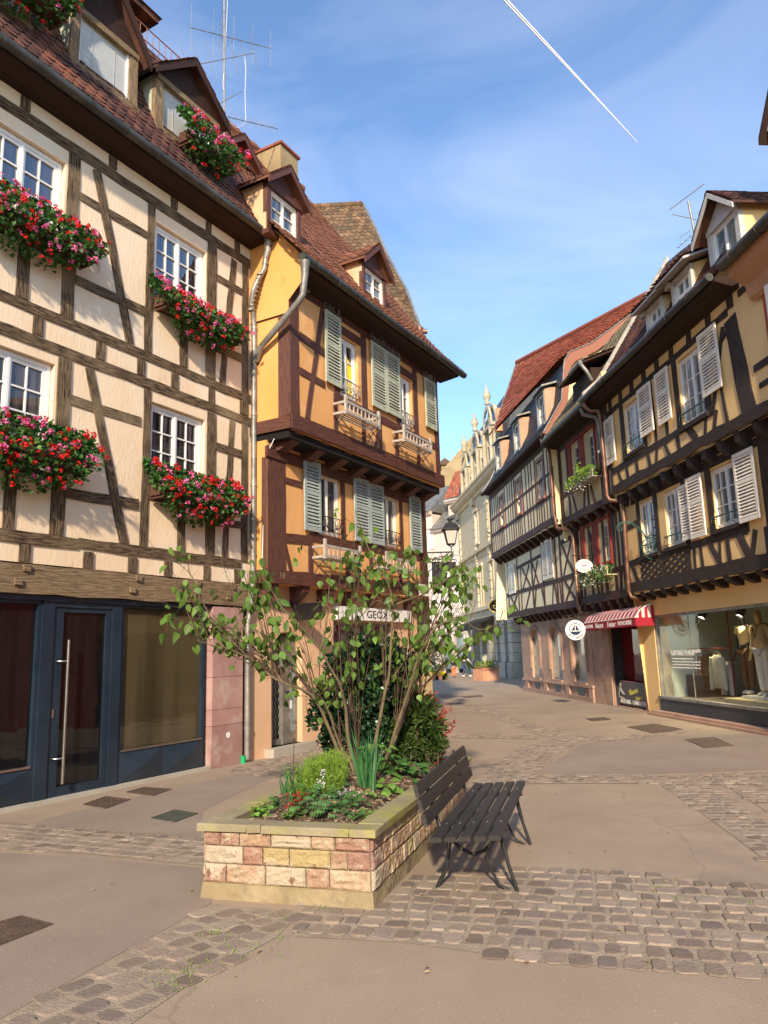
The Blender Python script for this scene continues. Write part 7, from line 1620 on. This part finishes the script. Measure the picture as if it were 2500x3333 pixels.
# ---- multi-stemmed tree
TB = SP(2.45, -.66); tr = thing('small_tree', 'sparse multi-stemmed young tree with drooping heart-shaped leaves in the stone planter', 'tree', TB)
Y0 = TB.y
def bp(pts, y0, y1, c=None): 
    n = len(pts); out = []
    for i, (x, y) in enumerate(pts): out.append(atY(x, y, y0+(y1-y0)*(i/(n-1))**1.0))
    return out
BR = [([(1150, 2525), (1127, 2500), (1095, 2427), (1048, 2317), (1021, 2270), (985, 2245), (920, 2222), (869, 2191), (810, 2140), (767, 2099), (700, 2033), (640, 1990), (590, 1960)], .0, -.55, .030),
      ([(1158, 2528), (1140, 2480), (1105, 2420), (1075, 2330), (1048, 2275), (1000, 2230), (960, 2180), (915, 2130), (870, 2080), (820, 2040), (760, 1980)], .05, .5, .026),
      ([(1162, 2528), (1158, 2500), (1134, 2415), (1127, 2320), (1118, 2270), (1105, 2225), (1079, 2181), (1043, 2115), (1007, 2069), (960, 2020), (915, 1975), (890, 1930), (850, 1870)], -.05, -.5, .030),
      ([(1043, 2115), (1058, 2060), (1066, 2000), (1069, 1940), (1074, 1874), (1078, 1830)], -.32, -.45, .014),
      ([(1165, 2528), (1163, 2480), (1146, 2435), (1139, 2320), (1142, 2240), (1150, 2166), (1164, 2069), (1162, 1990), (1160, 1900)], .1, .35, .024),
      ([(1212, 2515), (1217, 2458), (1233, 2357), (1256, 2239), (1266, 2191), (1274, 2069), (1279, 1992), (1269, 1915), (1238, 1853), (1202, 1792), (1176, 1720), (1156, 1659)], 0, -.4, .029),
      ([(1279, 1975), (1320, 1955), (1366, 1940), (1420, 1905), (1458, 1884), (1490, 1848), (1530, 1830)], -.2, -.9, .017),
      ([(1238, 2515), (1272, 2427), (1299, 2341), (1338, 2223), (1352, 2170), (1366, 2130), (1395, 2080), (1417, 2043), (1460, 2022), (1499, 2007), (1560, 2050), (1640, 2020)], .05, -.7, .026),
      ([(1248, 2518), (1290, 2400), (1316, 2320), (1344, 2230), (1382, 2150), (1430, 2090), (1470, 2050), (1500, 1990), (1520, 1920)], .1, .6, .022),
      ([(1256, 2239), (1290, 2190), (1330, 2130), (1360, 2080), (1390, 2010), (1410, 1930)], .0, .3, .014),
      ([(1279, 1992), (1230, 1955), (1190, 1990), (1150, 2030)], -.25, -.6, .011),
      ([(920, 2222), (870, 2150), (820, 2100), (790, 2030), (770, 1950), (740, 1880), (720, 1820)], -.3, -.1, .013),
      ([(700, 2033), (660, 1960), (640, 1900), (600, 1850), (560, 1820)], -.5, -.7, .010),
      ([(810, 2140), (740, 2110), (690, 2100), (640, 2085)], -.4, -.6, .009)]
mb = MB(); allp = []
for pts, a, b, r in BR:
    P_ = bp(pts, Y0+a, Y0+b); n = len(P_); pp = []
    for i in range(n-1):
        for k in range(4): f = k/4; m0 = P_[max(i-1, 0)]; m1, m2 = P_[i], P_[i+1]; m3 = P_[min(i+2, n-1)]; pp.append(.5*((2*m1)+(m2-m0)*f+(2*m0-5*m1+4*m2-m3)*f*f+(-m0+3*m1-3*m2+m3)*f**3))
    pp.append(P_[-1]); rs = [max(.003, r*.82*(1-.88*(i/len(pp))**.7)) for i in range(len(pp))]
    mb.tube([p+rv(.003) for p in pp], rs, 7); allp += [(p, rs[i]) for i, p in enumerate(pp) if i > len(pp)*.12]
mb.build('stems', bark, tr)
CL5 = [(170, 1090), (240, 1040), (150, 1330), (40, 1400), (200, 1600), (270, 1370), (260, 1250), (340, 1180), (400, 1290), (500, 1290), (430, 1600), (450, 1470), (320, 1560), (560, 1540), (690, 1100), (760, 1190), (830, 1130), (900, 1290), (800, 1250), (730, 1480), (840, 1400), (890, 700), (800, 800), (950, 780), (1080, 790), (880, 890), (1000, 880), (1150, 850), (920, 970), (970, 1040),
       (1180, 920), (1290, 900), (1230, 950), (1380, 980), (1250, 1240), (1100, 1290), (1160, 1420), (1250, 1560), (1350, 1440), (1450, 1460), (1550, 1400), (1620, 1330), (1500, 1000), (1560, 960), (1590, 1060), (1640, 1130), (1420, 1100), (1450, 1000), (900, 1560), (870, 1640), (1020, 1390), (1300, 1640), (1590, 1580), (620, 1760), (660, 1830), (290, 1480), (330, 1300), (1380, 1560), (1200, 1530), (1430, 1620), (1100, 860), (1040, 930), (870, 1200), (700, 1200), (60, 1480), (480, 1400)]
CL = [(700+.5124*x, 1300+.5124*y) for x, y in CL5]+[(.5425*x, 1800+.5425*y) for x, y in ((980, 370), (1000, 430), (1100, 390), (1150, 430), (1240, 440), (1090, 180), (1190, 270), (1060, 190), (1270, 480), (1340, 400), (1440, 60), (1550, 60), (1600, 170), (1460, 590), (1200, 350), (1130, 300), (1010, 30), (1480, 110))]
CL += [(1360+.2411*x, 1780+.2411*y) for x, y in ((1190, 960), (1210, 1020), (860, 1090), (860, 1180), (670, 660), (800, 400), (740, 450), (850, 470), (580, 30), (560, 160), (640, 180), (790, 230), (600, 260), (400, 1140), (140, 1050), (640, 1370), (320, 1270), (100, 1400), (250, 1000), (480, 60), (120, 60), (300, 300), (200, 1250))]
lf = MB(); tw = MB(); HI = 0
def cost(r_, p, r):
    t_ = p.dot(r_)/r_.dot(r_); return (p-r_*t_).length+(0 if p.z < (CH+r_.z*t_) else .06)+(.3 if p.z < 1.2 else 0)+max(0, r-.014)*12
pend = []
for x, y in CL:
    r_ = ray(x, y); pend.append([min(((cost(r_, p, r), p, r) for p, r in allp), key=lambda q: q[0]), x, y, r_])
while pend:
    k = min(range(len(pend)), key=lambda i: pend[i][0][0]); (dd_, bpnt, br_), x, y, r_ = pend.pop(k); best = (dd_, bpnt, 0, br_)
    Yc = best[1].y+rnd.uniform(-.18, .18); tgt = atY(x, y, Yc); s_ = best[1]
    mid_ = (s_+tgt)/2+rv(.05)+Vector((0, 0, .04)); tw.tube([s_, (s_+mid_)/2+rv(.01), mid_, (mid_+tgt)/2+rv(.02), tgt], [min(.007, best[3]), .005, .004, .003, .002], 5)
    for q_ in (mid_, tgt):
        for e_ in pend:
            cc_ = cost(e_[3], q_, .004)
            if cc_ < e_[0][0]: e_[0] = (cc_, q_, .004)
    for m in range(rnd.randint(5, 9)):
        st0 = mid_+(tgt-mid_)*rnd.uniform(.2, 1)+rv(.01); ln = rnd.uniform(.03, .13); hd = Vector((rnd.uniform(-1, 1), rnd.uniform(-.8, .8), rnd.uniform(-.6, .5))).normalized(); e_ = st0+hd*ln
        tw.tube([st0, (st0+e_)/2+Vector((0, 0, .008)), e_], .0016, 3, False)
        dr = (Vector((hd.x*.5, hd.y*.5, -.95))+rv(.35)).normalized(); leaf(lf, e_, dr, rv(), rnd.uniform(.065, .125), rnd.uniform(.055, .088), rnd.uniform(.05, .45), rnd.uniform(.0, .35))
# bare twigs
for k in range(150):
    p, r = allp[rnd.randrange(len(allp))]
    if p.z < 1.0 or r > .02: continue
    d = (rv()+Vector((0, 0, .6))).normalized(); L_ = rnd.uniform(.12, .5); a = p+d*L_*.5+rv(.03); b = p+d*L_+Vector((0, 0, rnd.uniform(-.03, .1))); tw.tube([p, a, b], [.003, .0022, .001], 4)
    for m in range(rnd.randint(1, 4)): f = rnd.uniform(.4, 1); q_ = p+(b-p)*f; e_ = q_+rv(.09); tw.tube([q_, e_], .0012, 3, False)
    if rnd.random() < .45:
        for m in range(2): leaf(lf, b+rv(.03), (Vector((0, 0, -.7))+rv(.6)).normalized(), rv(), rnd.uniform(.05, .09), .06, .2, .2)
tw.build('twigs', barkd, tr); lf.build('leaves', grn, tr)
# ---- dark evergreen bush
def bush(name, lab, cat, c, cells, leafn, L_, W_, mat, trunks, tips=None, tipm=None, heart=False, tdir=None):
    t = thing(name, lab, cat, c); mb = MB()
    for a in trunks:
        mb = MB(); mb.tube([c+Vector((a[0], a[1], -.05)), c+Vector((a[0]*1.4, a[1]*1.3, .4)), c+Vector((a[0]*2.5, a[1]*2, a[2]))], [.014, .011, .006], 6); mb.build('stem', barkd, t)
    mb = MB(); lf = MB()
    for (dx, dy, dz, r) in cells:
        cc = c+Vector((dx, dy, dz)); tips_ = []
        for i in range(int(leafn*r*r*1000)+20):
            v = rv(); q_ = cc+Vector((v.x*r, v.y*r, v.z*r*.85))*rnd.uniform(.35, 1.05)
            dd = (v+Vector((0, 0, .25))+rv(.5)).normalized(); nl = 4
            for k in range(nl): leaf(lf, q_+rv(.02), (dd+rv(.9)).normalized(), rv(), L_*rnd.uniform(.7, 1.15), W_, .15, .1, heart=heart)
            if i % 5 == 0: mb.tube([cc, q_], .002, 3, False)
    mb.build('twigs', barkd, t); lf.build('foliage', mat, t)
    if tips:
        tm = MB()
        for (dx, dy, dz, dirx) in tips:
            p = c+Vector((dx, dy, dz)); d = Vector((dirx, rnd.uniform(-.3, .3), .8)).normalized()
            for k in range(14): leaf(tm, p+d*.012*k+rv(.02), (d+rv(.9)).normalized(), rv(), .07, .016, .1, .1, heart=False)
        tm.build('red_shoots', tipm, t)
    return t
cb_ = SP(2.95, -.62); px = lambda x, y, dy=0: (lambda p: (p.x-cb_.x, dy, p.z-cb_.z))(atY(x, y, cb_.y+dy))
cells = []
for x, y, r in ((1180, 2110, .20), (1240, 2140, .26), (1120, 2160, .22), (1300, 2170, .20), (1180, 2220, .30), (1110, 2260, .22), (1260, 2250, .28), (1060, 2340, .17), (1150, 2330, .28), (1230, 2350, .28), (1100, 2400, .20), (1180, 2430, .18), (1270, 2420, .15), (1050, 2280, .12), (1330, 2160, .12), (1310, 2260, .14)):
    cells.append(px(x, y, rnd.uniform(-.15, .25))+(r,))
bush('evergreen_bush', 'dense dark glossy evergreen bush behind the tree stems in the planter', 'bush', cb_, cells, 3.2, .062, .034, grnd, [(-.05, 0, 1.2), (.08, .05, 1.2), (.0, .1, 1.3), (.12, -.02, 1.0)])
cb_ = SP(3.05, -.32); cells = []
for x, y, r in ((1330, 2330, .15), (1370, 2310, .17), (1400, 2370, .16), (1350, 2400, .2), (1310, 2430, .15), (1380, 2440, .15), (1300, 2370, .12), (1420, 2420, .10)): cells.append(px(x, y, rnd.uniform(-.1, .15))+(r,))
tips = [px(x, y)+(dx,) for x, y, dx in ((1350, 2300, -.2), (1375, 2290, .1), (1395, 2320, .5), (1415, 2350, .9), (1430, 2380, 1.2), (1340, 2330, 0), (1365, 2270, .1), (1390, 2300, .3), (1425, 2340, .9), (1440, 2395, 1.1))]
bush('nandina_shrub', 'bushy olive green shrub with red feathery tips at the far end of the planter', 'shrub', cb_, cells, 9, .075, .018, grnn, [(-.04, 0, .6), (.05, .02, .6)], tips, redl)
# ---- low plants
def fern(): 
    b0 = base(700, 500); t = thing('feathery_plant', 'bright lime green feathery mound beside the tree stems', 'plant', b0); mb = MB(); sm = MB()
    for i in range(620):
        u, o = gp(*P3(rnd.uniform(520, 860), rnd.uniform(520, 660)), .47); p = SP(min(max(u, .3), 3), min(max(o, -1.05), -.25)); h = rnd.uniform(.10, .33); d = Vector((rnd.uniform(-.4, .4), rnd.uniform(-.3, .3), 1)).normalized(); e_ = p+d*h; sm.tube([p, (p+e_)/2, e_], .0016, 3, False)
        for k in range(16): f = rnd.uniform(.25, 1); leaf(mb, p+(e_-p)*f, (d*.5+rv(1)).normalized(), rv(), rnd.uniform(.025, .055), .006, 0, .2, heart=False)
    mb.build('foliage', grnf, t); sm.build('stalks', grnf, t)
fern()
def blades(x, y, n, h, lab, spread=.06, name='iris_clump'):
    b0 = base(x, y); t = thing(name, lab, 'plant', b0, 'upright blade leaved clumps in the planter'); mb = MB()
    for i in range(n):
        p = b0+Vector((rnd.uniform(-spread, spread), rnd.uniform(-spread, spread), -.02)); d = Vector((rnd.uniform(-.28, .28), rnd.uniform(-.2, .2), 1)).normalized(); H_ = h*rnd.uniform(.6, 1.1); s_ = Vector((1, rnd.uniform(-.5, .5), 0)).normalized()*.008
        P_ = [p, p+d*H_*.5, p+d*H_+Vector((d.x*.06, d.y*.06, 0))]; mb.idx([P_[0]-s_, P_[0]+s_, P_[1]-s_*1.1, P_[1]+s_*1.1, P_[2]], [(0, 1, 3, 2), (2, 3, 4)])
    mb.build('leaves', M('blade_green', (.025, .10, .03), (.06, .17, .05), 4, .4, 0, isl=.3, transl=.15) if 'blade_green' not in MATS else MATS['blade_green'], t)
blades(450, 640, 20, .36, 'dark upright blade leaves at the left rim of the planter', .07); blades(1050, 600, 34, .52, 'tall dark blade leaved clump right of the tree stems', .08)
def heartplant(x, y, n, r, L_, lab, mat=grn, name='leafy_plant', h=.10):
    b0 = base(x, y); t = thing(name, lab, 'plant', b0); mb = MB(); sm = MB()
    for i in range(n):
        a = rnd.random()*6.28; q_ = b0+Vector((math.cos(a)*r*rnd.random(), math.sin(a)*r*rnd.random(), rnd.uniform(.02, h))); sm.tube([b0, q_], .0018, 3, False); leaf(mb, q_, Vector((math.cos(a), math.sin(a)-.4, rnd.uniform(-.3, .25))), Vector((0, -.3, 1))+rv(.4), L_*rnd.uniform(.7, 1.2), L_*.8, .15, .2)
    sm.build('stalks', grng, t); mb.build('leaves', mat, t)
gw = M('wrinkled_light_green_leaf', (.12, .26, .04), (.22, .38, .07), 6, .5, 0, isl=.3, transl=.3); gm_ = M('mid_green_leaf', (.05, .14, .03), (.10, .22, .05), 6, .5, 0, isl=.3, transl=.25)
for x, y, n, r, L_, lab, mt, h in ((620, 700, 22, .14, .06, 'mid green plant between the red foliage and the feathery mound', gm_, .13), (330, 680, 18, .13, .05, 'low scrambling green plant behind the front left corner', gm_, .08), (920, 720, 20, .14, .055, 'mid green plant right of the white flower cloud', gm_, .09), (1180, 480, 20, .16, .08, 'dark green plant at the base of the right hand tree stems', gm_, .16), (170, 760, 12, .10, .055, 'small bright leafy plant at the front left corner of the planter', gw, .09), (290, 750, 14, .10, .06, 'light green leafy plant second from the front left corner', gw, .12), (470, 790, 12, .10, .055, 'low light green plant at the front rim left of the red foliage', gw, .08),
    (640, 620, 16, .13, .07, 'broad leaved plant below the white flower spikes', gm_, .14), (850, 690, 14, .10, .06, 'leafy plant under the white flower cloud', gm_, .13), (960, 780, 16, .12, .05, 'low green plant near the front right corner of the planter', gm_, .06),
    (1080, 670, 9, .08, .05, 'small bright seedling on the bark near the right rim', gw, .07), (1140, 520, 16, .18, .12, 'large pale leaved plant behind the tall blades', gw, .28), (1260, 500, 18, .16, .09, 'heart leaved ground plant under the red tipped shrub', gm_, .18), (1370, 500, 22, .18, .085, 'spreading green plant at the right rim below the shrub', gm_, .14), (1490, 400, 14, .10, .07, 'bright leafy plant at the far right end of the planter', gw, .22), (1200, 600, 10, .08, .09, 'broad pale leaf at the right rim of the planter', gw, .12),
    (560, 560, 20, .16, .06, 'leafy green plant at the foot of the feathery mound', gm_, .12), (820, 770, 14, .1, .05, 'low green plant at the front rim right of the palmate foliage', gm_, .06), (1020, 760, 14, .1, .04, 'yellowish small plant near the front right of the soil', gw, .05), (760, 600, 18, .14, .06, 'dark green plant between the flowers and the feathery mound', gm_, .14)):
    heartplant(x, y, n, r, L_, lab, mt, 'leafy_plant', h)
heartplant(530, 750, 34, .09, .04, 'dark red leaved plant at the front of the planter', redl, 'red_leaved_plant', .13); heartplant(1550, 400, 24, .10, .05, 'crimson leaved plant at the far right end of the planter', redl, 'red_leaved_plant', .18)
# hellebore (palmate)
b0 = base(680, 790); t = thing('palmate_plant', 'dark palmate leaved plant at the middle of the front rim', 'plant', b0); mb = MB()
for i in range(46):
    a = rnd.random()*6.28; r = rnd.uniform(.02, .17); p = b0+Vector((math.cos(a)*r, math.sin(a)*r*.8, rnd.uniform(.05, .17)-r*.2))
    for k in range(6): an = (k-2.5)*.5+a; leaf(mb, p, Vector((math.cos(an), math.sin(an)-.2, -.15)), Vector((0, 0, 1)), .062, .017, .15, .25, heart=False)
mb.build('leaves', M('palmate_leaf', (.08, .20, .06), (.16, .30, .10), 6, .45, 0, isl=.25, transl=.2), t)
# white flowers
b0 = base(870, 660); t = thing('white_flowers', 'cloud of tiny white flowers right of the feathery mound', 'flowers', b0); mb = MB(); sm = MB()
for i in range(420):
    p = atY(*P3(rnd.gauss(885, 42), rnd.gauss(630, 24)), b0.y+rnd.uniform(-.1, .1)); leaf(mb, p, rv(), rv(), .010, .009, 0, 0, heart=False)
    if i % 8 == 0: sm.tube([b0+rv(.04), p], .001, 3, False)
mb.build('blossoms', petw, t); sm.build('stalks', grng, t)
for k, (x, y0, y1) in enumerate(((690, 620, 520), (722, 580, 440))):
    b0 = base(x, 660); t = thing('white_flower_spike', ['shorter white flower spike in the front of the planter', 'taller white flower spike before the feathery mound'][k], 'flowers', b0); mb = MB(); top = atY(*P3(x, y1), b0.y); lo = atY(*P3(x, y0), b0.y); sm = MB(); sm.tube([b0, lo, top], .002, 4); sm.build('stalk', grng, t)
    for i in range(70): leaf(mb, lo+(top-lo)*rnd.random()+rv(.018), rv(), rv(), .013, .011, 0, 0, heart=False)
    mb.build('blossoms', petw, t)
b0 = base(510, 600); t = thing('dead_stalk', 'tall brown seed stalk rising at the left of the planter', 'plant', b0); mb = MB(); mb.tube([b0, atY(*P3(512, 420), b0.y), atY(*P3(518, 240), b0.y)], [.006, .005, .003], 5); mb.build('stalk', barkd, t); mb = MB(); mb.lathe(atY(*P3(518, 245), b0.y), [(.005, 0), (.015, .01), (.012, .025), (.002, .03)], 6); mb.build('seed_head', barkd, t)
# weeds in the joints
mb = MB()
for x, y, n, s in ((900, 2985, 40, .05), (700, 3040, 50, .05), (590, 3170, 60, .08), (700, 3120, 40, .15), (830, 3060, 40, .14), (2140, 2890, 22, .03), (2215, 2930, 22, .03), (2270, 2885, 16, .03), (2430, 2940, 16, .03), (1035, 2960, 30, .04), (540, 3210, 50, .08), (770, 3090, 50, .15), (640, 3150, 50, .12)):
    c = gnd(x, y)
    for i in range(n//2): p = c+Vector((rnd.gauss(0, s), rnd.gauss(0, s*.6), 0)); leaf(mb, p, Vector((rnd.uniform(-.7, .7), rnd.uniform(-.7, .7), 1)), rv(), rnd.uniform(.015, .035), .006, 0, .2, heart=False)
o_ = mb.build('joint_weeds', grnf); o_['kind'] = 'stuff'; o_['label'] = 'little green weeds in the joints of the setts'; o_['category'] = 'weeds'

mb = MB()
for i in range(70):
    p = gnd(rnd.uniform(300, 2300), 2560+620*rnd.random()**1.5, .016); leaf(mb, p, Vector((rnd.uniform(-1, 1), rnd.uniform(-1, 1), rnd.uniform(-.05, .15))), Vector((0, 0, 1)), rnd.uniform(.02, .05), rnd.uniform(.015, .03), .3, .2)
o_ = mb.build('fallen_leaves', M('dry_leaf', (.26, .17, .08), (.42, .30, .15), 5, .9, 0, isl=.5)); o_['kind'] = 'stuff'; o_['label'] = 'small dry fallen leaves scattered on the paving'; o_['category'] = 'leaves'
# ================================================================== BENCH
BF = Fr(.70, 5.22, 14.4, 1)
bt = thing('park_bench', 'dark slatted wooden bench on cast iron legs against the stone planter', 'bench', BF.pt(1, 0, -.2))
def slatb(u0, u1, c, tdir, w_, th, name):
    """slat centred at (o,z)=c with width along tdir"""
    mb = MB(); t_ = Vector(tdir).normalized(); n_ = Vector((-t_.y, t_.x)); e = .007; pr = [(-w_/2+e, -th/2), (w_/2-e, -th/2), (w_/2, -th/2+e), (w_/2, th/2-e), (w_/2-e, th/2), (-w_/2+e, th/2), (-w_/2, th/2-e), (-w_/2, -th/2+e)]
    o = rnd.random()*30; P_ = [BF.pt(u0, c[1]+t_.y*a+n_.y*b, c[0]+t_.x*a+n_.x*b) for a, b in pr]; Q_ = [p+BF.d*(u1-u0)+rv(.0015) for p in P_]
    mb.idx(P_+Q_, [tuple(range(7, -1, -1)), tuple(range(8, 16))]+[(i, (i+1) % 8, 8+(i+1) % 8, 8+i) for i in range(8)], [(o, o+a*3) for a, b in pr]+[(o+u1-u0, o+a*3) for a, b in pr])
    mb.build(name, benchm, bt)
for i in range(5): slatb(0, 2.12, (-.042-.098*i, .44-.006*i), (1, .05), .080, .032, 'seat_slat')
for i, (o, z) in enumerate(((-.505, .535), (-.53, .63), (-.555, .725))): slatb(0, 2.12, (o, z), (-.26, 1), .085, .028, 'back_slat')
for u in (.42, 1.72):
    mb = MB()
    mb.tube([BF.pt(u, .415, -.03), BF.pt(u, .36, -.05), BF.pt(u, .18, -.01), BF.pt(u, .0, .045)], [.018, .018, .013, .014], 8)
    mb.tube([BF.pt(u, .415, -.46), BF.pt(u, .30, -.42), BF.pt(u, .15, -.44), BF.pt(u, .0, -.52)], [.018, .018, .014, .016], 8)
    mb.tube([BF.pt(u, .415, 0), BF.pt(u, .40, -.25), BF.pt(u, .41, -.48), BF.pt(u, .52, -.525), BF.pt(u, .78, -.59)], [.018, .020, .020, .017, .012], 8)
    mb.tube([BF.pt(u, .36, -.07), BF.pt(u, .26, -.17), BF.pt(u, .23, -.25), BF.pt(u, .27, -.34), BF.pt(u, .34, -.42)], .013, 8)
    mb.tube([BF.pt(u, .37, -.10), BF.pt(u, .20, -.16), BF.pt(u, .04, -.08), BF.pt(u, .0, -.0)], .011, 7)
    mb.build('iron_leg', iron, bt)
mb = MB()
for i in range(5):
    for u in (.42, 1.72): p = BF.pt(u, .457-.006*i, -.042-.098*i); mb.tube([p, p+Vector((0, 0, .004))], .008, 8)
mb.build('bolts', steel, bt)
# ================================================================== LIGHT, WORLD, SKY
SUNAZ = (-.10, -.995); EL = 27
sd = Vector((SUNAZ[0]*math.cos(R(EL)), SUNAZ[1]*math.cos(R(EL)), math.sin(R(EL)))).normalized()
sl = bpy.data.lights.new('sun', 'SUN'); sl.energy = 3.2; sl.angle = R(2.2); sl.color = (1, .84, .64)
so = bpy.data.objects.new('sun', sl); C.objects.link(so); so.rotation_euler = sd.to_track_quat('Z', 'Y').to_euler()
wd = bpy.data.worlds.new('World'); sc.world = wd; wd.use_nodes = True; nt = wd.node_tree; N = nt.nodes; L = nt.links
bg = N['Background']; sky = N.new('ShaderNodeTexSky'); sky.sky_type = 'NISHITA'; sky.sun_disc = False; sky.sun_elevation = R(EL)
sky.sun_rotation = math.atan2(SUNAZ[0], SUNAZ[1]); sky.air_density = 1.0; sky.dust_density = .4; sky.ozone_density = 4.0; sky.altitude = 200
tc = N.new('ShaderNodeTexCoord'); mp = N.new('ShaderNodeMapping'); mp.inputs['Scale'].default_value = (1.0, 1.6, 3.2); mp.inputs['Rotation'].default_value = (.3, .5, .4)
n = N.new('ShaderNodeTexNoise'); n.inputs['Scale'].default_value = 2.1; n.inputs['Detail'].default_value = 7; n.inputs['Roughness'].default_value = .55; n.inputs['Distortion'].default_value = .6
rp = N.new('ShaderNodeMapRange'); rp.inputs[1].default_value = .42; rp.inputs[2].default_value = .80; rp.inputs[3].default_value = 0; rp.inputs[4].default_value = .34
mx = N.new('ShaderNodeMix'); mx.data_type = 'RGBA'; mx.inputs[7].default_value = (3.6, 3.9, 4.8, 1)
L.new(tc.outputs['Generated'], mp.inputs[0]); L.new(mp.outputs[0], n.inputs['Vector']); L.new(n.outputs['Fac'], rp.inputs[0]); L.new(rp.outputs[0], mx.inputs[0])
L.new(sky.outputs[0], mx.inputs[6]); L.new(mx.outputs[2], bg.inputs[0]); bg.inputs[1].default_value = .15
sc.view_settings.view_transform = 'Standard'; sc.view_settings.look = 'None'; sc.view_settings.gamma = 1; sc.view_settings.exposure = 1.0
sc.cycles.max_bounces = 8; sc.cycles.transparent_max_bounces = 12; sc.cycles.caustics_reflective = False; sc.cycles.caustics_refractive = False
